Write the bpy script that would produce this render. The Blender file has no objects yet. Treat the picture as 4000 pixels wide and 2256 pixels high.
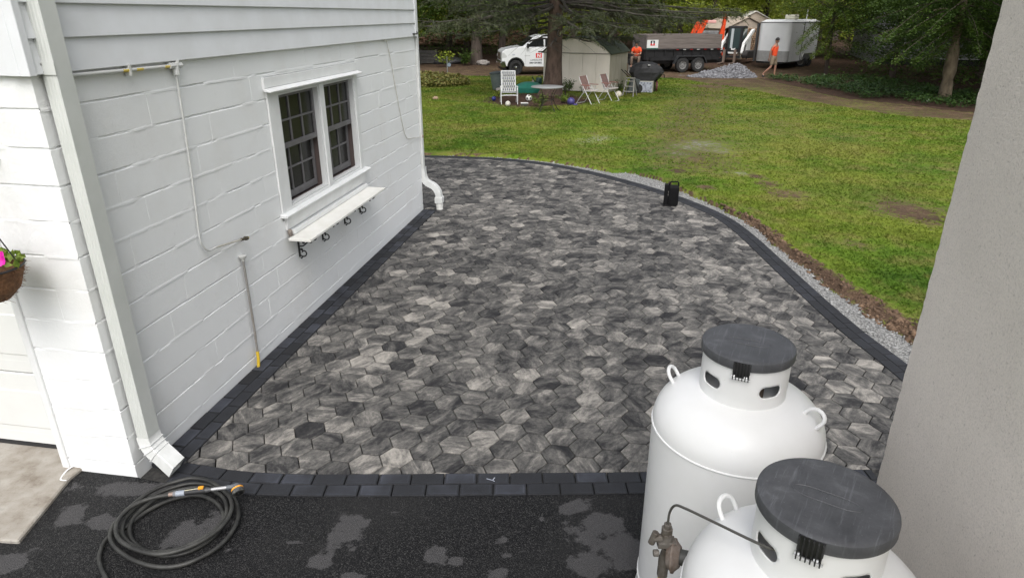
import bpy, bmesh, math, random
import numpy as np
from mathutils import Vector, Matrix
R = math.radians
sc = bpy.context.scene
col = sc.collection
random.seed(7)

# ---------------------------------------------------------------- camera
cd = bpy.data.cameras.new('camera')
cam = bpy.data.objects.new('camera', cd); col.objects.link(cam)
cam.location = (0, 0, 2.61); cam.rotation_euler = (R(90 - 22.6), 0, 0)
cd.sensor_width = 36.0; cd.lens = 36.0 * 2575 / 4000; cd.clip_start = 0.05; cd.clip_end = 600
sc.camera = cam
# ---------------------------------------------------------------- world, sun, exposure (bright overcast)
SUN_EL, SUN_AZ = 52.0, 178.0         # azimuth clockwise from +Y: behind the camera and high, behind cloud
w = bpy.data.worlds.new('World'); sc.world = w; w.use_nodes = True
nt = w.node_tree; nt.nodes.clear()
sky = nt.nodes.new('ShaderNodeTexSky'); sky.sky_type = 'NISHITA'; sky.sun_disc = False
sky.sun_elevation = R(SUN_EL); sky.sun_rotation = R(SUN_AZ)
sky.air_density = 1.0; sky.dust_density = 4.0; sky.ozone_density = 1.0
bw = nt.nodes.new('ShaderNodeRGBToBW'); mx = nt.nodes.new('ShaderNodeMix'); mx.data_type = 'RGBA'
mx.inputs[0].default_value = 0.80      # cloud cover: most of the blue is gone
bg = nt.nodes.new('ShaderNodeBackground'); bg.inputs[1].default_value = 0.15
out = nt.nodes.new('ShaderNodeOutputWorld')
nt.links.new(sky.outputs[0], bw.inputs[0]); nt.links.new(sky.outputs[0], mx.inputs[6]); nt.links.new(bw.outputs[0], mx.inputs[7])
nt.links.new(mx.outputs[2], bg.inputs[0]); nt.links.new(bg.outputs[0], out.inputs[0])
sd = bpy.data.lights.new('sun', 'SUN'); sd.energy = 0.5; sd.angle = R(35); sd.color = (1.0, 0.97, 0.93)
sun = bpy.data.objects.new('sun', sd); col.objects.link(sun)
_d = Vector((math.sin(R(SUN_AZ)) * math.cos(R(SUN_EL)), math.cos(R(SUN_AZ)) * math.cos(R(SUN_EL)), math.sin(R(SUN_EL))))
sun.rotation_euler = _d.to_track_quat('Z', 'Y').to_euler(); sun.location = (0, -5, 12)
sc.view_settings.view_transform = 'Standard'; sc.view_settings.look = 'None'
sc.view_settings.exposure = 0.98; sc.view_settings.gamma = 1.0
sc.render.engine = 'CYCLES'
sc.cycles.use_denoising = True
sc.cycles.max_bounces = 6; sc.cycles.diffuse_bounces = 3; sc.cycles.glossy_bounces = 3
sc.cycles.transmission_bounces = 4; sc.cycles.caustics_reflective = False; sc.cycles.caustics_refractive = False

# ---------------------------------------------------------------- numpy value noise
def _h(ix, iy, s):
    n = (ix.astype(np.int64) * 374761393 + iy.astype(np.int64) * 668265263 + s * 974634777) & 0x7fffffff
    n = ((n ^ (n >> 13)) * 1274126177) & 0x7fffffff
    return ((n ^ (n >> 16)) & 0xffff) / 65535.0
def vn(x, y, s=0):
    x = np.asarray(x, float); y = np.asarray(y, float)
    ix, iy = np.floor(x), np.floor(y); fx, fy = x - ix, y - iy
    fx = fx * fx * (3 - 2 * fx); fy = fy * fy * (3 - 2 * fy)
    a, b, c, d = _h(ix, iy, s), _h(ix + 1, iy, s), _h(ix, iy + 1, s), _h(ix + 1, iy + 1, s)
    return (a * (1 - fx) + b * fx) * (1 - fy) + (c * (1 - fx) + d * fx) * fy
def fbm(x, y, s=0, o=4):
    t = 0.0; a = 0.5; n = 0.0
    for k in range(o):
        t = t + a * vn(np.asarray(x) * 2 ** k, np.asarray(y) * 2 ** k, s + 11 * k); n += a; a *= .5
    return t / n

# ---------------------------------------------------------------- materials
_M = {}
def mat(name, c, rough=.6, metal=0., c2=None, vs=6., ramp=(.35, .65), bump=0., bs=60., bdist=.004, spec=.5, coat=0., detail=5., coord='Object', stretch=None, trans=0., emit=None):
    if name in _M: return _M[name]
    m = bpy.data.materials.new(name); m.use_nodes = True; t = m.node_tree; N = t.nodes; L = t.links
    p = N['Principled BSDF']; p.inputs['Base Color'].default_value = (*c, 1); p.inputs['Roughness'].default_value = rough
    p.inputs['Metallic'].default_value = metal; p.inputs['Specular IOR Level'].default_value = spec; p.inputs['Coat Weight'].default_value = coat
    tc = N.new('ShaderNodeTexCoord'); src = tc.outputs[coord]
    if stretch:
        mp = N.new('ShaderNodeMapping'); mp.inputs['Scale'].default_value = stretch; L.new(src, mp.inputs[0]); src = mp.outputs[0]
    if c2:
        n = N.new('ShaderNodeTexNoise'); n.inputs['Scale'].default_value = vs; n.inputs['Detail'].default_value = detail; n.inputs['Roughness'].default_value = .62
        r = N.new('ShaderNodeValToRGB'); r.color_ramp.elements[0].color = (*c, 1); r.color_ramp.elements[1].color = (*c2, 1)
        r.color_ramp.elements[0].position, r.color_ramp.elements[1].position = ramp
        L.new(src, n.inputs['Vector']); L.new(n.outputs['Fac'], r.inputs[0]); L.new(r.outputs[0], p.inputs['Base Color'])
    if bump:
        n = N.new('ShaderNodeTexNoise'); n.inputs['Scale'].default_value = bs; n.inputs['Detail'].default_value = 4
        b = N.new('ShaderNodeBump'); b.inputs['Strength'].default_value = bump; b.inputs['Distance'].default_value = bdist
        L.new(src, n.inputs['Vector']); L.new(n.outputs['Fac'], b.inputs['Height']); L.new(b.outputs[0], p.inputs['Normal'])
    if trans:
        o = N['Material Output']; tr = N.new('ShaderNodeBsdfTranslucent'); ms = N.new('ShaderNodeMixShader'); ms.inputs[0].default_value = trans
        if c2: L.new(r.outputs[0], tr.inputs[0])
        else: tr.inputs[0].default_value = (*c, 1)
        L.new(p.outputs[0], ms.inputs[1]); L.new(tr.outputs[0], ms.inputs[2]); L.new(ms.outputs[0], o.inputs[0])
    _M[name] = m; return m

class NB:
    """small node-building helper for the richer surface materials"""
    def __init__(s, name):
        s.m = bpy.data.materials.new(name); s.m.use_nodes = True; s.t = s.m.node_tree; s.N = s.t.nodes; s.L = s.t.links
        s.p = s.N['Principled BSDF']; _M[name] = s.m
    def n(s, ty, **kw):
        x = s.N.new(ty)
        for k, v in kw.items():
            if hasattr(x, k): setattr(x, k, v)
        return x
    def link(s, a, b): s.L.new(a, b)
    def coord(s, which='Object', scale=None):
        c = s.N.new('ShaderNodeTexCoord').outputs[which]
        if scale:
            mp = s.N.new('ShaderNodeMapping'); mp.inputs['Scale'].default_value = scale; s.link(c, mp.inputs[0]); c = mp.outputs[0]
        return c
    def attr(s, name):
        a = s.N.new('ShaderNodeAttribute'); a.attribute_name = name; return a
    def noise(s, vec, scale, detail=5, rough=.6, dist=0.):
        x = s.N.new('ShaderNodeTexNoise'); x.inputs['Scale'].default_value = scale; x.inputs['Detail'].default_value = detail
        x.inputs['Roughness'].default_value = rough; x.inputs['Distortion'].default_value = dist; s.link(vec, x.inputs['Vector']); return x.outputs['Fac']
    def voro(s, vec, scale, feature='F1', out='Distance'):
        x = s.N.new('ShaderNodeTexVoronoi'); x.feature = feature; x.inputs['Scale'].default_value = scale; s.link(vec, x.inputs['Vector']); return x.outputs[out]
    def ramp(s, fac, stops):
        r = s.N.new('ShaderNodeValToRGB'); e = r.color_ramp.elements
        while len(e) < len(stops): e.new(.5)
        for k, (pos, c) in enumerate(stops):
            e[k].position = pos; e[k].color = (*c, 1) if not isinstance(c, (int, float)) else (c, c, c, 1)
        s.link(fac, r.inputs[0]); return r.outputs[0]
    def math(s, op, a, b=None, clamp=False):
        x = s.N.new('ShaderNodeMath'); x.operation = op; x.use_clamp = clamp
        for i, v in enumerate((a, b)):
            if v is None: continue
            if isinstance(v, (int, float)): x.inputs[i].default_value = v
            else: s.link(v, x.inputs[i])
        return x.outputs[0]
    def mix(s, fac, a, b):
        x = s.N.new('ShaderNodeMix'); x.data_type = 'RGBA'
        for i, v in ((0, fac), (6, a), (7, b)):
            if isinstance(v, (int, float)): x.inputs[i].default_value = v
            elif isinstance(v, tuple): x.inputs[i].default_value = (*v, 1)
            else: s.link(v, x.inputs[i])
        return x.outputs[2]
    def bump(s, h, strength=.5, dist=.01, prev=None):
        b = s.N.new('ShaderNodeBump'); b.inputs['Strength'].default_value = strength; b.inputs['Distance'].default_value = dist
        s.link(h, b.inputs['Height'])
        if prev is not None: s.link(prev, b.inputs['Normal'])
        return b.outputs[0]
    def done(s, color=None, rough=None, normal=None, spec=None):
        for k, v in (('Base Color', color), ('Roughness', rough), ('Normal', normal), ('Specular IOR Level', spec)):
            if v is None: continue
            if isinstance(v, (int, float)): s.p.inputs[k].default_value = v
            elif isinstance(v, tuple): s.p.inputs[k].default_value = (*v, 1)
            else: s.link(v, s.p.inputs[k])
        return s.m

# ---------------------------------------------------------------- objects
def tag(o, label=None, cat=None, group=None, kind=None):
    if label: o['label'] = label
    if cat: o['category'] = cat
    if group: o['group'] = group
    if kind: o['kind'] = kind
    return o
def thing(name, label, cat, loc=(0, 0, 0), rz=0., group=None):
    o = bpy.data.objects.new(name, None); col.objects.link(o); o.empty_display_size = .2
    o.location = loc; o.rotation_euler = (0, 0, rz); return tag(o, label, cat, group)
def link(name, me, m, parent=None):
    o = bpy.data.objects.new(name, me); col.objects.link(o)
    if m is not None and len(me.materials) == 0: me.materials.append(m)
    if parent is not None: o.parent = parent
    return o
def arr_mesh(name, V, F, smooth=False):
    V = np.asarray(V, np.float32); F = np.asarray(F, np.int32); k = F.shape[1]
    me = bpy.data.meshes.new(name); me.vertices.add(len(V)); me.vertices.foreach_set('co', V.ravel())
    me.loops.add(F.size); me.loops.foreach_set('vertex_index', F.ravel())
    me.polygons.add(len(F)); me.polygons.foreach_set('loop_start', np.arange(0, F.size, k, dtype=np.int32)); me.polygons.foreach_set('loop_total', np.full(len(F), k, np.int32))
    if smooth: me.polygons.foreach_set('use_smooth', np.ones(len(F), bool))
    me.update(); me.validate(); return me
def colattr(me, name, A):
    A = np.asarray(A, np.float32)
    if A.shape[1] == 3: A = np.concatenate([A, np.ones((len(A), 1), np.float32)], 1)
    a = me.color_attributes.new(name, 'FLOAT_COLOR', 'POINT'); a.data.foreach_set('color', A.ravel())

def crom(pts, step=None, n=8, closed=False):
    """Catmull-Rom through points"""
    P = [np.asarray(p, float) for p in pts]; out = []
    m = len(P)
    for i in range(m if closed else m - 1):
        p0 = P[(i - 1) % m] if (closed or i > 0) else 2 * P[0] - P[1]
        p1 = P[i]; p2 = P[(i + 1) % m]
        p3 = P[(i + 2) % m] if (closed or i + 2 < m) else 2 * P[-1] - P[-2]
        for k in range(n):
            t = k / n
            out.append(.5 * ((2 * p1) + (-p0 + p2) * t + (2 * p0 - 5 * p1 + 4 * p2 - p3) * t * t + (-p0 + 3 * p1 - 3 * p2 + p3) * t ** 3))
    if not closed: out.append(P[-1])
    return np.array(out)
def resample(C, step):
    C = np.asarray(C); d = np.r_[0, np.cumsum(np.linalg.norm(np.diff(C, axis=0), axis=1))]
    n = max(2, int(round(d[-1] / step)) + 1); s = np.linspace(0, d[-1], n)
    return np.stack([np.interp(s, d, C[:, k]) for k in range(C.shape[1])], 1)
def normals2(C):
    T = np.gradient(C[:, :2], axis=0); T /= np.linalg.norm(T, axis=1)[:, None]
    return np.stack([-T[:, 1], T[:, 0]], 1)

class MB:
    """collects shapes; build() links them as one mesh object"""
    def __init__(s, off=(0, 0, 0)): s.v = []; s.f = []; s.o = Vector(off)
    def add(s, vs, fs):
        b = len(s.v); s.v += [tuple(Vector(v) - s.o) for v in vs]; s.f += [tuple(b + i for i in f) for f in fs]; return s
    def box(s, a, b, M=None):
        (x0, y0, z0), (x1, y1, z1) = a, b
        vs = [Vector(p) for p in ((x0, y0, z0), (x1, y0, z0), (x1, y1, z0), (x0, y1, z0), (x0, y0, z1), (x1, y0, z1), (x1, y1, z1), (x0, y1, z1))]
        if M is not None: vs = [M @ v for v in vs]
        return s.add(vs, [(0, 3, 2, 1), (4, 5, 6, 7), (0, 1, 5, 4), (1, 2, 6, 5), (2, 3, 7, 6), (3, 0, 4, 7)])
    def cbox(s, c, d, M=None):
        return s.box([c[k] - d[k] / 2 for k in range(3)], [c[k] + d[k] / 2 for k in range(3)], M)
    def tube(s, P, r, n=8, cap=True, squash=1.):
        P = [Vector(p) for p in P]; rs = r if hasattr(r, '__len__') else [r] * len(P)
        vs = []; fs = []; up = None
        for i, p in enumerate(P):
            t = (P[min(i + 1, len(P) - 1)] - P[max(i - 1, 0)])
            t = t.normalized() if t.length > 1e-9 else Vector((0, 0, 1))
            if up is None:
                up = Vector((0, 0, 1)) if abs(t.z) < .9 else Vector((1, 0, 0))
            a = t.cross(up)
            if a.length < 1e-6: a = t.orthogonal()
            a.normalize(); b = a.cross(t).normalized(); up = b
            for k in range(n):
                q = 2 * math.pi * k / n
                vs.append(p + a * (rs[i] * math.cos(q)) + b * (rs[i] * squash * math.sin(q)))
        for i in range(len(P) - 1):
            for k in range(n):
                k2 = (k + 1) % n; fs.append((i * n + k, i * n + k2, (i + 1) * n + k2, (i + 1) * n + k))
        if cap:
            fs.append(tuple(reversed(range(n)))); e = (len(P) - 1) * n; fs.append(tuple(range(e, e + n)))
        return s.add(vs, fs)
    def cyl(s, a, b, r, r2=None, n=12): return s.tube([a, b], [r, r if r2 is None else r2], n)
    def lathe(s, prof, n=48, c=(0, 0, 0), axis='z', capt=True):
        vs = []; fs = []
        for (r, z) in prof:
            for k in range(n):
                q = 2 * math.pi * k / n; x, y = r * math.cos(q), r * math.sin(q)
                p = (x, y, z) if axis == 'z' else ((x, z, y) if axis == 'y' else (z, x, y))
                vs.append((p[0] + c[0], p[1] + c[1], p[2] + c[2]))
        fl = axis == 'y'
        for i in range(len(prof) - 1):
            for k in range(n):
                k2 = (k + 1) % n; f = (i * n + k, i * n + k2, (i + 1) * n + k2, (i + 1) * n + k)
                fs.append(f[::-1] if fl else f)
        if capt:
            if prof[0][0] > 1e-4: fs.append(tuple(range(n)) if fl else tuple(reversed(range(n))))
            if prof[-1][0] > 1e-4:
                e = (len(prof) - 1) * n; fs.append(tuple(reversed(range(e, e + n))) if fl else tuple(range(e, e + n)))
        return s.add(vs, fs)
    def prism(s, poly, a, b, axis='y'):
        """poly in the plane across axis; y: (x,z)  x: (y,z)  z: (x,y)"""
        n = len(poly)
        def mk(p, t): return (p[0], t, p[1]) if axis == 'y' else ((t, p[0], p[1]) if axis == 'x' else (p[0], p[1], t))
        vs = [mk(p, a) for p in poly] + [mk(p, b) for p in poly]
        fs = [tuple(range(n)), tuple(reversed(range(n, 2 * n)))] + [(i, i + n, (i + 1) % n + n, (i + 1) % n) for i in range(n)]
        return s.add(vs, fs)
    def sphere(s, c, r, nu=14, nv=9, sc_=(1, 1, 1)):
        prof = [(max(1e-5, r * math.sin(math.pi * i / nv)), -r * math.cos(math.pi * i / nv)) for i in range(nv + 1)]
        b = MB(); b.lathe(prof, nu, capt=False)
        return s.add([(c[0] + v[0] * sc_[0], c[1] + v[1] * sc_[1], c[2] + v[2] * sc_[2]) for v in b.v], b.f)
    def xf(s, M, start=0):
        s.v[start:] = [tuple(M @ Vector(v)) for v in s.v[start:]]; return s
    def build(s, name, m, parent=None, smooth=False, bevel=0., seg=1, weld=False):
        me = bpy.data.meshes.new(name); me.from_pydata(s.v, [], s.f)
        if True:
            bm = bmesh.new(); bm.from_mesh(me)
            if weld: bmesh.ops.remove_doubles(bm, verts=bm.verts, dist=1e-5)
            bmesh.ops.recalc_face_normals(bm, faces=bm.faces)
            if bevel:
                ed = [e for e in bm.edges if len(e.link_faces) == 2 and e.calc_face_angle(0) > R(28)]
                bmesh.ops.bevel(bm, geom=ed, offset=bevel, segments=seg, affect='EDGES', profile=.6, clamp_overlap=True)
            bm.to_mesh(me); bm.free()
        if smooth:
            me.polygons.foreach_set('use_smooth', np.ones(len(me.polygons), bool))
            try: me.set_sharp_from_angle(angle=R(40))
            except Exception: pass
        me.update(); return link(name, me, m, parent)

def text_mesh(body, size, name, m, parent, M, extr=.002, align='LEFT', bold=0.):
    cu = bpy.data.curves.new('lettering', 'FONT'); cu.body = body; cu.size = size; cu.extrude = extr; cu.align_x = align; cu.offset = bold
    to = bpy.data.objects.new('lettering', cu); col.objects.link(to)
    dg = bpy.context.evaluated_depsgraph_get(); me = bpy.data.meshes.new_from_object(to.evaluated_get(dg))
    bpy.data.objects.remove(to); bpy.data.curves.remove(cu)
    me.transform(M); return link(name, me, m, parent)
# local XY text -> XZ plane facing -Y
FACE_Y = Matrix(((1, 0, 0, 0), (0, 0, -1, 0), (0, 1, 0, 0), (0, 0, 0, 1)))

def copy_tree(o, loc=None, rz=None, parent=None, scale=None):
    c = o.copy(); col.objects.link(c)
    if parent is not None: c.parent = parent
    if loc is not None: c.location = loc
    if rz is not None: c.rotation_euler[2] = rz
    if scale is not None: c.scale = (scale,) * 3 if not hasattr(scale, '__len__') else scale
    for ch in o.children:
        if ch is not c: copy_tree(ch, parent=c)
    return c

# ---------------------------------------------------------------- terrain height
def tz(Y):
    Y = np.asarray(Y, float)
    return np.where(Y < 17, 0., np.where(Y < 38, -.018 * (Y - 17), np.where(Y < 52, -.378 + .028 * (Y - 38), np.where(Y < 85, .014 + .02 * (Y - 52), .674 + .12 * (Y - 85)))))
def gz(Y): return float(tz(Y))
# ================================================================= SETTING: ground, lawn, drive, patio
HA = R(9.5); HC = np.array([-2.296, 3.288])               # near corner of the white house and its heading
HU = np.array([math.sin(HA), math.cos(HA)]); HV = np.array([math.cos(HA), -math.sin(HA)])
def hw(x, y): p = HC + HV * x + HU * y; return (p[0], p[1])   # house frame (x out of the side wall, y along it) -> world

OUTER = crom([(-6, 13.25), (-4, 13.3), (-1.77, 13.23), (-1.02, 13.15), (0, 12.88), (.96, 12.28), (1.78, 11.36), (2.44, 10.36), (2.83, 9.5), (3.03, 8.85), (3.10, 8.2), (3.112, 7.4), (3.115, 6.1), (3.14, 5.3), (3.2, 4.7), (3.24, 3.9), (3.25, 2.9)], n=10)
FRONT = crom([(-2.36, 3.305), (-2.22, 3.262), (-2.02, 3.213), (-1.78, 3.155), (-1.51, 3.122), (-1.05, 3.110), (0, 3.120), (.76, 3.133), (1.7, 3.15), (3.25, 3.17)], n=8)
def seg_dist(px, py, C):
    best = np.full(px.shape, 1e9); near = np.zeros(px.shape)
    for a, b in zip(C[:-1], C[1:]):
        d = b - a; L2 = d @ d + 1e-12
        t = np.clip(((px - a[0]) * d[0] + (py - a[1]) * d[1]) / L2, 0, 1)
        q = np.hypot(px - a[0] - t * d[0], py - a[1] - t * d[1])
        k = q < best; best = np.where(k, q, best); near = np.where(k, a[1] + t * d[1], near)
    return best, near
def inside(px, py, poly):
    r = np.zeros(px.shape, bool); n = len(poly)
    for i in range(n):
        (x0, y0), (x1, y1) = poly[i][:2], poly[(i + 1) % n][:2]
        c = ((y0 > py) != (y1 > py)) & (px < (x1 - x0) * (py - y0) / (y1 - y0 + 1e-15) + x0); r ^= c
    return r
PAT_OUT = [tuple(p) for p in OUTER] + [(3.25, 1.0), (-9, 1.0), (-9, 13.2)]
GWY = [4.5, 5.3, 6.1, 7, 8, 9, 9.6, 10.3, 10.9, 11.35, 11.55, 12.3, 12.9, 13.2]; GWW = [.32, .25, .17, .13, .12, .14, .17, .26, .46, .5, .24, .15, .11, .05]
BWY = [5, 6.2, 7, 7.6, 8.4, 9, 9.8, 11, 13]; BWW = [.26, .23, .19, .08, .14, .04, .03, .02, .02]
LAWN = [(-60, 35.6), (1.3, 35.7), (6.3, 35.2), (8.1, 34.2), (8.76, 31), (9.5, 28.2), (9.7, 26), (10, 23.1), (10.4, 21.2), (10.9, 19.2), (12.2, 18), (18, 13.5), (60, 9), (60, -9), (-60, -9)]
BED = [(11.9, 34), (12.1, 31), (11.9, 28.2), (11.7, 24), (12.6, 22.3), (13, 20.8), (13.4, 19.8), (18, 15.5), (70, 10), (70, 34)]
DIRT = [(3.61, 12.9, .42, .8), (4.24, 11.35, .3, .9), (4.26, 10.8, .45, .8), (4.34, 10.1, .5, .8), (5.63, 9.1, .75, .95), (6.4, 9.0, .6, .8), (4.22, 7.64, .3, .65), (2.99, 11.76, .25, .9), (3.15, 10.5, .25, .9), (1.83, 15.9, .6, .6), (6.92, 19.2, 1.2, .5),
        (5.98, 22.7, 1.2, .6), (3.21, 17.6, 1.1, .5), (7.64, 16.7, 1., .5), (4.13, 18.1, 1.1, .5), (7.5, 24.5, 1.4, .7), (-.88, 13.5, .35, .7), (8.3, 29, 1.6, .9), (7.0, 27.5, 1.4, .6), (5.0, 15.2, 1.0, .35), (6.4, 12.6, .8, .3), (3.4, 9.2, .25, .5), (6.6, 17.2, 3.2, .56), (5.4, 20.4, 2.8, .60), (4.6, 14.2, 1.7, .55), (7.6, 12.0, 1.6, .42), (8.4, 21, 2.4, .5)]
SMEAR = [(2.04, 15.2, .55, .62), (1.72, 14.9, .5, .6), (4.15, 14.5, .6, .66), (3.75, 14.05, .55, .62), (4.3, 13.75, .5, .55), (4.03, 11.55, .28, .65), (3.4, 13.4, .5, .45)]
def blobs(X, Y, L, fy=1.):
    m = np.zeros(X.shape)
    wob = .55 + .9 * fbm(X * 1.7, Y * 1.1, 5)
    for (cx, cy, r, s) in L:
        d = np.hypot(X - cx, (Y - cy) * fy) / r
        m = np.maximum(m, s * np.clip(1.25 - d * wob, 0, 1))
    return m
def ground_fields(X, Y):
    d, ny = seg_dist(X, Y, OUTER[::3])
    ins = inside(X, Y, PAT_OUT); sd = np.where(ins, -d, d)
    gw = np.interp(ny, GWY, GWW) + (.10 * (fbm(X * 3.2, Y * 3.2, 3) - .5) + .07 * (vn(X * 11, Y * 11, 8) - .5)) * np.interp(ny, [5, 13], [1., .8])
    bw_ = np.interp(ny, BWY, BWW) * (.55 + .9 * fbm(X * 2.5, Y * 2.5, 9))
    t = np.clip((sd - gw) / np.maximum(bw_, .02), 0, 1); rise = t * t * (3 - 2 * t)
    near = np.exp(-np.maximum(sd, 0) / 1.2) * (Y < 16)
    z = tz(Y) + np.where(Y < 16, .045 * near, 0) * 1. + .03 * (fbm(X * .35, Y * .35, 2) - .5) * np.clip((sd - .8) / 2, 0, 1)
    bank = np.clip(1 - np.abs((sd - gw - .5 * bw_) / (bw_ + .02)), 0, 1) * (Y < 16)
    z = np.where(sd < gw, -.05, -.02 + (z + .02) * rise + bank * .035 * (vn(X * 14, Y * 14, 4) - .3))
    z = np.where(ins, -.12, z); z = np.where((Y < 3.0) & (X < 3.2), -.12, z)
    lawn = inside(X, Y, LAWN); bed = inside(X, Y, BED)
    dirt = np.maximum(blobs(X, Y, DIRT, .8), bank * 1.25)
    dirt = np.maximum(dirt, np.where(lawn, 0, np.where(bed, .25, np.where(Y < 33, .62 + .5 * (fbm(X * .8, Y * .5, 15) - .5) + .22, .95))) * np.where(Y < 60, 1, .6))
    # soft brown wear along the track the machines used
    tr, _ = seg_dist(X, Y, np.array([(9.4, 31), (7.4, 26), (5.6, 21), (4.2, 16.5), (3.5, 12.5)]))
    dirt = np.maximum(dirt, .70 * np.exp(-(tr / 1.8) ** 2))
    grav = blobs(X, Y, SMEAR, .9)
    mulch = np.clip(1.5 - np.hypot((X - .95) / 2.0, (Y - 23.7) / 2.5) * (.85 + .4 * fbm(X * 1.2, Y * 1.2, 21)), 0, 1)
    litter = np.where(lawn, 0, np.where(bed, 1., np.clip(.35 + (Y - 38) * .06, .0, .8)))
    litter = np.maximum(litter, np.clip((Y - 45) / 10, 0, 1) * .9)
    return z, dirt, grav, np.maximum(mulch, litter), sd, gw, lawn

xs = np.unique(np.round(np.concatenate([np.arange(-90, -10, 5.), np.arange(-10, -2.2, .3), np.arange(-2.2, 1.5, .09), np.arange(1.5, 4.6, .045), np.arange(4.6, 20, .25), np.arange(20, 120, 5.)]), 4))
ys = np.unique(np.round(np.concatenate([np.arange(-4, 4, .4), np.arange(4, 13.8, .06), np.arange(13.8, 40, .25), np.arange(40, 90, 2.5), np.arange(90, 190, 10.)]), 4))
GX, GY = np.meshgrid(xs, ys); z, dirt, grav, mul, sd_, gw_, _l = ground_fields(GX, GY)
nx, ny_ = len(xs), len(ys); idx = np.arange(nx * ny_).reshape(ny_, nx)
Fq = np.stack([idx[:-1, :-1], idx[:-1, 1:], idx[1:, 1:], idx[1:, :-1]], -1).reshape(-1, 4)
me = arr_mesh('lawn', np.stack([GX, GY, z], -1).reshape(-1, 3), Fq, True)
colattr(me, 'mask', np.stack([grav, dirt, mul], -1).reshape(-1, 3))

def grass_color(b, pos):
    """living grass: mid green, yellow-green and dry tufts in patches a few decimetres to metres across"""
    a = b.noise(pos, .55, 4, .6); c = b.noise(pos, 3.2, 5, .7); e = b.noise(pos, 22, 3, .6)
    g = b.ramp(a, [(.30, (.054, .118, .010)), (.45, (.108, .178, .016)), (.60, (.180, .220, .028)), (.75, (.084, .150, .013))])
    g = b.mix(b.ramp(b.math('ADD', b.math('MULTIPLY', c, .6), b.math('MULTIPLY', b.noise(pos, .8, 3), .45)), [(.50, 0.), (.68, .6)]), g, (.25, .20, .075))
    dr_ = b.noise(pos, .22, 3, .5); g = b.mix(b.ramp(dr_, [(.50, 0.), (.70, .38)]), g, (.235, .20, .06))
    g = b.mix(b.ramp(e, [(.35, 0.), (.75, .25)]), g, (.065, .115, .012))
    return g
b = NB('lawn_ground')
pos = b.N.new('ShaderNodeNewGeometry').outputs['Position']
ma = b.attr('mask'); sep = b.N.new('ShaderNodeSeparateColor'); b.link(ma.outputs['Color'], sep.inputs[0])
g = grass_color(b, pos)
fine = b.noise(pos, 9, 6, .72); fin2 = b.noise(pos, 55, 4, .6)
jit = b.math('MULTIPLY', b.math('SUBTRACT', fine, .5), 2.0)
dm = b.ramp(b.math('ADD', sep.outputs[1], jit), [(.46, 0.), (.85, 1.)])
gm = b.ramp(b.math('ADD', sep.outputs[0], b.math('MULTIPLY', jit, 1.3)), [(.45, 0.), (.85, .85)])
mm = b.ramp(b.math('ADD', sep.outputs[2], b.math('MULTIPLY', jit, .6)), [(.42, 0.), (.58, 1.)])
soil = b.ramp(b.math('ADD', b.math('MULTIPLY', fin2, .6), b.math('MULTIPLY', b.noise(pos, 2.3, 6, .7), .5)), [(.38, (.045, .027, .018)), (.55, (.125, .080, .051)), (.72, (.24, .165, .108))])
litter = b.ramp(b.noise(pos, 7, 8, .8), [(.3, (.018, .012, .009)), (.5, (.060, .036, .025)), (.68, (.135, .082, .057)), (.8, (.035, .045, .015))])
soil = b.mix(b.ramp(b.noise(pos, 1.1, 5, .7), [(.40, 0.), (.62, .75)]), soil, (.055, .036, .026)); c = b.mix(dm, g, soil); c = b.mix(mm, c, litter); c = b.mix(gm, c, b.ramp(fin2, [(.3, (.15, .15, .13)), (.7, (.33, .33, .29))]))
b.done(c, .95, b.bump(b.math('ADD', fin2, fine), .7, .03), .15)
lawn_o = tag(link('lawn', me, b.m), kind='structure')

# --- grass blades on the living turf (one mass)
def scatter_grass(n, seed):
    rg = np.random.default_rng(seed)
    u = rg.random(n); d0, d1 = 4.6, 37.; q = -.35                       # pdf over distance ~ d^(q)
    d = (d0 ** (q + 1) + u * (d1 ** (q + 1) - d0 ** (q + 1))) ** (1 / (q + 1)); az = R(-20) + rg.random(n) * R(64)
    X, Y = d * np.sin(az), d * np.cos(az)
    z, dirt, grav, mul, sd, gw, lawn = ground_fields(X, Y)
    dens = 1.0 - 1.1 * dirt - .8 * grav - 1.4 * mul + .35 * (fbm(X * 3, Y * 3, 31) - .5)
    ok = lawn & (sd > gw + .02) & (rg.random(n) < dens) & ~((X < -1.2) & (Y < 13.5))
    X, Y, z, d, dirt = X[ok], Y[ok], z[ok], d[ok], dirt[ok]; n = len(X)
    hgt = (.012 + .022 * rg.random(n)) * (.7 + .7 * fbm(X * 1.5, Y * 1.5, 41)) * (1 + .012 * d); wd = .004 + .0011 * d
    a = rg.random(n) * 2 * np.pi; ln = rg.normal(0, 1.0, (n, 2)) * hgt[:, None]
    p = np.stack([X, Y, z - .004], 1); s = np.stack([np.cos(a), np.sin(a), np.zeros(n)], 1) * wd[:, None]
    tip = p + np.stack([ln[:, 0], ln[:, 1], hgt], 1)
    V = np.stack([p - s, p + s, tip], 1).reshape(-1, 3); F = np.arange(3 * n).reshape(-1, 3)
    return V, F
V, F = scatter_grass(330000, 3)
b = NB('grass_blade'); pos = b.N.new('ShaderNodeNewGeometry').outputs['Position']
c = grass_color(b, pos)
b.done(c, .7, None, .25)
tr_ = b.N.new('ShaderNodeBsdfTranslucent'); ms_ = b.N.new('ShaderNodeMixShader'); ms_.inputs[0].default_value = .45
b.link(c, tr_.inputs[0]); b.link(b.p.outputs[0], ms_.inputs[1]); b.link(tr_.outputs[0], ms_.inputs[2]); b.link(ms_.outputs[0], b.N['Material Output'].inputs[0])
tag(link('grass', arr_mesh('grass', V, F), b.m), 'short mown grass growing over the lawn', 'grass', kind='stuff')

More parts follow.
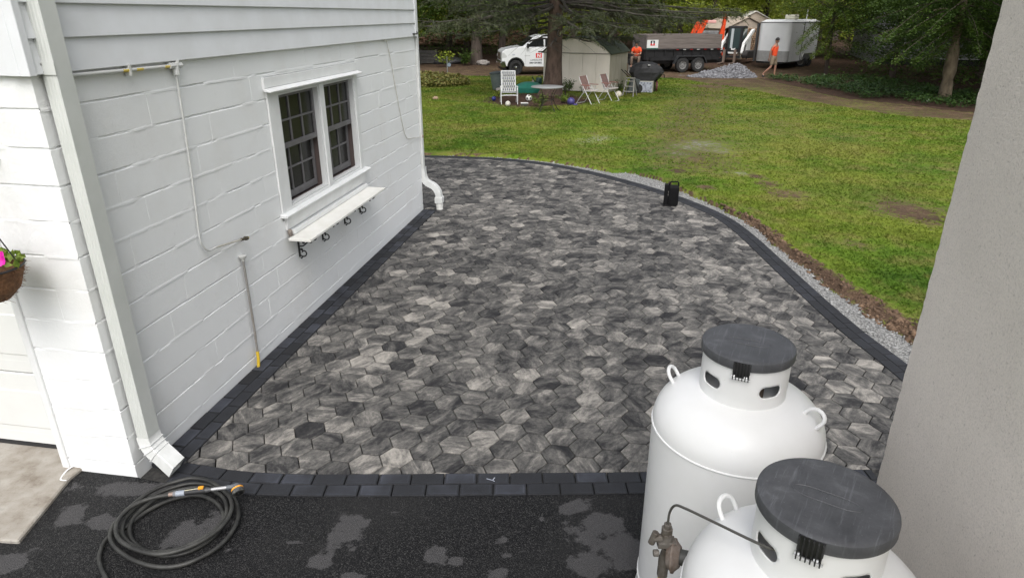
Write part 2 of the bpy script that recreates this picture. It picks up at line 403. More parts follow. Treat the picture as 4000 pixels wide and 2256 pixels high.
# --- gravel strip beside the border
NO = normals2(OUTER)
if (NO[len(NO) // 2] @ np.array([1., .3])) < 0: NO = -NO
strip = []; W = np.linspace(-.02, 1.15, 26)
for p, q in zip(OUTER, NO):
    for d in W: strip.append((p[0] + q[0] * d, p[1] + q[1] * d, 0))
strip = np.array(strip); strip[:, 2] = -.018 + .014 * (fbm(strip[:, 0] * 9, strip[:, 1] * 9, 6) - .5) - .012 * (np.tile(W, len(OUTER)) > .5)
ii = np.arange(len(OUTER) * len(W)).reshape(len(OUTER), len(W))
Fq = np.stack([ii[:-1, :-1], ii[:-1, 1:], ii[1:, 1:], ii[1:, :-1]], -1).reshape(-1, 4)
b = NB('stone_dust'); pos = b.coord('Object')
v = b.voro(pos, 70, out='Color'); vd = b.voro(pos, 70); n1 = b.noise(pos, 6, 5)
bwv = b.N.new('ShaderNodeRGBToBW'); b.link(v, bwv.inputs[0])
c = b.mix(b.ramp(n1, [(.35, 0.), (.7, .55)]), b.ramp(bwv.outputs[0], [(.2, (.11, .11, .11)), (.5, (.21, .21, .207)), (.8, (.36, .36, .35))]), (.29, .285, .27))
b.done(c, .95, b.bump(b.math('SUBTRACT', 1., vd), .8, .012), .2)
me = arr_mesh('gravel_strip', strip, Fq, True)
if me.polygons[0].normal.z < 0: me.flip_normals()
tag(link('gravel_strip', me, b.m), kind='structure')

def lump_mesh(C, S, seed, flat=.7):
    """joined mesh of small irregular stones/clods: octahedra with jittered corners"""
    rg = np.random.default_rng(seed); n = len(C)
    base = np.array([(1, 0, 0), (0, 1, 0), (-1, 0, 0), (0, -1, 0), (0, 0, 1), (0, 0, -1)], float)
    V = base[None] * (1 + rg.normal(0, .28, (n, 6, 1))) + rg.normal(0, .18, (n, 6, 3))
    a = rg.random(n) * 6.28; ca, sa = np.cos(a), np.sin(a)
    x = V[:, :, 0] * ca[:, None] - V[:, :, 1] * sa[:, None]; y = V[:, :, 0] * sa[:, None] + V[:, :, 1] * ca[:, None]
    V = np.stack([x, y, V[:, :, 2] * flat], -1) * S[:, None, None] + C[:, None, :]
    f = np.array([(0, 1, 4), (1, 2, 4), (2, 3, 4), (3, 0, 4), (1, 0, 5), (2, 1, 5), (3, 2, 5), (0, 3, 5)])
    F = (f[None] + (np.arange(n) * 6)[:, None, None]).reshape(-1, 3)
    return V.reshape(-1, 3), F
rg = np.random.default_rng(12)
k = rg.integers(0, len(OUTER), 9000); dd = rg.random(9000) ** 1.3 * .8
P2 = OUTER[k] + NO[k] * dd[:, None] + rg.normal(0, .05, (9000, 2))
zz, _, _, _, sd, gw, _ = ground_fields(P2[:, 0], P2[:, 1])
ok = (sd > .01) & (sd < gw + .05) & (P2[:, 1] > 4)
C3 = np.c_[P2[ok], np.full(ok.sum(), -.014)]
V, F = lump_mesh(C3, rg.gamma(2., .0032, ok.sum()) + .003, 4)
tag(link('gravel', arr_mesh('gravel', V, F), mat('gravel_stone', (.15, .15, .15), .9, c2=(.40, .40, .39), vs=30)), 'loose grey crushed stone along the paver border', 'gravel', kind='stuff')
k = rg.integers(0, len(OUTER), 30000); dd = rg.random(30000) * 1.1
P2 = OUTER[k] + NO[k] * dd[:, None] + rg.normal(0, .05, (30000, 2))
zz, di, _, _, sd, gw, _ = ground_fields(P2[:, 0], P2[:, 1]); bw2 = np.interp(P2[:, 1], BWY, BWW)
ok = (sd > gw - .03) & (sd < gw + bw2 + .04) & (P2[:, 1] > 4) & (P2[:, 1] < 9.4) & (rg.random(30000) < .7)
C3 = np.c_[P2[ok], zz[ok]]
V, F = lump_mesh(C3, rg.gamma(1.6, .0062, ok.sum()) + .003, 8)
tag(link('soil_clods', arr_mesh('soil_clods', V, F), mat('soil_clod', (.045, .026, .017), .95, c2=(.19, .12, .075), vs=9, bump=.5, bs=80)), 'crumbled brown soil along the cut edge of the lawn', 'soil', kind='stuff')

# --- asphalt drive
ax = np.arange(-5.2, 3.2, .022); rows = np.linspace(0, 1, 120)
AX = np.tile(ax, (len(rows), 1)); yf = np.interp(ax, FRONT[:, 0], FRONT[:, 1]); yf = np.where(ax < -2.36, 3.31 + np.clip(-2.36 - ax, 0, 1.2) * .35, yf) + .004
AY = .1 + (yf[None] - .1) * (rows[:, None] ** .75)
PATCH = [(-.90, 2.86, .12, .16, 1.1), (-.96, 2.80, .07, .06, 1), (-1.0, 2.61, .085, .07, 1), (-.40, 2.67, .085, .075, 1.1), (-.29, 2.62, .05, .045, .9), (-.05, 2.77, .055, .05, .9), (-.06, 2.54, .07, .06, 1), (.36, 3.02, .13, .07, 1.1), (.5, 2.9, .19, .14, .98), (.6, 2.7, .2, .16, .95), (.42, 2.59, .12, .1, 1),
         (.17, 2.93, .035, .04, .9), (-1.78, 2.80, .17, .15, 1.05), (-1.66, 2.9, .12, .09, .95), (-2.3, 2.9, .10, .075, 1), (-2.6, 2.6, .14, .1, 1.05), (-.66, 2.98, .05, .02, .7), (-1.17, 2.75, .08, .02, .9), (-.82, 2.5, .1, .07, .9), (-.02, 2.66, .06, .03, .85), (-2.25, 3.17, .42, .10, .8), (-2.5, 2.97, .12, .14, .85), (-.2, 2.35, .3, .1, .9), (-1.5, 2.3, .3, .12, .9)]
dry = np.zeros(AX.shape); wob = .12 + 1.95 * fbm(AX * 10, AY * 10, 55, 5)
for (cx, cy, rx, ry, s) in PATCH:
    dry = np.maximum(dry, s * np.clip(1.45 - np.hypot((AX - cx) / (rx * .84), (AY - cy) / (ry * .84)) * wob, 0, 1))
ii = np.arange(AX.size).reshape(AX.shape)
Fq = np.stack([ii[:-1, :-1], ii[:-1, 1:], ii[1:, 1:], ii[1:, :-1]], -1).reshape(-1, 4)
me = arr_mesh('driveway', np.stack([AX, AY, np.full(AX.shape, -.008) + .004 * (fbm(AX * 2, AY * 2, 77) - .5)], -1).reshape(-1, 3), Fq, True)
colattr(me, 'dry', np.stack([dry, fbm(AX * 1.3, AY * 1.3, 61), dry * 0], -1).reshape(-1, 3))
b = NB('asphalt'); pos = b.coord('Object'); at_ = b.attr('dry'); sp = b.N.new('ShaderNodeSeparateColor'); b.link(at_.outputs['Color'], sp.inputs[0])
v1 = b.voro(pos, 190); vc = b.N.new('ShaderNodeRGBToBW'); b.link(b.voro(pos, 190, out='Color'), vc.inputs[0]); n2 = b.noise(pos, 26, 9, .82); n3 = b.noise(pos, 150, 3)
dm = b.ramp(b.math('ADD', sp.outputs[0], b.math('MULTIPLY', b.math('SUBTRACT', n2, .5), 1.9)), [(.46, 0.), (.60, 1.)])
wet = b.ramp(vc.outputs[0], [(.2, (.004, .004, .0045)), (.60, (.009, .009, .0102)), (.90, (.052, .051, .050))])
wet = b.mix(b.ramp(sp.outputs[1], [(.45, 0.), (.75, .5)]), wet, (.024, .0235, .0235))
dryc = b.mix(b.math('MULTIPLY', vc.outputs[0], .75), b.ramp(n3, [(.3, (.050, .0485, .050)), (.7, (.098, .095, .0965))]), (.055, .054, .055))
hh = b.math('SUBTRACT', 1., v1)
b.done(b.mix(dm, wet, dryc), b.math('ADD', b.math('MULTIPLY', dm, .30), .60), b.bump(b.math('ADD', hh, n3), .75, .006), b.math('ADD', b.math('MULTIPLY', dm, -.05), .22))
tag(link('driveway', me, b.m), kind='structure')

# --- concrete apron in front of the garage
ap = [hw(-.38, .155), hw(-.385, -.09), hw(-.32, -.33), hw(-.25, -.60), hw(-.9, -.66), hw(-3.4, -.75), hw(-3.4, .155)]
m_ = MB(); m_.prism(ap, -.05, .014, 'z')
b = NB('apron_concrete'); pos = b.coord('Object')
n1 = b.noise(pos, 5, 8, .75); n2 = b.noise(pos, 40, 4)
c = b.ramp(n1, [(.30, (.15, .122, .095)), (.45, (.265, .238, .202)), (.60, (.36, .336, .30)), (.75, (.25, .235, .212))])
b.done(b.mix(b.ramp(n2, [(.5, 0.), (.8, .4)]), c, (.22, .2, .18)), .85, b.bump(n2, .35, .004), .3)
tag(m_.build('concrete_apron', b.m, bevel=.008), kind='structure')

# --- patio: bedding sheet, hexagon pavers, border pavers
IN_OFF = .205
inner = OUTER - NO * IN_OFF
NF = normals2(FRONT); NF = np.where((NF[:, 1] < 0)[:, None], -NF, NF); front_in = FRONT + NF * .200
wall_in = np.array([hw(.205, y) for y in (-.2, 6.1)])
# the field of hexagons: inside the borders, and round the far corner of the house
fi = [tuple(p) for p in front_in if p[0] > hw(.205, .08)[0] and p[0] < 2.97]
FIELD = [tuple(p) for p in inner if p[1] > 3.42 and p[0] > -5.5]
FIELD = FIELD + fi[::-1] + [hw(.207, .105), hw(.207, 6.12), hw(-.03, 6.12), hw(-3.2, 6.12)]
m_ = MB(); poly = [tuple(p) for p in OUTER if p[0] > -5.7] + [tuple(p) for p in FRONT[::-1]] + [hw(0.0, .05), hw(0., 6.1), hw(-3.4, 6.1)]
m_.add([(p[0], p[1], -.03) for p in poly], [tuple(range(len(poly)))])
patio = tag(m_.build('patio', mat('joint_sand', (.018, .018, .018), .95, c2=(.045, .043, .04), vs=40)), kind='structure')
if patio.data.polygons[0].normal.z < 0: patio.data.flip_normals()

def clip_convex(subj, clip):
    out = [np.array(p) for p in subj]
    for i in range(len(clip)):
        a, bb = np.array(clip[i]), np.array(clip[(i + 1) % len(clip)]); n = np.array([-(bb - a)[1], (bb - a)[0]])
        inp, out = out, []
        if not inp: return []
        dv = [(p - a) @ n for p in inp]
        for k in range(len(inp)):
            p, q, dp, dq = inp[k - 1], inp[k], dv[k - 1], dv[k]
            if (dp >= 0) != (dq >= 0): out.append(p + (q - p) * (dp / (dp - dq)))
            if dq >= 0: out.append(q)
    res = []
    for p in out:
        if not res or np.linalg.norm(p - res[-1]) > .004: res.append(p)
    if len(res) > 1 and np.linalg.norm(res[0] - res[-1]) < .004: res.pop()
    return res
def area(P): return .5 * sum(P[i - 1][0] * P[i][1] - P[i][0] * P[i - 1][1] for i in range(len(P)))
def paver_geo(P, zt, gap, ch, depth, tilt):
    P = np.array(P); c = P.mean(0); A = abs(area(P)); per = sum(np.linalg.norm(P[i] - P[i - 1]) for i in range(len(P))); inr = 2 * A / per
    k1 = max(.3, 1 - gap / inr); k2 = max(.2, 1 - (gap + ch) / inr); n = len(P)
    o1 = c + (P - c) * k1; o2 = c + (P - c) * k2
    zz_ = lambda q, z: z + (q[0] - c[0]) * tilt[0] + (q[1] - c[1]) * tilt[1]
    vs = [(q[0], q[1], zz_(q, zt)) for q in o2] + [(q[0], q[1], zz_(q, zt - ch * .8)) for q in o1] + [(q[0], q[1], zt - depth) for q in o1]
    fs = [tuple(range(n))] + [(i, n + i, n + (i + 1) % n, (i + 1) % n) for i in range(n)] + [(n + i, 2 * n + i, 2 * n + (i + 1) % n, n + (i + 1) % n) for i in range(n)]
    return vs, fs
rg = random.Random(5)
S = .04329 * 2.61; LA = .36387; TX, TY = -.64484 * 2.61, 1.33399 * 2.61
ca, sa = math.cos(LA), math.sin(LA)
hexes = []
FN = np.array(FIELD)
for r in range(-40, 80):
    for i in range(-40, 60):
        lx, ly = math.sqrt(3) * (i + (.5 if r % 2 == 0 else 0.)), 1.5 * r
        cx, cy = S * (ca * lx - sa * ly) + TX, S * (sa * lx + ca * ly) + TY
        if cy < 2.9 or cy > 13.6 or cx > 3.3 or cx < -4.0: continue
        H = [(cx + S * math.cos(LA + R(90 + 60 * k)), cy + S * math.sin(LA + R(90 + 60 * k))) for k in range(6)]
        hx = np.array([h[0] for h in H]); hy = np.array([h[1] for h in H]); ins = inside(hx, hy, FIELD)
        if not ins.any(): continue
        if not ins.all():
            H = clip_convex(FIELD, H)
            if len(H) < 3 or abs(area(H)) < .0012: continue
            H = [tuple(p) for p in H]
        if area(H) < 0: H = H[::-1]
        hexes.append((math.hypot(math.hypot(cx, cy), 2.6), (cx, cy), H))
b = NB('hex_paver'); pu = b.attr('pu'); pc = b.attr('pc')
mp = b.N.new('ShaderNodeMapping'); mp.inputs['Scale'].default_value = (4.4, 9.2, 1.); b.link(pu.outputs['Vector'], mp.inputs[0])
sp = b.N.new('ShaderNodeSeparateColor'); b.link(pc.outputs['Color'], sp.inputs[0])
st = b.noise(mp.outputs[0], 1., 5, .62, .6); mp2 = b.N.new('ShaderNodeMapping'); mp2.inputs['Scale'].default_value = (26., 44., 1.); b.link(pu.outputs['Vector'], mp2.inputs[0])
ft = b.noise(mp2.outputs[0], 1., 5, .7); pos = b.coord('Object'); gr = b.noise(pos, 330, 3, .7)
val = b.math('ADD', b.math('MULTIPLY', b.math('SUBTRACT', st, .5), 1.28), b.math('MULTIPLY', b.math('SUBTRACT', ft, .5), .62))
wb = b.noise(b.coord('Object', (1.6, 3.4, 1.)), 1., 4, .6, .4); val = b.math('ADD', b.math('ADD', val, sp.outputs[0]), b.math('MULTIPLY', b.math('SUBTRACT', wb, .5), .30))
cc = b.ramp(val, [(.16, (.015, .015, .017)), (.33, (.035, .034, .035)), (.48, (.088, .085, .081)), (.62, (.152, .144, .134)), (.80, (.31, .29, .262)), (.97, (.43, .40, .36))])
cc = b.mix(b.ramp(gr, [(.32, .5), (.55, 0.)]), cc, (.02, .02, .02))
b.done(cc, .82, b.bump(b.math('ADD', gr, ft), .28, .0025), .3)
HEXM = b.m
def paver_attrs(nv, vs, c, rg):
    ang = rg.choice([LA + R(30), LA + R(-30), LA + R(30), LA + R(90), LA + R(30)]) + rg.gauss(0, .12)
    ox, oy = rg.random() * 50, rg.random() * 50; q, s_ = math.cos(ang), math.sin(ang); tone = min(.72, max(.30, rg.gauss(.515, .078)))
    if rg.random() < .07: tone = min(.74, tone + .14)
    U = [((v[0] - c[0]) * q + (v[1] - c[1]) * s_ + ox, -(v[0] - c[0]) * s_ + (v[1] - c[1]) * q + oy, 0) for v in vs]
    return U, [(tone, rg.random(), 0)] * nv
hexes.sort(key=lambda h: h[0] + (3. if (h[1][0] > .55 and h[1][1] < 3.6) else 0))
BV, BF, BU, BC = [], [], [], []
for k, (d, c, H) in enumerate(hexes):
    vs, fs = paver_geo(H, rg.uniform(-.0012, .0012), .0030, .0040, .05, (rg.gauss(0, .004), rg.gauss(0, .004)))
    U, Cc = paver_attrs(len(vs), vs, c, rg)
    if k < 300:
        me = bpy.data.meshes.new('paver'); me.from_pydata(vs, [], fs); colattr(me, 'pu', U); colattr(me, 'pc', Cc); me.update()
        link('paver', me, HEXM, patio)
    else:
        o = len(BV); BV += vs; BF += [tuple(o + q for q in f) for f in fs]; BU += U; BC += Cc
me = bpy.data.meshes.new('pavers_beyond'); me.from_pydata(BV, [], BF); colattr(me, 'pu', BU); colattr(me, 'pc', BC); me.update()
tag(link('paver_field', me, HEXM, patio), kind='stuff')

b = NB('border_paver'); pu = b.attr('pu'); pc = b.attr('pc'); sp = b.N.new('ShaderNodeSeparateColor'); b.link(pc.outputs['Color'], sp.inputs[0])
su = b.N.new('ShaderNodeSeparateXYZ'); b.link(pu.outputs['Vector'], su.inputs[0])
pos = b.coord('Object'); n1 = b.noise(pos, 26, 5, .7); n2 = b.noise(pos, 240, 3); n0 = b.noise(pos, 4., 3)
# pale mineral bloom left near the edges of some pavers when they were wetted
ring = b.ramp(b.math('ADD', su.outputs[0], b.math('MULTIPLY', b.math('SUBTRACT', n1, .5), .7)), [(.30, .45), (.60, .75), (.85, .3), (1., .1)])
c = b.ramp(n2, [(.3, (.010, .0105, .012)), (.7, (.028, .029, .033))])
c = b.mix(b.math('MULTIPLY', b.math('MULTIPLY', ring, sp.outputs[0]), b.ramp(n0, [(.4, .3), (.65, 1.)])), c, (.115, .125, .16))
b.done(c, .75, b.bump(n2, .4, .003), .3)
BRM = b.m
def add_border(P, rg, bloom):
    if area(P) < 0: P = P[::-1]
    vs, fs = paver_geo(P, rg.uniform(-.001, .0015), .0022, .0035, .06, (rg.gauss(0, .004), rg.gauss(0, .004)))
    me = bpy.data.meshes.new('border_paver'); me.from_pydata(vs, [], fs)
    n = len(P); c = np.mean(np.array(P), 0)
    # 0 in the middle of the top, 1 at its rim: a centre vertex gives the bloom its ring
    bm = bmesh.new(); bm.from_mesh(me); bm.faces.ensure_lookup_table()
    r_ = bmesh.ops.inset_individual(bm, faces=[bm.faces[0]], thickness=.03, depth=0); bm.to_mesh(me); bm.free()
    co = np.array([v.co[:] for v in me.vertices]); A = np.ones((len(co), 3)); A[3 * n:, 0] = .15; A[:, 1:] = 0
    colattr(me, 'pu', A); colattr(me, 'pc', [(bloom, rg.random(), 0)] * len(co)); me.update()
    return link('border_paver', me, BRM, patio)
def border_along(C, N, rows, start, sgn, bloomf, sel=lambda p: True, L=.2):
    Cd = np.r_[0, np.cumsum(np.linalg.norm(np.diff(C, axis=0), axis=1))]
    def at_(s): return np.array([np.interp(s, Cd, C[:, 0]), np.interp(s, Cd, C[:, 1])]), np.array([np.interp(s, Cd, N[:, 0]), np.interp(s, Cd, N[:, 1])])
    made = []
    for r in range(rows):
        s = start + (0 if r % 2 == 0 else -L * .5)
        while s < Cd[-1] - .04:
            s0, s1 = max(s, 0), min(s + L, Cd[-1])
            if s1 - s0 > .04:
                (p0, n0), (p1, n1) = at_(s0), at_(s1); a, bb = sgn * .1005 * r, sgn * .1005 * (r + 1)
                P = [tuple(p0 + n0 * a), tuple(p1 + n1 * a), tuple(p1 + n1 * bb), tuple(p0 + n0 * bb)]
                if sel(p0): made.append(add_border(P, rg, bloomf(r)))
            s += L
    return made
border_along(OUTER, NO, 2, .03, -1, lambda r: rg.choice([.1, .2, .3]), sel=lambda p: p[1] > 4.3 and p[0] > -2.6)
fsel = [p for p in FRONT if p[0] < 2.3]
fb = border_along(np.array(fsel), NF[:len(fsel)], 2, .07, 1, lambda r: rg.choice([.1, .25, .3, .4, .6]), sel=lambda p: p[0] > hw(.06, 0)[0] - .02)
wl = np.array([hw(.004, y) for y in np.linspace(.10, 6.09, 60)]); wn = np.tile(HV, (60, 1))
border_along(wl, wn, 2, .02, 1, lambda r: rg.choice([.0, .15, .4, .7]))
# small chalk tick a paver-layer left on one border paver
tgt = min(fb, key=lambda o: (np.mean([v.co.x for v in o.data.vertices]) + .15) ** 2 + (np.mean([v.co.y for v in o.data.vertices]) - 3.27) ** 2)
m_ = MB(); zc = .0036
for (x0, y0, x1, y1) in ((-.155, 3.262, -.118, 3.247), (-.118, 3.247, -.105, 3.272), (-.118, 3.247, -.105, 3.236)):
    dx, dy = x1 - x0, y1 - y0; l = math.hypot(dx, dy); ux, uy = -dy / l * .003, dx / l * .003
    m_.add([(x0 - ux, y0 - uy, zc), (x1 - ux, y1 - uy, zc), (x1 + ux, y1 + uy, zc), (x0 + ux, y0 + uy, zc)], [(0, 1, 2, 3)])
m_.build('chalk_mark', mat('chalk', (.38, .40, .47), .9), tgt)
# ================================================================= WHITE HOUSE
house = thing('house', 'white painted block garage end of a house with clapboards above', 'house', (HC[0], HC[1], 0), -HA)
HL = 6.10
def ht(name, label, cat, l, group=None):          # a thing fixed to the house, its Empty in the house frame
    p = hw(l[0], l[1]); return thing(name, label, cat, (p[0], p[1], l[2]), -HA, group)

b = NB('painted_block'); pos = b.coord('Object'); gen = b.N.new('ShaderNodeNewGeometry').outputs['Position']
n1 = b.noise(gen, 85, 5, .7); n2 = b.noise(gen, 14, 6, .7, .5); n3 = b.noise(gen, 2.2, 5, .6); n4 = b.noise(gen, 420, 2)
ridge = b.ramp(b.noise(gen, 9., 8, .78, 1.2), [(.47, 0.), (.5, 1.), (.53, 0.)])
mask = b.ramp(b.noise(gen, 1.1, 3), [(.45, 0.), (.7, 1.)])
c = b.mix(b.ramp(n3, [(.50, 0.), (.80, .45)]), (.80, .81, .81), (.71, .695, .66))
c = b.mix(b.ramp(n2, [(.62, 0.), (.8, .35)]), c, (.62, .61, .585))
nm = b.bump(b.math('ADD', n1, b.math('MULTIPLY', n4, .5)), .28, .004)
nm = b.bump(b.math('ADD', n2, b.math('MULTIPLY', b.math('MULTIPLY', ridge, mask), .8)), .35, .006, nm)
b.done(c, .55, nm, .35)
BLK = b.m
SID = mat('siding_paint', (.70, .715, .735), .5, c2=(.64, .65, .66), vs=3, bump=.12, bs=220, bdist=.002)
TRIM = mat('trim_paint', (.76, .77, .77), .42, c2=(.70, .705, .70), vs=6, bump=.1, bs=120, bdist=.002)
WN = (2.13, 3.985, .99, 2.15)                      # window opening y0,y1,z0,z1

# core walls behind the blocks
m_ = MB()
m_.box((-.22, .03, -.1), (-.012, WN[0], 2.36)); m_.box((-.22, WN[1], -.1), (-.012, HL, 2.36)); m_.box((-.22, WN[0], -.1), (-.012, WN[1], WN[2])); m_.box((-.22, WN[0], WN[3]), (-.012, WN[1], 2.36))
side = m_.build('side_wall', BLK, house)
m_ = MB(); m_.box((-.47, .012, -.1), (-.22, .22, 2.36)); m_.box((-4.6, .012, 2.12), (-.47, .22, 2.36)); m_.box((-4.6, .012, -.1), (-3.35, .22, 2.12))
frontw = m_.build('front_wall', BLK, house)
m_ = MB(); m_.box((-4.6, .22, -.1), (-4.4, HL, 2.36)); m_.box((-4.6, HL - .2, -.1), (-.22, HL - .002, 2.36)); back = m_.build('rear_wall', BLK, house)
m_ = MB(); m_.box((-4.62, .0, 2.36), (-.006, HL - .004, 4.7)); m_.build('upper_wall', SID, house)
m_ = MB(); m_.prism([(-4.75, 4.7), (.12, 4.7), (-2.3, 6.4)], -.15, HL + .15, 'y'); m_.build('roof', mat('shingle', (.06, .06, .065), .9, c2=(.12, .115, .11), vs=12), house)

def block(y0, y1, z0, z1, parent, face='side', rg=rg):
    """one painted block: ragged top and bottom edges where paint and mortar built up"""
    j = rg.uniform(-.0010, .0010); c_ = .004; n = 7; sd = rg.randrange(9999)
    if y1 - y0 < .03: return
    u = np.linspace(y0, y1, n + 1); ew = lambda q, s: (vn(u * 13 + q, u * 0 + sd * .37, s) - .5)
    zb_, zt_ = z0 + .0048 + .0042 * ew(0, 1), z1 - .0042 - .0036 * ew(3, 2); fx = j + .0016 * ew(7, 4)
    rows = [[(-.03, y, z) for y, z in zip(u, zb_)], [(j - c_ * .9, y, z) for y, z in zip(u, zb_)], [(f, y, z + c_) for y, z, f in zip(u, zb_, fx)], [(f, y, z - c_) for y, z, f in zip(u, zt_, fx)], [(j - c_ * .9, y, z) for y, z in zip(u, zt_)], [(-.03, y, z) for y, z in zip(u, zt_)]]
    vs = [p for r in rows for p in r]; m1 = n + 1
    fs = [(r * m1 + i, r * m1 + i + 1, (r + 1) * m1 + i + 1, (r + 1) * m1 + i) for r in range(5) for i in range(n)]
    fs += [tuple(r * m1 for r in range(6))[::-1], tuple(r * m1 + n for r in range(6))]
    if face == 'front': vs = [(-p[1], -p[0], p[2]) for p in vs]       # x runs left along the front
    me = bpy.data.meshes.new('block'); me.from_pydata(vs, [], fs); me.update()
    n_ = me.polygons[2 * n].normal
    if (n_.x if face == 'side' else -n_.y) < 0: me.flip_normals()
    return link('block', me, BLK, parent)
CH = .191; joints = [2.181 - CH * k for k in range(12)] + [-.05]; tops = [2.36] + joints[:-1]
BW = .385
for k, (z1, z0) in enumerate(zip(tops, joints)):
    y = -.0 - (0 if k % 2 else BW * .5)
    while y < HL:
        y0, y1 = max(y, 0.002), min(y + BW, HL); y += BW
        if y1 - y0 < .02: continue
        segs = [(y0, y1)]
        if z1 > WN[2] + .02 and z0 < WN[3] - .02:
            segs = [(y0, min(y1, WN[0])), (max(y0, WN[1]), y1)]
        elif z1 > WN[2] + .001 and z0 < WN[2] and False: pass
        for a, c_ in segs:
            if c_ - a > .03: block(a, c_, z0, z1, side)
# pieces of blocks left above and below the window in the courses the opening cuts
for (z0, z1) in ((WN[3], 2.181), (.844, WN[2])):
    if z1 - z0 > .02:
        y = WN[0]
        while y < WN[1] - .02: block(y, min(y + BW, WN[1]), z0, z1, side); y += BW
for k, (z1, z0) in enumerate(zip(tops, [q + .0 for q in joints])):
    spl = [(.0, .47)] if k % 3 else [(.0, .2), (.2, .47)]
    for a, c_ in spl: block(a + .002 * 0, c_, z0, z1, frontw, 'front')
    if z1 > 2.12:
        y = .47
        while y < 4.5: block(y, min(y + BW, 4.6), max(z0, 2.12), z1, frontw, 'front'); y += BW
# bed joints: recessed mortar, in places smeared flush by paint
def bed_joint(z, a, c_, parent, face, seed):
    ys_ = np.arange(a, c_, .02); n = len(ys_)
    f = fbm(ys_ * 3.1, np.full(n, seed * 1.7), 13, 4); rec = -.0105 + .0115 * np.clip((f - .37) * 4.5, 0, 1); zj = .0022 * (vn(ys_ * 14, np.full(n, seed * 2.3), 3) - .5) * 2
    h = .0085 + .004 * vn(ys_ * 9, np.full(n, seed * 3.3), 7)
    vs = []
    for i in range(n):
        for s_ in (-1, 1): vs.append((rec[i] if s_ > 0 else rec[i] + .0015, ys_[i], z + zj[i] + s_ * h[i]))
        vs.insert(len(vs) - 1, (rec[i] + .0018 * (f[i] > .5), ys_[i], z + zj[i]))
    fs = []
    for i in range(n - 1):
        for q in (0, 1): fs.append((3 * i + q, 3 * i + q + 1, 3 * i + 4 + q, 3 * i + 3 + q))
    if face == 'front': vs = [(-p[1], -p[0], p[2]) for p in vs]
    me = bpy.data.meshes.new('mortar_joint'); me.from_pydata(vs, [], fs); me.update()
    n_ = me.polygons[0].normal
    if (n_.x if face == 'side' else -n_.y) < 0: me.flip_normals()
    link('mortar_joint', me, BLK, parent)
for k, zj in enumerate(joints[:-1]):
    if WN[2] < zj < WN[3]:
        bed_joint(zj, .004, WN[0], side, 'side', k); bed_joint(zj, WN[1], HL - .002, side, 'side', k + 40)
    else: bed_joint(zj, .004, HL - .002, side, 'side', k)
    bed_joint(zj, .004, .468, frontw, 'front', k + 80)
# wide clapboards
zb = [2.342, 2.502, 2.660, 2.818, 2.976, 3.134, 3.292, 3.45, 3.6]
for z0, z1 in zip(zb[:-1], zb[1:]):
    m_ = MB(); m_.prism([(-.004, z0), (.034, z0 + .001), (.036, z0 + .004), (.016, z1 + .014), (-.004, z1 + .014)], .001, HL - .045, 'y'); m_.build('siding_board', SID, house)
m_ = MB(); m_.box((-.012, HL - .044, 2.335), (.040, HL + .03, 4.7)); m_.build('corner_board', SID, house, bevel=.003)
m_ = MB(); m_.box((-.075, -.042, 2.338), (-.012, -.003, 4.7)); m_.box((-.012, -.042, 2.338), (.042, .0005, 4.7)); m_.build('corner_board', SID, house, bevel=.003)

m_ = MB(); m_.box((-4.6, -.030, 2.338), (-.0755, -.0005, 4.7)); m_.build('fascia_panel', SID, house, bevel=.003)
# --- window
y0, y1, z0, z1 = WN
m_ = MB()       # outer casing and head
zt = 2.055
m_.box((-.06, y0, 1.05), (.012, 2.30, zt)); m_.box((-.06, 3.905, 1.05), (.012, y1, zt)); m_.box((-.06, 2.30, 2.018), (.008, 3.905, zt)); m_.box((-.06, 3.075, 1.075), (.015, 3.165, 2.018)); m_.box((-.06, 2.30, 1.05), (.009, 3.905, 1.075))
win = m_.build('window', TRIM, house, bevel=.003)
m_ = MB(); m_.prism([(-.03, 2.058), (.006, 2.058), (.018, 2.075), (.018, 2.150), (-.03, 2.152)], 2.10, 3.995, 'y'); m_.build('head_board', TRIM, win)
m_ = MB(); m_.prism([(.012, 2.049), (.075, 2.042), (.078, 2.052), (.019, 2.071)], 2.085, 4.0, 'y'); m_.build('drip_cap', TRIM, win, bevel=.002)
m_ = MB(); m_.prism([(-.06, 1.02), (.062, 1.022), (.064, 1.04), (.0, 1.052), (-.06, 1.052)], 2.10, 4.06, 'y'); m_.build('sill', TRIM, win, bevel=.003)
m_ = MB(); m_.prism([(-.02, .90), (.016, .90), (.028, .995), (.028, 1.019), (-.02, 1.019)], 2.16, 3.99, 'y'); m_.build('apron_board', TRIM, win, bevel=.002)
DARK = mat('sash_metal', (.155, .15, .155), .5, metal=.0, c2=(.11, .105, .11), vs=9)
GLS = mat('window_glass', (.010, .010, .010), .25, spec=.35, c2=(.022, .022, .021), vs=2)
WH2 = mat('storm_frame', (.62, .63, .63), .4, metal=.0)
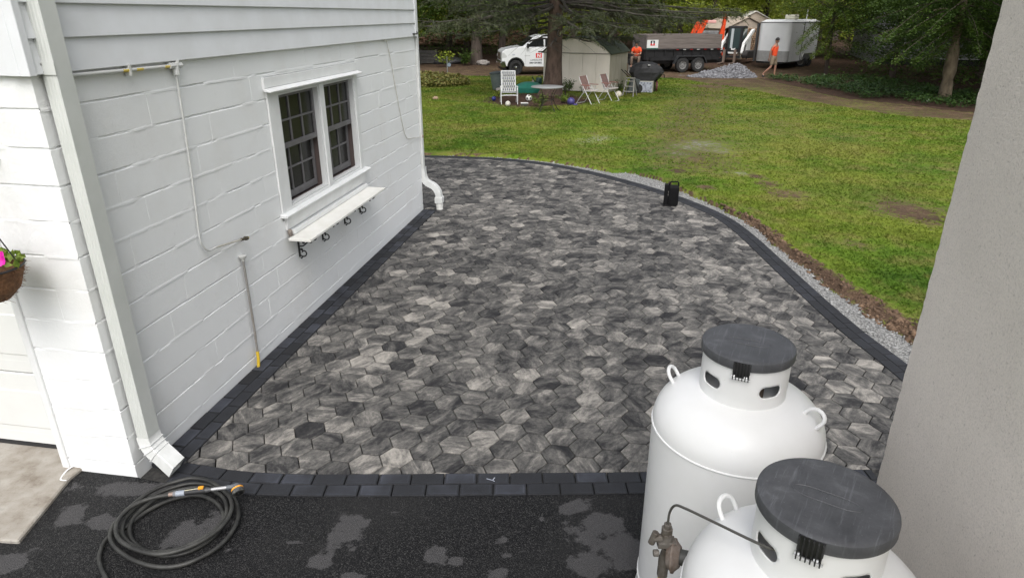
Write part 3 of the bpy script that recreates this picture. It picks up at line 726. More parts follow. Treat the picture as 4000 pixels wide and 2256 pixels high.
for (a, c_) in ((2.30, 3.075), (3.165, 3.905)):
    m_ = MB()
    for q in ((a, a + .022), (c_ - .022, c_)): m_.box((-.05, q[0], 1.076), (.004, q[1], 2.017))
    m_.box((-.05, a + .022, 1.076), (.004, c_ - .022, 1.094)); m_.box((-.05, a + .022, 1.998), (.004, c_ - .022, 2.017)); m_.build('storm_frame', WH2, win, bevel=.002)
    for (s0, s1, xo) in ((1.545, 1.998, -.045), (1.094, 1.60, -.095)):
        m_ = MB(); ya, yb = a + .022, c_ - .022
        m_.box((xo - .03, ya, s0), (xo, ya + .035, s1)); m_.box((xo - .03, yb - .035, s0), (xo, yb, s1)); m_.box((xo - .03, ya + .035, s0), (xo, yb - .035, s0 + (.045 if xo > -.06 else .06))); m_.box((xo - .03, ya + .035, s1 - .03), (xo, yb - .035, s1))
        sash = m_.build('sash', DARK, win, bevel=.002)
        gy0, gy1, gz0, gz1 = ya + .035, yb - .035, s0 + .045, s1 - .03
        m_ = MB()
        for q in (1, 2): yy = gy0 + (gy1 - gy0) * q / 3; m_.box((xo - .022, yy - .009, gz0), (xo - .004, yy + .009, gz1))
        zz = (gz0 + gz1) / 2; m_.box((xo - .0225, gy0, zz - .008), (xo - .0045, gy1, zz + .008)); m_.build('muntin', DARK, win)
        for i in range(3):
            for j in range(2):
                m_ = MB(); m_.box((xo - .020, gy0 + (gy1 - gy0) * i / 3, gz0 + (gz1 - gz0) * j / 2), (xo - .014, gy0 + (gy1 - gy0) * (i + 1) / 3, gz0 + (gz1 - gz0) * (j + 1) / 2)); m_.build('pane', GLS, win)
    m_ = MB(); m_.box((-.13, a, 1.076), (-.05, a + .004, 2.017)); m_.box((-.13, c_ - .004, 1.076), (-.05, c_, 2.017)); m_.box((-.13, a + .004, 1.066), (-.05, c_ - .004, 1.0755)); m_.build('jamb', mat('jamb_brown', (.10, .075, .07), .6), win)
m_ = MB(); m_.box((-.2, 2.2, 1.0), (-.135, 3.95, 2.1)); m_.build('dark_backing', mat('room_dark', (.012, .012, .012), .9), win)  # black board stands in for the unlit room behind the panes

# --- garage door in the front wall
GD = mat('garage_paint', (.70, .705, .685), .45, c2=(.655, .66, .64), vs=2, bump=.05, bs=90)
m_ = MB(); m_.box((-3.3, .175, .0), (-.49, .19, 2.12)); gd = m_.build('garage_door', GD, house)
hs = .53; pz = [.035 + hs * k for k in range(4)]
for k, z in enumerate(pz):
    m_ = MB(); m_.box((-3.3, .150, z + .004), (-.49, .175, z + hs - .004)); sec_ = m_.build('door_section', GD, gd, bevel=.006)
    for i in range(4):
        xa = -.49 - .07 - i * .69
        m_ = MB(); xb = xa - .60; za, zb_ = z + .085, z + hs - .085
        m_.add([(xa, .1495, za), (xb, .1495, za), (xb, .1495, zb_), (xa, .1495, zb_), (xa - .02, .158, za + .02), (xb + .02, .158, za + .02), (xb + .02, .158, zb_ - .02), (xa - .02, .158, zb_ - .02), (xa - .055, .146, za + .05), (xb + .055, .146, za + .05), (xb + .055, .146, zb_ - .05), (xa - .055, .146, zb_ - .05)],
               [(0, 1, 5, 4), (1, 2, 6, 5), (2, 3, 7, 6), (3, 0, 4, 7), (4, 5, 9, 8), (5, 6, 10, 9), (6, 7, 11, 10), (7, 4, 8, 11), (8, 9, 10, 11)])
        m_.build('door_panel', GD, gd)
m_ = MB(); m_.box((-3.3, .145, .0145), (-.49, .18, .038)); m_.build('door_seal', mat('rubber', (.02, .02, .021), .8), gd)
m_ = MB(); m_.box((-.505, -.012, .0), (-.455, .10, 2.12)); m_.box((-.52, .10, .0), (-.455, .148, 2.12)); m_.build('door_jamb', TRIM, house, bevel=.01, seg=2)

# --- downspouts
DSP = mat('downspout_metal', (.60, .615, .59), .42, c2=(.53, .55, .52), vs=3)
ds = ht('downspout', 'white ribbed downspout on the near corner of the house with an elbow at its foot', 'downspout', (.05, .09, 0))
O = (.05, .09, 0)
def spout_ring(cx, cy, sx, sy):
    # ribs on the face toward the drive
    pts = []
    n = 8
    for i in range(n + 1):
        t = i / n; d = .0035 if i % 2 else 0.
        pts.append((cx - sx / 2 + sx * t, cy - sy / 2 + d))
    pts += [(cx + sx / 2, cy + sy / 2), (cx - sx / 2, cy + sy / 2)]
    return pts
m_ = MB(O); m_.prism(spout_ring(.056, .105, .078, .105), .235, 4.6, 'z'); m_.build('pipe', DSP, ds, bevel=.003)
m_ = MB(O); N_ = 9; path = []
for i in range(N_):
    t = i / (N_ - 1); a = t * R(58); path.append((.056 + .14 * (1 - math.cos(a)) * 1.2, .105 - .02 * t, .25 - .15 * math.sin(a), a))
path.append((path[-1][0] + .125 * math.sin(R(58)), path[-1][1] - .03, path[-1][2] - .125 * math.cos(R(58)) * 1., R(58)))
vs, fs = [], []
for (x, y, z, a) in path:
    ex = Vector((math.cos(a), 0, math.sin(a)))            # across the bend
    for (s_, t_) in ((-1, -1), (1, -1), (1, 1), (-1, 1)):
        q = Vector((x, y + t_ * .056, z)) + ex * (s_ * .042); vs.append(q)
for i in range(len(path) - 1):
    for k in range(4): fs.append((4 * i + k, 4 * i + (k + 1) % 4, 4 * i + 4 + (k + 1) % 4, 4 * i + 4 + k))
ELB = mat('elbow_metal', (.70, .71, .70), .38, c2=(.58, .59, .57), vs=8)
m_.add(vs, fs); m_.build('elbow', ELB, ds, bevel=.003)
for k in (3, 5, 7):
    x, y, z, a = path[k]; ex = Vector((math.cos(a), 0, math.sin(a))); m_ = MB(O)
    c4 = [Vector((x, y + t_ * .0585, z)) + ex * (s_ * .0445) for (s_, t_) in ((-1, -1), (1, -1), (1, 1), (-1, 1), (-1, -1))]
    m_.tube(c4, .0035, 6); m_.build('crimp', ELB, ds)
m_ = MB(O); m_.box((.0, .048, 2.34), (.1, .0515, 2.40)); m_.build('strap', DSP, ds)
m_ = MB(O)
for zc in (2.352, 2.388): m_.cyl((.03, .0482, zc), (.03, .043, zc), .006, n=8)
m_.build('screw', mat('screw_steel', (.35, .35, .34), .4, metal=.7), ds)

d2 = ht('downspout', 'white downspout at the far corner of the house curving into a drain adapter', 'downspout', (0, 6.16, 0))
O = (0, 6.16, 0)
m_ = MB(O); m_.box((-.055, 6.125, .56), (.026, 6.20, 4.6)); m_.build('pipe', ELB, d2, bevel=.004)
pth = [(0., 6.16, .60), (0., 6.16, .54), (.010, 6.158, .46), (.045, 6.15, .395), (.10, 6.14, .36), (.16, 6.13, .335), (.21, 6.125, .285), (.235, 6.12, .225), (.24, 6.12, .17)]
cp = crom([np.array(p) for p in pth], n=4)
m_ = MB(O); vs, fs = [], []
for i, p in enumerate(cp):
    T_ = cp[min(i + 1, len(cp) - 1)] - cp[max(i - 1, 0)]; T_ = T_ / np.linalg.norm(T_); ex = np.array([-T_[2], 0, T_[0]]); ex /= np.linalg.norm(ex)
    ins = .004 if (i % 2 and 5 < i < len(cp) - 2) else 0
    for (s_, t_) in ((-1, -1), (1, -1), (1, 1), (-1, 1)): vs.append(p + ex * s_ * (.042 - (ins if s_ < 0 else ins * .3)) + np.array([0, t_ * .05, 0]))
for i in range(len(cp) - 1):
    for k in range(4): fs.append((4 * i + k, 4 * i + (k + 1) % 4, 4 * i + 4 + (k + 1) % 4, 4 * i + 4 + k))
m_.add([tuple(v) for v in vs], fs); m_.build('elbow', ELB, d2, bevel=.002)
m_ = MB(O); m_.box((.185, 6.06, .095), (.296, 6.18, .185)); m_.build('adapter', ELB, d2, bevel=.008, seg=2)
m_ = MB(O); m_.lathe([(.048, -.02), (.048, .05), (.052, .05), (.052, .094)], 20, c=(.24, 6.12, 0)); m_.build('drain_pipe', mat('pvc', (.74, .74, .71), .4), d2, smooth=True)

# --- pipes and cables on the side wall
PIPE = mat('painted_pipe', (.56, .57, .56), .45, c2=(.56, .56, .53), vs=12, bump=.2, bs=60)
YEL = mat('yellow_coating', (.62, .46, .06), .5, c2=(.55, .42, .10), vs=20)
gp = ht('gas_pipe', 'white painted gas pipe under the clapboards with bare yellow patches', 'pipe', (.03, .1, 2.32)); O = (.03, .1, 2.32)
m_ = MB(O); m_.cyl((.030, .06, 2.326), (.030, 1.0, 2.316), .0100, n=10); m_.build('run', PIPE, gp, smooth=True)
for (a, c_) in ((.13, .18), (.58, .63), (.69, .745), (.94, .985)):
    m_ = MB(O); m_.cyl((.030, a, 2.3252 - .0106 * (a - .06)), (.030, c_, 2.3252 - .0106 * (c_ - .06)), .0106, n=10); m_.build('bare_patch', YEL, gp, smooth=True)
m_ = MB(O); m_.cyl((.030, .985, 2.317), (.030, 1.10, 2.315), .019, n=8); m_.cyl((.030, 1.045, 2.33), (.030, 1.045, 2.262), .021, n=8); m_.cyl((.03, 1.07, 2.345), (.03, 1.07, 2.30), .014, n=8); m_.build('tee_fitting', PIPE, gp, smooth=True)
m_ = MB(O); m_.box((.004, .625, 2.29), (.046, .637, 2.35)); m_.build('clip', PIPE, gp)
m_ = MB(O); m_.tube(crom([np.array(p) for p in [(.026, 1.045, 2.27), (.022, 1.045, 2.1), (.018, 1.02, 1.6), (.018, .985, 1.24), (.022, .99, 1.16), (.028, 1.04, 1.105), (.032, 1.13, 1.10)]], n=5), .0066, 8); m_.build('drop', PIPE, gp, smooth=True)
m_ = MB(O); m_.tube([(.032, 1.12, 1.10), (.040, 1.30, 1.076), (.044, 1.42, 1.060)], .0066, 8); m_.build('stub', mat('tarnished_pipe', (.34, .33, .28), .5, c2=(.5, .48, .42), vs=15), gp, smooth=True)
m_ = MB(O); m_.cyl((.0438, 1.415, 1.0605), (.0465, 1.475, 1.0525), .0115, n=8); m_.cyl((.046, 1.462, 1.055), (.0475, 1.492, 1.050), .0165, n=6); m_.build('flare_nut', mat('dark_brass', (.10, .085, .06), .4, metal=.5), gp)
m_ = MB(O); m_.cyl((.0474, 1.490, 1.0503), (.0478, 1.499, 1.0490), .013, n=8); m_.build('yellow_plug', YEL, gp)
rp = ht('standpipe', 'rust-streaked conduit standing against the block wall with a yellow foot', 'pipe', (.03, 1.40, 0)); O = (.03, 1.40, 0)
m_ = MB(O); m_.tube([(.022, 1.43, .90), (.022, 1.43, .6), (.024, 1.425, .3), (.028, 1.41, .12)], .0095, 10); m_.build('conduit', mat('zinc_conduit', (.27, .26, .245), .5, metal=.2, c2=(.22, .16, .11), vs=7, ramp=(.45, .7), stretch=(1, 1, .3)), rp, smooth=True)
m_ = MB(O); m_.lathe([(.013, .885), (.014, .9), (.028, .915), (.030, .928), (.004, .932)], 12, c=(.022, 1.43, 0)); m_.build('cap', PIPE, rp, smooth=True)
m_ = MB(O); m_.tube([(.028, 1.41, .125), (.032, 1.40, .06), (.030, 1.385, -.01)], .0125, 10); m_.build('yellow_sleeve', mat('yellow_sleeve', (.70, .47, .02), .45, c2=(.60, .42, .05), vs=12), rp, smooth=True)
cb = ht('cable', 'thin white cable looping down the wall near the far corner', 'cable', (.01, 5.0, 2.33)); O = (.01, 5.0, 2.33)
m_ = MB(O); m_.tube(crom([np.array(p) for p in [(.03, 4.86, 2.338), (.025, 4.93, 2.33), (.016, 4.99, 2.27), (.012, 5.08, 2.1), (.012, 5.2, 1.75), (.012, 5.32, 1.42), (.012, 5.40, 1.24), (.013, 5.46, 1.15), (.015, 5.56, 1.10), (.016, 5.8, 1.07), (.018, 6.08, 1.035), (.02, 6.16, 1.03)]], n=6), .0042, 6); m_.build('line', mat('cable_pvc', (.60, .59, .55), .5, c2=(.45, .42, .36), vs=14), cb, smooth=True)
m_ = MB(O); m_.sphere((.022, 6.165, 1.03), .022, 10, 7); m_.build('end_plug', mat('plug_brown', (.22, .17, .13), .6), cb, smooth=True)
hk = ht('siding_hook', 'small black hook fixed to the clapboards near the far corner board', 'hook', (.036, 5.97, 2.375)); O = (.036, 5.97, 2.375)
IRON = mat('black_iron', (.012, .012, .012), .5, bump=.3, bs=90)
m_ = MB(O); m_.box((.030, 5.93, 2.365), (.048, 6.02, 2.383)); m_.tube([(.04, 5.94, 2.375), (.075, 5.95, 2.37), (.085, 5.955, 2.39), (.08, 5.96, 2.405)], .007, 6); m_.tube([(.04, 6.01, 2.375), (.07, 6.01, 2.372), (.078, 6.01, 2.39)], .008, 6); m_.build('bracket', IRON, hk)

# --- shelf below the window on iron brackets
sh = ht('wall_shelf', 'white board shelf on black iron scroll brackets below the window', 'shelf', (.0, 3.05, .84)); O = (0., 3.05, .84)
m_ = MB(O); m_.box((.034, 2.115, .818), (.238, 3.975, .842)); m_.build('board', mat('shelf_paint', (.78, .775, .74), .5, c2=(.70, .69, .64), vs=5, bump=.15, bs=70), sh, bevel=.003)
m_ = MB(O); m_.box((.0, 2.22, .845), (.045, 3.95, .888)); m_.build('cleat', TRIM, sh, bevel=.004)
for yb in (2.33, 2.815, 3.35, 3.775):
    m_ = MB(O)
    m_.box((.002, yb - .009, .60), (.012, yb + .009, .817)); m_.box((.012, yb - .009, .806), (.215, yb + .009, .817))
    def sp(cx, cz, r0, r1, a0, a1, n=14): return [(cx + (r0 + (r1 - r0) * i / n) * math.cos(a0 + (a1 - a0) * i / n), yb, cz + (r0 + (r1 - r0) * i / n) * math.sin(a0 + (a1 - a0) * i / n)) for i in range(n + 1)]
    m_.tube(sp(.045, .640, .042, .012, R(200), R(520)), .0062, 5)
    m_.tube(sp(.16, .785, .026, .010, R(60), R(-250)), .0062, 5)
    m_.tube(crom([np.array(p) for p in [(.012, yb, .70), (.05, yb, .705), (.10, yb, .745), (.15, yb, .765), (.20, yb, .80)]], n=4), .0065, 5)
    m_.tube(sp(.075, .775, .022, .008, R(-90), R(180)), .0055, 5); m_.tube([(.03, yb, .60), (.02, yb, .585), (.012, yb, .595)], .006, 5)
    for (lx, lz) in ((.055, .735), (.11, .775), (.03, .67), (.125, .745)): m_.sphere((lx, yb, lz), .015, 6, 4, (1, .35, .8))
    m_.build('bracket', IRON, sh)
m_ = MB(O)
for yb in np.arange(2.45, 3.9, .135): m_.tube([(.19, yb, .817), (.20, yb + .03, .800), (.19, yb + .06, .812)], .006, 5)
m_.build('iron_trim', IRON, sh)
m_ = MB(O); m_.sphere((.03, 2.17, .875), .032, 8, 6, (.7, .7, 1.1)); m_.build('spindle_end', mat('bare_wood', (.30, .26, .22), .8, c2=(.12, .1, .09), vs=40), sh)

# --- hanging flower basket by the garage
fbk = ht('flower_basket', 'coco-lined hanging basket with pink petunias at the garage corner', 'basket', (-.30, -.25, 1.28)); O = (-.30, -.25, 1.28)
rgb = np.random.default_rng(3); bc = (-.31, -.25, 1.44)
m_ = MB(O); m_.lathe([(.01, -.19), (.07, -.175), (.125, -.12), (.155, -.04), (.165, .0), (.15, .0), (.1, -.02)], 24, c=bc); lin = m_.build('coco_liner', mat('coco_fibre', (.12, .055, .025), .95, c2=(.26, .13, .06), vs=45, bump=1., bs=160, bdist=.01), fbk)
m_ = MB(O); tip = []
for i in range(420):
    a = rgb.random() * 6.28; t = rgb.random(); r_ = .05 + .115 * math.sin(t * 1.5); z_ = -.185 * (1 - t); p = Vector((bc[0] + r_ * math.cos(a), bc[1] + r_ * math.sin(a), bc[2] + z_)); q = p + Vector((math.cos(a + rgb.normal(0, .6)), math.sin(a + rgb.normal(0, .6)), rgb.normal(-.2, .5))) * .022
    m_.tube([p, q], [.0016, .0006], 3)
m_.build('coco_strand', _M['coco_fibre'], fbk)
m_ = MB(O); m_.lathe([(.167, -.006), (.172, .0), (.167, .006), (.163, 0)], 24, c=bc, capt=False); m_.build('wire_rim', IRON, fbk)
m_ = MB(O)
for a in (.3, 2.4, 4.5): m_.tube([(bc[0] + .165 * math.cos(a), bc[1] + .165 * math.sin(a), bc[2]), (bc[0], bc[1], bc[2] + .42)], .0035, 5)
m_.tube([(bc[0], bc[1], bc[2] + .42), (bc[0], bc[1], bc[2] + .47), (bc[0], .0, bc[2] + .49)], .006, 6); m_.build('chain', IRON, fbk)
m_ = MB(O)
for i in range(190):
    a = rgb.random() * 6.28; r_ = .17 * rgb.random() ** .5; p = Vector((bc[0] + r_ * math.cos(a), bc[1] + r_ * math.sin(a), bc[2] + .01 + .085 * rgb.random() * (1.2 - r_ / .17)))
    d = Vector(rgb.normal(0, 1, 3)).normalized(); e = d.orthogonal().normalized(); l = .022 + .012 * rgb.random()
    m_.add([p - d * l, p + e * l * .5, p + d * l, p - e * l * .5], [(0, 1, 2, 3)])
m_.build('foliage', mat('petunia_leaf', (.10, .17, .02), .6, c2=(.26, .34, .05), vs=30, trans=.3), fbk)
PNK = mat('petal_pink', (.75, .03, .42), .5, trans=.3)
for (dx, dy, dz, s_) in ((.05, -.08, .155, .04), (.02, -.12, .11, .034), (.175, -.05, .085, .030), (.20, -.07, .070, .026), (-.05, -.05, .16, .04)):
    p = Vector((bc[0] + dx, bc[1] + dy, bc[2] + dz)); ax_ = Vector((.3 * dx, -.8, .35)).normalized(); u_ = ax_.orthogonal().normalized(); v_ = ax_.cross(u_)
    vs = [p]; n = 15
    for k in range(n): q = 2 * math.pi * k / n; r_ = s_ * (1 - .16 * (k % 3 == 0)); vs.append(p + (u_ * math.cos(q) + v_ * math.sin(q)) * r_ + ax_ * (.012 + .004 * (k % 2)))
    m_ = MB(O); m_.add(vs, [(0, 1 + k, 1 + (k + 1) % n) for k in range(n)]); m_.build('flower', PNK, fbk)
m_ = MB(O)
for (dx, dy, dz) in ((.05, -.08, .15), (.175, -.05, .08), (.09, -.05, .13)): m_.tube([(bc[0] + dx * .3, bc[1] + dy * .3, bc[2] + .02), (bc[0] + dx, bc[1] + dy + .01, bc[2] + dz)], .002, 4)
m_.build('stem', _M['petunia_leaf'], fbk)

# white plastic strap lying in a loop at the apron corner
st = ht('plastic_strap', 'loop of white strapping lying on the apron beside the garage pier', 'strap', (-.43, -.08, .015)); O = (-.43, -.08, .015)
m_ = MB(O); m_.tube([(-.39 + .055 * math.cos(a), -.055 + .06 * math.sin(a) * 1.3, .018 + .006 * math.sin(3 * a)) for a in np.linspace(R(60), R(290), 14)], .0055, 6, squash=.5); m_.build('band', mat('strap_white', (.72, .72, .71), .5), st)

# ================================================================= STUCCO WALL, close on the right
E0 = np.array([1.60, 2.353]); b = NB('stucco'); gen = b.N.new('ShaderNodeNewGeometry').outputs['Position']
n1 = b.noise(gen, 150, 4, .65); n2 = b.noise(gen, 45, 4, .6, .3); n3 = b.noise(gen, 3, 4); pit = b.ramp(b.noise(gen, 95, 4, .7), [(.60, 0.), (.70, 1.)])
c = b.mix(b.ramp(n3, [(.35, 0.), (.7, 1.)]), (.79, .73, .67), (.85, .785, .72)); c = b.mix(b.math('MULTIPLY', pit, .55), c, (.33, .30, .28))  # pits darkened in the colour, painting in the shade of the grain
c = b.mix(b.ramp(n1, [(.3, .4), (.55, 0.)]), c, (.46, .43, .40))
nm = b.bump(n2, .45, .005); nm = b.bump(n1, .9, .005, nm); nm = b.bump(b.math('SUBTRACT', 1., pit), .5, .004, nm)
b.done(c, .9, nm, .2); STU = b.m
sw = thing('stucco_wall', 'beige stucco house wall rising past the propane tanks', 'wall', (E0[0], E0[1], 0), -HA)
# far upright edge slightly ragged, as trowelled
zs_ = np.arange(-.1, 5.2, .02); vs, fs = [], []
rr = .0008 * (fbm(zs_ * 9, zs_ * 0, 19) - .5) * 2 + .0015 * (vn(zs_ * 45, zs_ * 0, 23) - .5) * 2
cols = [(.35, 0.), (.012, 0.), (.004, -.004), (0., -.012), (0., -.022), (0., -.3), (0., -1.2), (0., -4.5), (.35, -4.5)]
for z_, r_ in zip(zs_, rr):
    for (x, y) in cols: vs.append((x - (r_ if x < .02 and y > -.02 else 0), y + (r_ if y > -.02 else 0), z_))
nc = len(cols)
for i in range(len(zs_) - 1):
    for k in range(nc): fs.append((nc * i + k, nc * i + (k + 1) % nc, nc * i + nc + (k + 1) % nc, nc * i + nc + k))
fs.append(tuple(range(nc))); fs.append(tuple(reversed(range((len(zs_) - 1) * nc, len(zs_) * nc))))
m_ = MB(); m_.add(vs, fs); m_.build('wall_face', STU, sw)
# ================================================================= PROPANE TANKS
b = NB('tank_paint'); gen = b.N.new('ShaderNodeNewGeometry').outputs['Position']
n1 = b.noise(gen, 3.5, 5, .6); n2 = b.noise(gen, 46, 5, .7); n3 = b.noise(gen, 11, 7, .8, .8); n4 = b.noise(gen, 30, 3)
c = b.mix(b.ramp(n1, [(.35, 0.), (.7, 1.)]), (.80, .80, .80), (.75, .75, .74))
c = b.mix(b.ramp(n2, [(.70, 0.), (.75, .7)]), c, (.36, .33, .30)); c = b.mix(b.ramp(n3, [(.66, 0.), (.80, .4)]), c, (.60, .585, .56))   # chips and scuffs
b.done(c, b.ramp(n3, [(.4, .30), (.7, .48)]), b.bump(n4, .05, .003), .45); TW = b.m
b = NB('lid_plastic'); pos = b.coord('Object'); n1 = b.noise(pos, 7, 7, .75, .4); n2 = b.noise(pos, 120, 4, .7); sc_ = b.noise(b.coord('Object', (60, 4, 1)), 1.5, 5, .7, .5)
c = b.ramp(n1, [(.3, (.045, .046, .050)), (.55, (.082, .084, .091)), (.75, (.15, .154, .165))]); c = b.mix(b.ramp(sc_, [(.56, 0.), (.70, .6)]), c, (.17, .175, .19)); c = b.mix(b.ramp(n2, [(.66, 0.), (.76, .7)]), c, (.26, .26, .27))
b.done(c, b.ramp(n1, [(.3, .42), (.7, .62)]), b.bump(n2, .2, .002), .4); LID = b.m
BLKP = mat('black_plastic', (.012, .012, .013), .45, c2=(.03, .03, .032), vs=20)
STEEL = mat('bright_steel', (.55, .55, .54), .3, metal=.9)
RUST = mat('weathered_valve', (.11, .075, .055), .7, metal=.25, c2=(.20, .17, .15), vs=28, bump=.6, bs=70)
def make_tank(name, label, loc, rz, lug_a):
    t = thing(name, label, 'tank', loc, rz, 'vertical propane tanks beside the stucco wall')
    Rd = .350
    prof = [(.30, 0.), (.36, .01), (Rd - .006, .06), (Rd, .10), (Rd, .995)]
    for i in range(1, 15):
        a = i / 14 * math.pi / 2; prof.append((max(.0005, Rd * math.cos(a) ** .64), 1.0 + .195 * math.sin(a)))
    m_ = MB(); m_.lathe(prof, 96); m_.build('body', TW, t, smooth=True)
    for z in (.998, .14):
        m_ = MB(); m_.tube([(math.cos(q) * (Rd + .0005), math.sin(q) * (Rd + .0005), z) for q in np.linspace(0, 2 * math.pi, 73)], .0045, 6, cap=False); m_.build('weld_seam', TW, t, smooth=True)
    # collar with four oblong hand holes
    rc, z0, z1 = .171, 1.155, 1.358; nu, nz = 160, 26; vs, fs = [], []
    for j in range(nz + 1):
        for i in range(nu):
            q = 2 * math.pi * i / nu; vs.append((rc * math.cos(q), rc * math.sin(q), z0 + (z1 - z0) * j / nz))
    holes = [R(-90 + 42), R(-90 - 42), R(90 - 42), R(90 + 42)]; bl = []
    for j in range(nz):
        for i in range(nu):
            q = 2 * math.pi * (i + .5) / nu; zc = z0 + (z1 - z0) * (j + .5) / nz; cut = False
            for h in holes:
                dq = (q - h + math.pi) % (2 * math.pi) - math.pi; sx = max(0, abs(dq * rc) - .024)
                if math.hypot(sx, zc - 1.262) < .0245: cut = True
            if not cut: fs.append((nu * j + i, nu * j + (i + 1) % nu, nu * (j + 1) + (i + 1) % nu, nu * (j + 1) + i))
    # settle the rim of each hole onto its true outline
    V = np.array(vs); used = np.zeros(len(V), int)
    for f in fs:
        for k in f: used[k] += 1
    for k in range(len(V)):
        if 0 < used[k] < 4 and z0 + .01 < V[k][2] < z1 - .01:
            q = math.atan2(V[k][1], V[k][0])
            for h in holes:
                dq = (q - h + math.pi) % (2 * math.pi) - math.pi; lx = dq * rc; lz = V[k][2] - 1.262
                if abs(lx) < .07 and abs(lz) < .045:
                    cx = max(-.024, min(.024, lx)); d = math.hypot(lx - cx, lz) + 1e-9; lx, lz = cx + (lx - cx) * .0245 / d, lz * .0245 / d
                    V[k] = (rc * math.cos(h + lx / rc), rc * math.sin(h + lx / rc), 1.262 + lz)
    m_ = MB(); m_.add([tuple(v) for v in V], fs); co = m_.build('collar', TW, t, smooth=True)
    so = co.modifiers.new('thickness', 'SOLIDIFY'); so.thickness = .0045; so.offset = -1
    m_ = MB(); m_.tube([(math.cos(q) * .172, math.sin(q) * .172, 1.166) for q in np.linspace(R(-130), R(-60), 20)], .004, 6); m_.tube([(math.cos(q) * .172, math.sin(q) * .172, 1.166) for q in np.linspace(R(20), R(110), 20)], .004, 6); m_.build('collar_weld', TW, t, smooth=True)
    m_ = MB(); m_.cyl((.02, .03, 1.15), (.02, .03, 1.30), .03, n=12); m_.cyl((-.06, -.04, 1.16), (-.06, -.04, 1.27), .022, n=10); m_.cyl((-.06, -.04, 1.27), (-.06, -.04, 1.29), .035, n=10); m_.cyl((.07, -.06, 1.16), (.07, -.06, 1.26), .02, n=6); m_.cyl((.0, -.09, 1.19), (.0, -.09, 1.25), .03, n=10); m_.build('valve_group', RUST, t, smooth=True)
    lp = [(.001, 1.394), (.05, 1.3945), (.11, 1.396), (.150, 1.3975), (.168, 1.3985), (.180, 1.397), (.1875, 1.392), (.1895, 1.384), (.1895, 1.359), (.187, 1.355), (.183, 1.3555)]
    lp = [(r_ * .962, z_) for r_, z_ in lp]; m_ = MB(); m_.lathe(lp, 72, capt=False); lid = m_.build('lid', LID, t, smooth=True)
    m_ = MB(); m_.tube([(.062 * math.copysign(1, math.cos(q)) * (abs(math.cos(q)) > .001) * 0 + (.055 * math.cos(q) + .035 * math.copysign(1, math.cos(q))), .024 * math.sin(q), 1.3952) for q in np.linspace(0, 2 * math.pi, 49)], .0016, 4, cap=False); m_.build('embossed_ring', LID, lid)
    # hinge toward -y
    m_ = MB()
    for k in (-2.5, -1.5, -.5, .5, 1.5, 2.5):
        x = k * .0115; m_.box((x - .0018, -.1917, 1.318), (x + .0018, -.1787, 1.390))
    m_.build('hinge_rib', BLKP, t, bevel=.001); m_ = MB(); m_.box((-.032, -.1827, 1.345), (.032, -.1767, 1.391)); m_.box((-.03, -.1787, 1.322), (.03, -.1732, 1.350)); m_.build('hinge_plate', BLKP, t)
    m_ = MB(); m_.cyl((-.036, -.1837, 1.324), (.036, -.1837, 1.324), .0042, n=8); m_.cyl((-.034, -.1797, 1.330), (-.022, -.1797, 1.330), .005, n=6); m_.cyl((.012, -.1797, 1.330), (.024, -.1797, 1.330), .005, n=6); m_.build('hinge_pin', STEEL, t)
    for a, tw in lug_a:
        ca_, sa_ = math.cos(a), math.sin(a); rr_ = .275; zb_ = 1.0 + .195 * math.sin(math.acos((rr_ / Rd) ** (1 / .64)))
        tng = (Vector((-sa_, ca_, 0)) * math.cos(tw) - Vector((ca_, sa_, -.45)) * math.sin(tw)).normalized(); o_ = Vector((ca_ * rr_, sa_ * rr_, zb_ - .012)); nrm = Vector((ca_ * .55, sa_ * .55, .83)).normalized()
        pts = [o_ - tng * .036, o_ - tng * .036 + nrm * .035]
        for k in range(1, 8): q = math.pi * k / 8; pts.append(o_ - tng * .036 * math.cos(q) + nrm * (.035 + .034 * math.sin(q)))
        pts += [o_ + tng * .036 + nrm * .035, o_ + tng * .036]
        m_ = MB(); m_.tube(pts, .0078, 8); m_.build('lifting_lug', TW, t, smooth=True)
    return t
t1 = make_tank('propane_tank', 'farther white propane tank standing whole beyond the other one', (.955, 2.372, -.006), R(-25), ((R(172), 0.), (R(-12), 1.2)))
t2 = make_tank('propane_tank', 'nearer white propane tank with a regulator beside it, cut by the frame', (.862, 1.447, -.006), R(-34), ((R(160), 0.), (R(-20), 1.2)))
# regulator on the near tank's line (its own thing)
rg0 = (.505, 1.68, .985)
rl = thing('gas_regulator', 'corroded brown gas regulator on a yellow riser beside the near tank', 'regulator', (rg0[0], rg0[1], 0))
def ro(p): return (p[0] - rg0[0], p[1] - rg0[1], p[2])
X, Y, Z = rg0
m_ = MB((X, Y, 0)); m_.cyl((X, Y, .0), (X, Y, Z - .115), .014, n=12); m_.build('riser', mat('yellow_riser', (.72, .52, .01), .4), rl, smooth=True)
m_ = MB((X, Y, 0)); m_.cyl((X, Y, Z - .118), (X, Y, Z - .085), .018, n=6); m_.tube([(X, Y, Z - .09), (X + .004, Y, Z - .05), (X + .012, Y, Z)], [.017, .022, .02], 10)
m_.build('outlet', mat('cast_grey', (.17, .155, .14), .6, metal=.4, c2=(.09, .075, .06), vs=30, bump=.5, bs=60), rl, smooth=True)
m_ = MB((X, Y, 0)); dv = Vector((.86, -.38, .10)).normalized(); c0 = Vector((X + .022, Y - .012, Z - .018))
def disc(c, d, r, h, n=24, r2=None): m_.cyl(tuple(c), tuple(c + d * h), r, r2, n)
disc(c0 - dv * .014, dv, .040, .016, r2=.052); disc(c0 + dv * .002, dv, .056, .007); disc(c0 + dv * .009, dv, .052, .018, r2=.034); m_.build('diaphragm_case', RUST, rl, smooth=True)
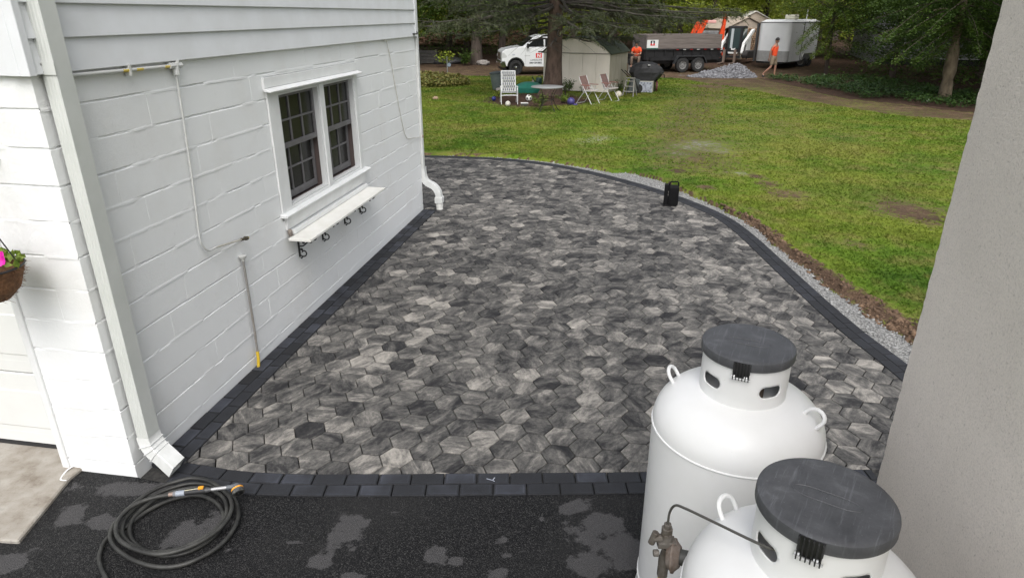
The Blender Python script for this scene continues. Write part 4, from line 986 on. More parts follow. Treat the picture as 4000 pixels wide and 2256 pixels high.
m_ = MB((X, Y, 0)); disc(c0 + dv * .027, dv, .026, .030, 18); disc(c0 + dv * .057, dv, .029, .010, 18); m_.build('spring_cap', mat('cap_grey', (.045, .045, .042), .5), rl, smooth=True)
m_ = MB((X, Y, 0)); cx, cy = X, Y
m_.box((cx - .028, cy - .02, Z + .015), (cx + .03, cy + .018, Z + .038)); m_.cyl((cx - .045, cy, Z + .045), (cx - .005, cy, Z + .045), .014, n=8); m_.cyl((cx - .048, cy, Z + .022), (cx - .035, cy, Z + .068), .012, n=8); m_.cyl((cx, cy, Z + .03), (cx, cy, Z + .066), .022, .018, 10); m_.cyl((cx, cy, Z + .066), (cx, cy, Z + .088), .019, n=6); m_.cyl((cx, cy, Z + .088), (cx, cy, Z + .104), .0125, n=6); m_.cyl((cx - .04, cy - .01, Z - .01), (cx - .022, cy - .01, Z - .01), .012, n=8)
m_.build('inlet_body', _M['cast_grey'], rl, bevel=.0015)
m_ = MB((X, Y, 0)); m_.tube(crom([np.array(p) for p in [(X, Y, Z + .10), (X + .002, Y, Z + .15), (X + .012, Y - .015, Z + .19), (X + .035, Y - .05, Z + .208), (X + .10, Y - .145, Z + .236), (X + .185, Y - .268, Z + .272), (X + .25, Y - .31, Z + .278)]], n=6), .0042, 8); m_.build('pigtail', mat('copper_dull', (.13, .125, .115), .45, metal=.6), rl, smooth=True)

# ================================================================= GARDEN HOSE
hp = [(-1.948, 3.03), (-2.017, 3.018), (-2.085, 2.986), (-2.142, 2.921), (-2.147, 2.831), (-2.121, 2.762), (-2.07, 2.701), (-1.991, 2.653), (-1.906, 2.621), (-1.819, 2.605), (-1.736, 2.624), (-1.658, 2.674), (-1.599, 2.745), (-1.566, 2.837), (-1.574, 2.945), (-1.624, 3.04), (-1.71, 3.119), (-1.816, 3.188), (-1.917, 3.209), (-1.997, 3.181), (-2.067, 3.136), (-2.122, 3.066), (-2.154, 2.976), (-2.171, 2.878), (-2.169, 2.802), (-2.141, 2.734), (-2.076, 2.669), (-1.963, 2.6), (-1.865, 2.564), (-1.78, 2.552), (-1.691, 2.569), (-1.613, 2.616), (-1.546, 2.696), (-1.519, 2.814), (-1.532, 2.921), (-1.591, 3.034), (-1.668, 3.106), (-1.784, 3.167), (-1.906, 3.184), (-2.003, 3.146), (-2.073, 3.086), (-2.125, 2.995), (-2.146, 2.896), (-2.116, 2.802), (-2.07, 2.74), (-1.996, 2.685), (-1.908, 2.647), (-1.822, 2.637), (-1.742, 2.663), (-1.669, 2.718), (-1.614, 2.791), (-1.593, 2.884), (-1.614, 2.97), (-1.679, 3.066), (-1.793, 3.133), (-1.888, 3.143), (-1.987, 3.113), (-2.051, 3.06), (-2.092, 2.983), (-2.108, 2.896), (-2.085, 2.814), (-2.036, 2.745), (-1.966, 2.69), (-1.882, 2.653), (-1.8, 2.632), (-1.709, 2.653), (-1.637, 2.718), (-1.594, 2.814), (-1.621, 2.933), (-1.702, 3.034), (-1.823, 3.099), (-1.93, 3.086), (-2.016, 3.034), (-2.081, 2.945), (-2.116, 2.849), (-2.154, 2.802), (-2.178, 2.757), (-2.169, 2.69), (-2.135, 2.611), (-2.079, 2.539), (-2.028, 2.485), (-1.951, 2.381)]
n = len(hp); hz_ = []
for i in range(n):
    # the coil was dropped end last: the first turns lie on top of the later ones
    lay = [(0, .075), (8, .052), (16, .05), (24, .040), (30, .014), (38, .030), (46, .032), (54, .034), (62, .012), (70, .012), (78, .008), (90, .008)]
    hz_.append(float(np.interp(i, [a for a, _ in lay], [q for _, q in lay])))
P3 = crom([np.array((x, y, z)) for (x, y), z in zip(hp, hz_)], n=5)
gh = thing('garden_hose', 'black rubber garden hose coiled on the asphalt with a spray wand', 'hose', (-1.85, 2.88, -.006)); O = (-1.85, 2.88, -.006)
m_ = MB(O); m_.tube(P3, .0115, 12); m_.build('hose_coil', mat('hose_rubber', (.017, .017, .016), .55, c2=(.055, .055, .05), vs=7, ramp=(.42, .72), bump=.25, bs=90), gh, smooth=True)
A = Vector((-1.955, 3.028, .078)); B = Vector((-1.545, 3.062, .115)); dr = (B - A).normalized(); Lw = (B - A).length
def pt(t): return A + dr * t
def seg(t0, t1, r0, r1, name, m, n=12):
    m_ = MB(O); m_.tube([pt(t0), pt((t0 + t1) / 2), pt(t1)], [r0, (r0 + r1) / 2, r1], n); return m_.build(name, m, gh, smooth=True)
seg(-.005, .022, .0125, .013, 'ferrule', mat('ferrule_brass', (.32, .24, .20), .4, metal=.5)); seg(.020, .036, .0155, .0155, 'collar_nut', mat('grey_plastic', (.16, .16, .17), .5), 8)
seg(.036, .085, .0165, .0165, 'connector', mat('blue_grey_plastic', (.34, .37, .42), .45, c2=(.28, .31, .36), vs=10)); seg(.085, .20, .0155, .019, 'grip', mat('wand_black', (.02, .02, .021), .5)); seg(.20, .235, .016, .0115, 'shoulder', mat('wand_dark', (.06, .06, .062), .5))
seg(.232, .325, .0095, .0095, 'wand_tube', mat('wand_alloy', (.48, .48, .49), .35, metal=.5)); seg(.322, .365, .0125, .014, 'neck', mat('neck_grey', (.11, .12, .135), .5))
m_ = MB(O); q = pt(.178) + Vector((0, 0, .02)); m_.cbox((0, 0, 0), (.03, .018, .016), Matrix.Translation(q) @ dr.to_track_quat('X', 'Z').to_matrix().to_4x4()); m_.build('trigger', mat('wand_orange', (.85, .36, .03), .45), gh, bevel=.004, seg=2)
m_ = MB(O); m_.tube([pt(.085) + Vector((0, 0, .014)), pt(.19) + Vector((0, 0, .017))], .003, 6); m_.build('trim_line', mat('wand_cream', (.62, .58, .42), .5), gh)
hd = Vector((.45, -.62, -.35)).normalized(); c0 = pt(.375)
m_ = MB(O); m_.cyl(tuple(c0 - hd * .012), tuple(c0 + hd * .016), .016, .03, 20); m_.build('head_back', _M['neck_grey'], gh, smooth=True)
m_ = MB(O); m_.cyl(tuple(c0 + hd * .016), tuple(c0 + hd * .024), .0335, .0335, 24); m_.build('head_ring', _M['wand_orange'], gh, smooth=True)
m_ = MB(O); m_.cyl(tuple(c0 + hd * .024), tuple(c0 + hd * .048), .0325, .0325, 24); m_.build('head_dial', mat('dial_black', (.03, .03, .03), .45, c2=(.12, .12, .11), vs=60), gh, smooth=True)
m_ = MB(O); f0 = c0 + hd * .0482; m_.cyl(tuple(f0), tuple(f0 + hd * .002), .024, .024, 20); m_.cyl(tuple(f0 + hd * .002), tuple(f0 + hd * .005), .008, .008, 10); m_.build('spray_face', mat('face_black', (.015, .015, .015), .4), gh, smooth=True)

# ================================================================= BLACK CASE on the far edge of the pavers
bx0 = (2.345, 9.49, 0.)
bc = thing('portable_case', 'black upright portable case with a carry handle by the curved border', 'case', bx0, R(-12))
BK = mat('case_black', (.003, .003, .0035), .6, c2=(.006, .006, .0065), vs=14, spec=.15)
m_ = MB(); m_.box((-.05, -.07, .006), (.105, .07, .300)); m_.build('drum', BK, bc, bevel=.035, seg=3)
m_ = MB(); m_.box((-.105, -.055, .0), (-.045, .055, .318)); m_.build('spine', BK, bc, bevel=.012, seg=2)
m_ = MB(); m_.box((-.112, -.07, .0), (.085, .07, .018)); m_.build('foot', BK, bc, bevel=.006)
m_ = MB(); m_.tube([(-.035, 0, .29), (-.035, 0, .338), (-.02, 0, .352), (.075, 0, .356), (.09, 0, .342), (.092, 0, .295)], .011, 8); m_.build('handle', BK, bc, smooth=True)
m_ = MB(); m_.box((-.052, -.060, .16), (-.040, -.054, .185)); m_.box((-.052, -.060, .20), (-.040, -.054, .225)); m_.build('latch', mat('latch_grey', (.09, .085, .08), .5), bc)
# ================================================================= YARD THINGS AROUND THE SPRUCE
def gp3(x, y): return (x, y, gz(y))
def ball(x, y, r, label, m, name='ball', grp='play balls lying on the lawn'):
    z = gz(y); m_ = MB((x, y, z)); m_.sphere((x, y, z + r * .96), r, 18, 12); o = m_.build(name, m, None, smooth=True); o.location = (x, y, z); return tag(o, label, 'ball', grp)
ball(-.62, 23.2, .075, 'small blue ball on the mulch left of the white lawn chair', mat('ball_blue', (.016, .02, .15), .4))
ball(-.13, 21.5, .085, 'dull white ball in the grass under the white lawn chair', mat('ball_white', (.52, .50, .44), .6, c2=(.44, .42, .37), vs=9))
ball(1.89, 21.8, .125, 'big purple ball at the edge of the mulch right of the table', mat('ball_purple', (.045, .036, .15), .45))
ball(3.80, 24.4, .115, 'off-white ball between the brown folding chair and the stepladder', mat('ball_cream', (.58, .53, .44), .6, c2=(.48, .44, .36), vs=8))
# football with dark patches
z = gz(23.1); bb = thing('football', 'black and white football on the mulch beside the table', 'ball', (.57, 23.1, z)); m_ = MB(); m_.sphere((0, 0, .105), .11, 20, 14); m_.build('white_cover', mat('football_white', (.62, .62, .58), .5), bb, smooth=True)
ph = (1 + 5 ** .5) / 2; ico = [Vector(p).normalized() for p in [(0, 1, ph), (0, -1, ph), (0, 1, -ph), (0, -1, -ph), (1, ph, 0), (-1, ph, 0), (1, -ph, 0), (-1, -ph, 0), (ph, 0, 1), (-ph, 0, 1), (ph, 0, -1), (-ph, 0, -1)]]
for v in ico:
    u_ = v.orthogonal().normalized(); w_ = v.cross(u_); m_ = MB(); c = Vector((0, 0, .105))
    ring = [c + (v + (u_ * math.cos(2 * math.pi * k / 5) + w_ * math.sin(2 * math.pi * k / 5)) * .36).normalized() * .1115 for k in range(5)]
    m_.add([c + v * .1125] + ring, [(0, 1 + k, 1 + (k + 1) % 5) for k in range(5)]); m_.build('black_patch', mat('football_black', (.015, .015, .016), .5), bb)
z = gz(21.7); bk = thing('tray', 'shallow dark tray with a white rim on the grass before the mulch', 'tray', (.40, 21.7, z)); m_ = MB(); m_.box((-.11, -.08, .0), (.11, .08, .075)); m_.build('tray_body', mat('tray_dark', (.05, .05, .04), .7), bk, bevel=.01); m_ = MB(); m_.box((-.12, -.09, .0755), (.12, .09, .09)); m_.build('tray_rim', mat('tray_white', (.7, .7, .68), .5), bk, bevel=.005)
z = gz(21.74); rs = thing('helmet_visor', 'small purple flap lying against the purple ball', 'toy', (2.02, 21.74, z)); m_ = MB(); m_.sphere((0, 0, .03), .075, 12, 8, (1.1, .8, .42)); m_.build('flap', _M['ball_purple'], rs, smooth=True)
def stone(x, y, s, label, m, grp=None, sq=.6, seed=1):
    z = gz(y); r_ = np.random.default_rng(seed); m_ = MB((x, y, z)); m_.sphere((x, y, z + s * sq * .7), s, 12, 8, (1, .8, sq)); m_.v = [tuple(np.array(v) * 1 + (r_.normal(0, .06, 3) * s)) for v in m_.v]
    o = m_.build('boulder', m, None, weld=False); o.location = (x, y, z); return tag(o, label, 'stone', grp)
RK = mat('fieldstone', (.22, .20, .18), .9, c2=(.36, .33, .30), vs=14, bump=.5, bs=30); TANR = mat('tan_stone', (.36, .26, .18), .9, c2=(.26, .18, .12), vs=20, bump=.4, bs=40)
stone(-2.66, 23.7, .10, 'lone tan stone on the open grass near the house corner', TANR, seed=2)
stone(-1.76, 42.5, .42, 'pale boulder at the foot of the dark trunk left of the pickup', mat('pale_stone', (.34, .31, .29), .9, c2=(.24, .22, .2), vs=6), seed=3, sq=.4)
stone(-.36, 26.7, .30, 'flat grey stone under the rubbish bin', RK, seed=4, sq=.3)
stone(15.9, 22.6, .34, 'mossy stone right of the gnarled trunk in the ground cover', RK, seed=5, sq=.4)
# rubbish bin
z = gz(27.2); tb = thing('rubbish_bin', 'leaning grey-green plastic rubbish bin with a dark lid', 'bin', (-.56, 27.1, z + .06)); tb.rotation_euler = (0, R(-6), 0)
BIN = mat('bin_plastic', (.10, .125, .125), .6, c2=(.14, .165, .16), vs=5)
m_ = MB(); m_.lathe([(.19, 0), (.205, .02), (.245, .58), (.25, .60)], 24); m_.build('bin_body', BIN, tb, smooth=True)
m_ = MB(); m_.lathe([(.262, .585), (.275, .60), (.275, .625), (.255, .645), (.23, .66), (.01, .685)], 24); m_.build('lid', mat('bin_lid', (.055, .068, .072), .55), tb, smooth=True)
m_ = MB(); m_.box((.18, -.27, .50), (.26, -.20, .53)); m_.build('side_handle', mat('bin_dark', (.02, .025, .025), .6), tb)
# turtle-shaped sand box lid (green mound)
z = gz(26.4); tu = thing('sandbox', 'low green plastic sandbox with a ribbed domed lid left of the trunk', 'sandbox', (.66, 26.3, z)); GRN = mat('sandbox_green', (.02, .17, .12), .5, c2=(.03, .22, .16), vs=4)
m_ = MB(); m_.lathe([(.50, 0), (.54, .05), (.56, .16), (.53, .19)], 28); tu0 = m_.build('tub', GRN, tu, smooth=True); tu0.scale = (1, .8, 1)
m_ = MB(); pr = [(.575, .18), (.58, .20), (.52, .25), (.42, .30), (.31, .36), (.16, .395), (.01, .405)]; m_.lathe(pr, 28)
m_.v = [(v[0] * (1 + .03 * math.cos(6 * math.atan2(v[1], v[0]))), v[1] * .8, v[2] + .012 * math.cos(6 * math.atan2(v[1], v[0])) * math.hypot(v[0], v[1])) for v in m_.v]; m_.build('lid', GRN, tu, smooth=True)
m_ = MB(); m_.lathe([(.10, .16), (.14, .2), (.12, .28), (.01, .31)], 14, c=(.60, -.1, -.03)); m_.build('head', GRN, tu, smooth=True)
# watering can behind trunk + gnome
z = gz(26.9); wc = thing('watering_can', 'dark green watering can by the corner of the shed', 'can', (1.12, 26.0, z)); wc.location.z = gz(26.0) + .0; DGR = mat('can_green', (.012, .055, .045), .45)
m_ = MB(); m_.lathe([(.13, 0), (.14, .02), (.12, .26), (.10, .28)], 18); m_.build('can_body', DGR, wc, smooth=True); m_ = MB(); m_.tube([(-.1, 0, .06), (-.22, 0, .2), (-.27, 0, .28)], [.03, .02, .018], 8); m_.cyl((-.26, 0, .27), (-.30, 0, .31), .02, .045, 10); m_.build('spout', DGR, wc, smooth=True); m_ = MB(); m_.tube([(-.05, 0, .28), (-.03, 0, .37), (.07, 0, .38), (.14, 0, .25), (.12, 0, .12)], .012, 6); m_.build('handle', DGR, wc, smooth=True)
wc.location = (1.18, 30.2, gz(30.2))
z = gz(26.6); gn = thing('garden_ornament', 'small pale garden figure standing behind the green sandbox', 'ornament', (.82, 26.95, gz(26.95)))
m_ = MB(); m_.lathe([(.05, 0), (.06, .06), (.045, .22), (.03, .28), (.042, .33), (.035, .38), (.01, .43)], 12); m_.build('figure', mat('figure_stone', (.32, .25, .21), .8, c2=(.42, .34, .3), vs=15), gn, smooth=True)
m_ = MB(); m_.box((-.06, -.06, -.01), (.06, .06, .012)); m_.build('plinth', RK, gn)

# --- round patio table
ALU = mat('dull_aluminium', (.48, .48, .47), .4, metal=.35); TBL = mat('table_top', (.23, .235, .235), .35, c2=(.28, .285, .285), vs=3, spec=.6); DKM = mat('dark_bronze', (.028, .024, .02), .5, metal=.3)
tb2 = thing('garden_table', 'round grey garden table on thin splayed dark legs before the trunk', 'table', (1.04, 20.2, gz(20.2)))
m_ = MB(); m_.lathe([(.47, .685), (.482, .692), (.482, .706), (.47, .713), (.01, .713)], 40); m_.build('top', TBL, tb2, smooth=True)
m_ = MB(); m_.tube([(.2 * math.cos(q), .2 * math.sin(q), .33) for q in np.linspace(0, 6.2832, 25)], .010, 6, cap=False); m_.build('ring', DKM, tb2)
m_ = MB(); m_.box((-.12, -.12, .655), (.12, .12, .684)); m_.build('hub', DKM, tb2)
for a in (R(235), R(305), R(20), R(125)):
    c_, s_ = math.cos(a), math.sin(a); m_ = MB(); m_.tube(crom([np.array(p) for p in [(.36 * c_, .36 * s_, .683), (.24 * c_, .24 * s_, .5), (.2 * c_, .2 * s_, .33), (.30 * c_, .30 * s_, .12), (.40 * c_, .40 * s_, .0)]], n=4), .0105, 6); m_.build('leg', DKM, tb2)
# --- webbed lawn chair (white frame, patterned)
b = NB('web_pattern'); pos = b.coord('Object', (16, 16, 16)); ck = b.n('ShaderNodeTexChecker'); ck.inputs['Scale'].default_value = 1.; ck.inputs[1].default_value = (.40, .40, .38, 1); ck.inputs[2].default_value = (.33, .34, .34, 1); b.link(pos, ck.inputs[0]); b.done(ck.outputs[0], .7)
WEBL = b.m; WEBD = mat('web_dark', (.055, .06, .075), .7, c2=(.12, .13, .14), vs=30); WHF = mat('chair_white_tube', (.66, .67, .67), .35)
lc = thing('lawn_chair', 'white-framed webbed lawn chair with a dark fleck pattern left of the table', 'chair', (-.10, 22.35, gz(22.3)), R(4), 'garden chairs near the spruce')
def rail(pts, name, m, par, r=.0125, n=7): m_ = MB(); m_.tube(crom([np.array(p) for p in pts], n=4), r, n); return m_.build(name, m, par, smooth=True)
for s_ in (-1, 1):
    x = s_ * .265
    rail([(x, -.26, 0), (x, -.25, .3), (x, -.22, .50), (x, .10, .52)], 'front_leg', WHF, lc); rail([(x, .36, 0), (x, .2, .3), (x, .08, .50)], 'rear_leg', WHF, lc)
    rail([(s_ * .225, .12, .33), (s_ * .23, .26, .62), (s_ * .23, .42, .99)], 'back_rail', WHF, lc)
    m_ = MB(); m_.box((x - .025, -.24, .523), (x + .025, .14, .545)); m_.build('armrest', mat('arm_white', (.6, .6, .58), .5), lc, bevel=.008)
rail([(-.265, -.25, .26), (-.2, -.255, .285), (.2, -.255, .285), (.265, -.25, .26)], 'cross_bar', WHF, lc)
for k in range(7):
    x = -.20 + .067 * k; m_ = MB(); m_.add([(x - .028, .13, .36), (x + .028, .13, .36), (x + .028, .405, .985), (x - .028, .405, .985), (x - .028, .137, .357), (x + .028, .137, .357), (x + .028, .412, .982), (x - .028, .412, .982)], [(0, 1, 2, 3), (7, 6, 5, 4), (0, 4, 5, 1), (1, 5, 6, 2), (2, 6, 7, 3), (3, 7, 4, 0)]); m_.build('back_strap', WEBL, lc)
    m_ = MB(); m_.box((x - .028, -.23, .355 + .004 * (k % 2)), (x + .028, .14, .361 + .004 * (k % 2))); m_.build('seat_strap', WEBL, lc)
for k in range(7):
    z0 = .40 + .085 * k; t = (z0 - .36) / .625; y0 = .13 + .275 * t - .004
    for j in range(6):
        x = -.17 + .067 * j + (.033 if k % 2 else 0)
        if x > .20: continue
        m_ = MB(); m_.add([(x - .021, y0 - .004, z0), (x + .021, y0 - .004, z0), (x + .010, y0 + .026 - .004, z0 + .066), (x - .010, y0 + .026 - .004, z0 + .066), (x - .021, y0 + .003, z0), (x + .021, y0 + .003, z0), (x + .010, y0 + .030, z0 + .066), (x - .010, y0 + .030, z0 + .066)], [(0, 1, 2, 3), (7, 6, 5, 4), (0, 4, 5, 1), (1, 5, 6, 2), (2, 6, 7, 3), (3, 7, 4, 0)]); m_.build('weave_fleck', WEBD, lc)
for k in range(5):
    y = -.2 + .08 * k; m_ = MB(); m_.box((-.235, y - .028, .366), (.235, y + .028, .371)); m_.build('seat_strap', WEBD if k % 2 else WEBL, lc)
rail([(-.23, .42, .985), (0, .425, .99), (.23, .42, .985)], 'top_rail', WHF, lc)
# --- folding chairs with brown slings, seen from their side
def folding(label, loc, rz):
    c = thing('folding_chair', label, 'chair', loc, rz, 'garden chairs near the spruce')
    BRN = mat('sling_brown', (.14, .085, .075), .7, c2=(.19, .12, .105), vs=12); RED = mat('arm_redbrown', (.26, .10, .08), .5)
    for s_ in (-1, 1):
        y = s_ * .25
        rail([(.28, y, .01), (.16, y, .2), (-.08, y, .56), (-.10, y, .60)], 'front_leg', ALU, c, .0115)
        rail([(-.30, y, .01), (-.14, y, .24), (.02, y, .40), (.22, y, .42)], 'rear_leg', ALU, c, .0115)
        rail([(-.06, y * .9, .38), (-.17, y * .9, .66), (-.26, y * .9, .86)], 'back_rail', ALU, c, .0115)
        m_ = MB(); m_.box((-.16, y - .022, .585), (.20, y + .022, .606)); m_.build('armrest', RED, c, bevel=.006)
        rail([(.05, y, .41), (.13, y, .585)], 'arm_post', ALU, c, .009)
    rail([(.285, -.25, .012), (.30, 0, .012), (.285, .25, .012)], 'floor_bar', ALU, c, .0115); rail([(-.305, -.25, .012), (-.32, 0, .012), (-.305, .25, .012)], 'floor_bar', ALU, c, .0115)
    m_ = MB(); m_.add([(-.07, -.21, .44), (-.07, .21, .44), (-.262, .21, .86), (-.262, -.21, .86), (-.083, -.21, .436), (-.083, .21, .436), (-.275, .21, .856), (-.275, -.21, .856)], [(0, 1, 2, 3), (7, 6, 5, 4), (0, 4, 5, 1), (1, 5, 6, 2), (2, 6, 7, 3), (3, 7, 4, 0)]); m_.build('back_sling', BRN, c)
    m_ = MB(); m_.box((-.08, -.23, .405), (.22, .23, .418)); m_.build('seat_sling', mat('sling_pale', (.42, .38, .35), .7), c, bevel=.004)
    return c
folding('nearer brown folding chair with a red-brown armrest', (2.50, 22.3, gz(22.3)), R(-38))
folding('farther brown folding chair close to the shed corner', (3.28, 23.2, gz(23.2)), R(-36))

# --- garden shed
sx0, sx1, sy0, sy1 = 1.17, 3.72, 26.5, 29.0; sz = gz(26.5)
SHW = mat('shed_panel', (.76, .70, .63), .6, c2=(.66, .61, .54), vs=2.2, stretch=(1, 1, .4), bump=.1, bs=30); SHD = mat('shed_side', (.42, .385, .31), .65, c2=(.30, .28, .22), vs=3, stretch=(1, 1, .3)); SRF = mat('shed_roof', (.028, .045, .028), .8, c2=(.05, .06, .035), vs=8, bump=.4, bs=40)
sd_ = thing('garden_shed', 'cream metal garden shed with a dark green barn roof behind the spruce trunk', 'shed', (2.46, 26.77, gz(26.7)), R(-25)); W2 = 1.35
ez, tz_ = 1.41, 1.97
gam = [(-W2, ez), (-W2 * .80, ez + .24), (-W2 * .46, ez + .46), (0, tz_ - sz * 0), (W2 * .46, ez + .46), (W2 * .80, ez + .24), (W2, ez)]
m_ = MB(); m_.box((-W2 + .02, .03, .0), (W2 - .02, 2.45, ez)); m_.prism([(p[0] * .97, p[1] - .03) for p in gam], .03, 2.45, 'y'); m_.build('shell', SHD, sd_)
for k in range(5):
    a, c_ = -W2 + k * 2 * W2 / 5, -W2 + (k + 1) * 2 * W2 / 5; m_ = MB(); m_.box((a + .004, .0, .02), (c_ - .004, .029, ez - .012)); m_.build('front_panel', SHW, sd_, bevel=.006)
m_ = MB(); m_.prism([(p[0], p[1] + .012) for p in gam], .0, .029, 'y'); m_.build('gable', SHW, sd_)
m_ = MB(); m_.box((-W2, -.022, ez - .012), (W2, -.001, ez + .008)); m_.build('track', mat('shed_trim', (.16, .15, .13), .6), sd_)
for k in range(6):
    a = .05 + k * .4; m_ = MB(); m_.box((W2 - .019, a, .02), (W2, a + .39, ez - .01)); m_.build('side_panel', SHD, sd_, bevel=.006)
rp = gam; 
for i in range(len(rp) - 1):
    (xa, za), (xb, zb_) = rp[i], rp[i + 1]; dx, dz = xb - xa, zb_ - za; l = math.hypot(dx, dz); nx_, nz_ = -dz / l, dx / l
    e0 = .06 if i == 0 else 0; e1 = .06 if i == len(rp) - 2 else 0
    xa2, za2, xb2, zb2 = xa - dx / l * e0, za - dz / l * e0, xb + dx / l * e1, zb_ + dz / l * e1
    m_ = MB(); m_.prism([(xa2 + nx_ * .016, za2 + nz_ * .016), (xb2 + nx_ * .016, zb2 + nz_ * .016), (xb2 + nx_ * .05, zb2 + nz_ * .05), (xa2 + nx_ * .05, za2 + nz_ * .05)], -.05, 2.55, 'y'); m_.build('roof_panel', SRF, sd_)

# --- covered grill, carton, stepladder, wheelbarrow bits
gzv = gz(27.0); gr = thing('covered_grill', 'garden grill under a black cover right of the shed', 'grill', (5.22, 27.0, gzv), R(-8)); COV = mat('cover_black', (.012, .012, .013), .6, c2=(.024, .024, .026), vs=5, bump=.5, bs=9, bdist=.02)
rgc = np.random.default_rng(9); rings = [(.33, .42, .48), (.34, .52, .52), (.35, .60, .66), (.33, .55, .80), (.27, .36, .95), (.20, .22, 1.00), (.05, .06, 1.01)]; vs, fs = [], []; n = 14
for j, (ry, rx, zz) in enumerate(rings):
    for k in range(n):
        q = 2 * math.pi * k / n; f = 1 + .05 * math.sin(5 * q + j) + rgc.normal(0, .015); e = .75
        vs.append((rx * f * math.copysign(abs(math.cos(q)) ** e, math.cos(q)), ry * f * math.copysign(abs(math.sin(q)) ** e, math.sin(q)), zz - (.12 + .08 * math.sin(3 * q)) * (j == 0)))
for j in range(len(rings) - 1):
    for k in range(n): fs.append((n * j + k, n * j + (k + 1) % n, n * j + n + (k + 1) % n, n * j + n + k))
fs.append(tuple(range((len(rings) - 1) * n, len(rings) * n)))
m_ = MB(); m_.add(vs, fs); m_.build('cover', COV, gr)
for x in (-.32, .32):
    for y in (-.2, .2): m_ = MB(); m_.cyl((x, y, 0), (x, y, .6), .018, n=8); m_.build('leg', DKM, gr)
m_ = MB(); m_.lathe([(.17, -.03), (.18, 0), (.17, .03)], 18, c=(.40, -.12, .18), axis='x'); m_.build('wheel', mat('wheel_red', (.11, .03, .03), .6), gr, smooth=True)
m_ = MB(); m_.tube([(.5, -.2, .62), (.62, -.22, .60), (.64, -.2, .48)], .02, 6); m_.build('side_handle', DKM, gr)
m_ = MB(); m_.box((.04, -.36, .90), (.12, -.30, .935)); gr.scale = (1.12, 1.1, 1.08); m_.build('cover_tag', mat('tag_white', (.55, .55, .53), .6), gr)
cz = gz(26.5); cx_ = thing('carton', 'white printed carton with a cream side under the covered grill', 'carton', (5.15, 26.55, cz), R(-18))
m_ = MB(); m_.box((-.30, -.2, 0.0), (.30, .2, .40)); m_.build('box', mat('carton_cream', (.42, .41, .34), .7), cx_, bevel=.005)
m_ = MB(); m_.box((-.295, -.2035, .008), (.295, -.2005, .392)); m_.build('printed_face', mat('carton_print', (.46, .48, .55), .6, c2=(.22, .23, .28), vs=7, ramp=(.5, .62)), cx_)
for zz in (.045, .345):
    for k in range(5): m_ = MB(); m_.box((-.25 + k * .11, -.2065, zz - .018), (-.205 + k * .11, -.2038, zz + .018)); m_.build('printed_mark', mat('carton_ink', (.13, .14, .18), .7), cx_)
lz = gz(24.8); ld = thing('stepladder', 'weathered wooden stepladder open beside the shed corner', 'stepladder', (4.28, 24.9, lz), R(-25)); GW = mat('grey_wood', (.17, .165, .145), .8, c2=(.25, .24, .21), vs=9, stretch=(1, 1, .2))
for s_ in (-1, 1):
    m_ = MB(); m_.tube([(s_ * .20, -.24, 0), (s_ * .13, .0, .62)], .026, 4); m_.build('rail', GW, ld); m_ = MB(); m_.tube([(s_ * .20, .26, 0), (s_ * .13, .02, .62)], .018, 4); m_.build('rear_rail', GW, ld)
for t in (.28, .56, .84): m_ = MB(); zz = .62 * t; y = -.24 * (1 - t); m_.box((-.19 + .06 * t, y - .05, zz - .012), (.19 - .06 * t, y + .04, zz + .012)); m_.build('tread', GW, ld)
m_ = MB(); m_.box((-.17, -.07, .61), (.17, .07, .64)); m_.build('top_step', GW, ld)
wz = gz(25.7); wb = thing('wheelbarrow', 'upended dark wheelbarrow leaning between stepladder and carton', 'wheelbarrow', (4.55, 25.9, wz), R(10)); TRY = mat('tray_slate', (.055, .065, .065), .6)
m_ = MB(); m_.prism([(-.20, .02), (.16, .06), (.26, .50), (-.06, .58)], -.10, .14, 'y'); m_.build('tray', TRY, wb, bevel=.03, seg=2)
for s_ in (-1, 1): m_ = MB(); m_.tube([(-.42, s_ * .2, .86), (.0, s_ * .22, .50), (.22, s_ * .12, .10)], .018, 6); m_.build('handle', DKM, wb)
m_ = MB(); m_.lathe([(.14, -.035), (.165, 0), (.14, .035)], 16, c=(.24, 0, .17), axis='y'); m_.build('wheel', mat('tyre_dark', (.02, .02, .02), .8), wb, smooth=True)
m_ = MB(); m_.tube([(.10, .16, .02), (.30, .16, .03), (.36, .16, .2)], .015, 6); m_.build('stand', ALU, wb)
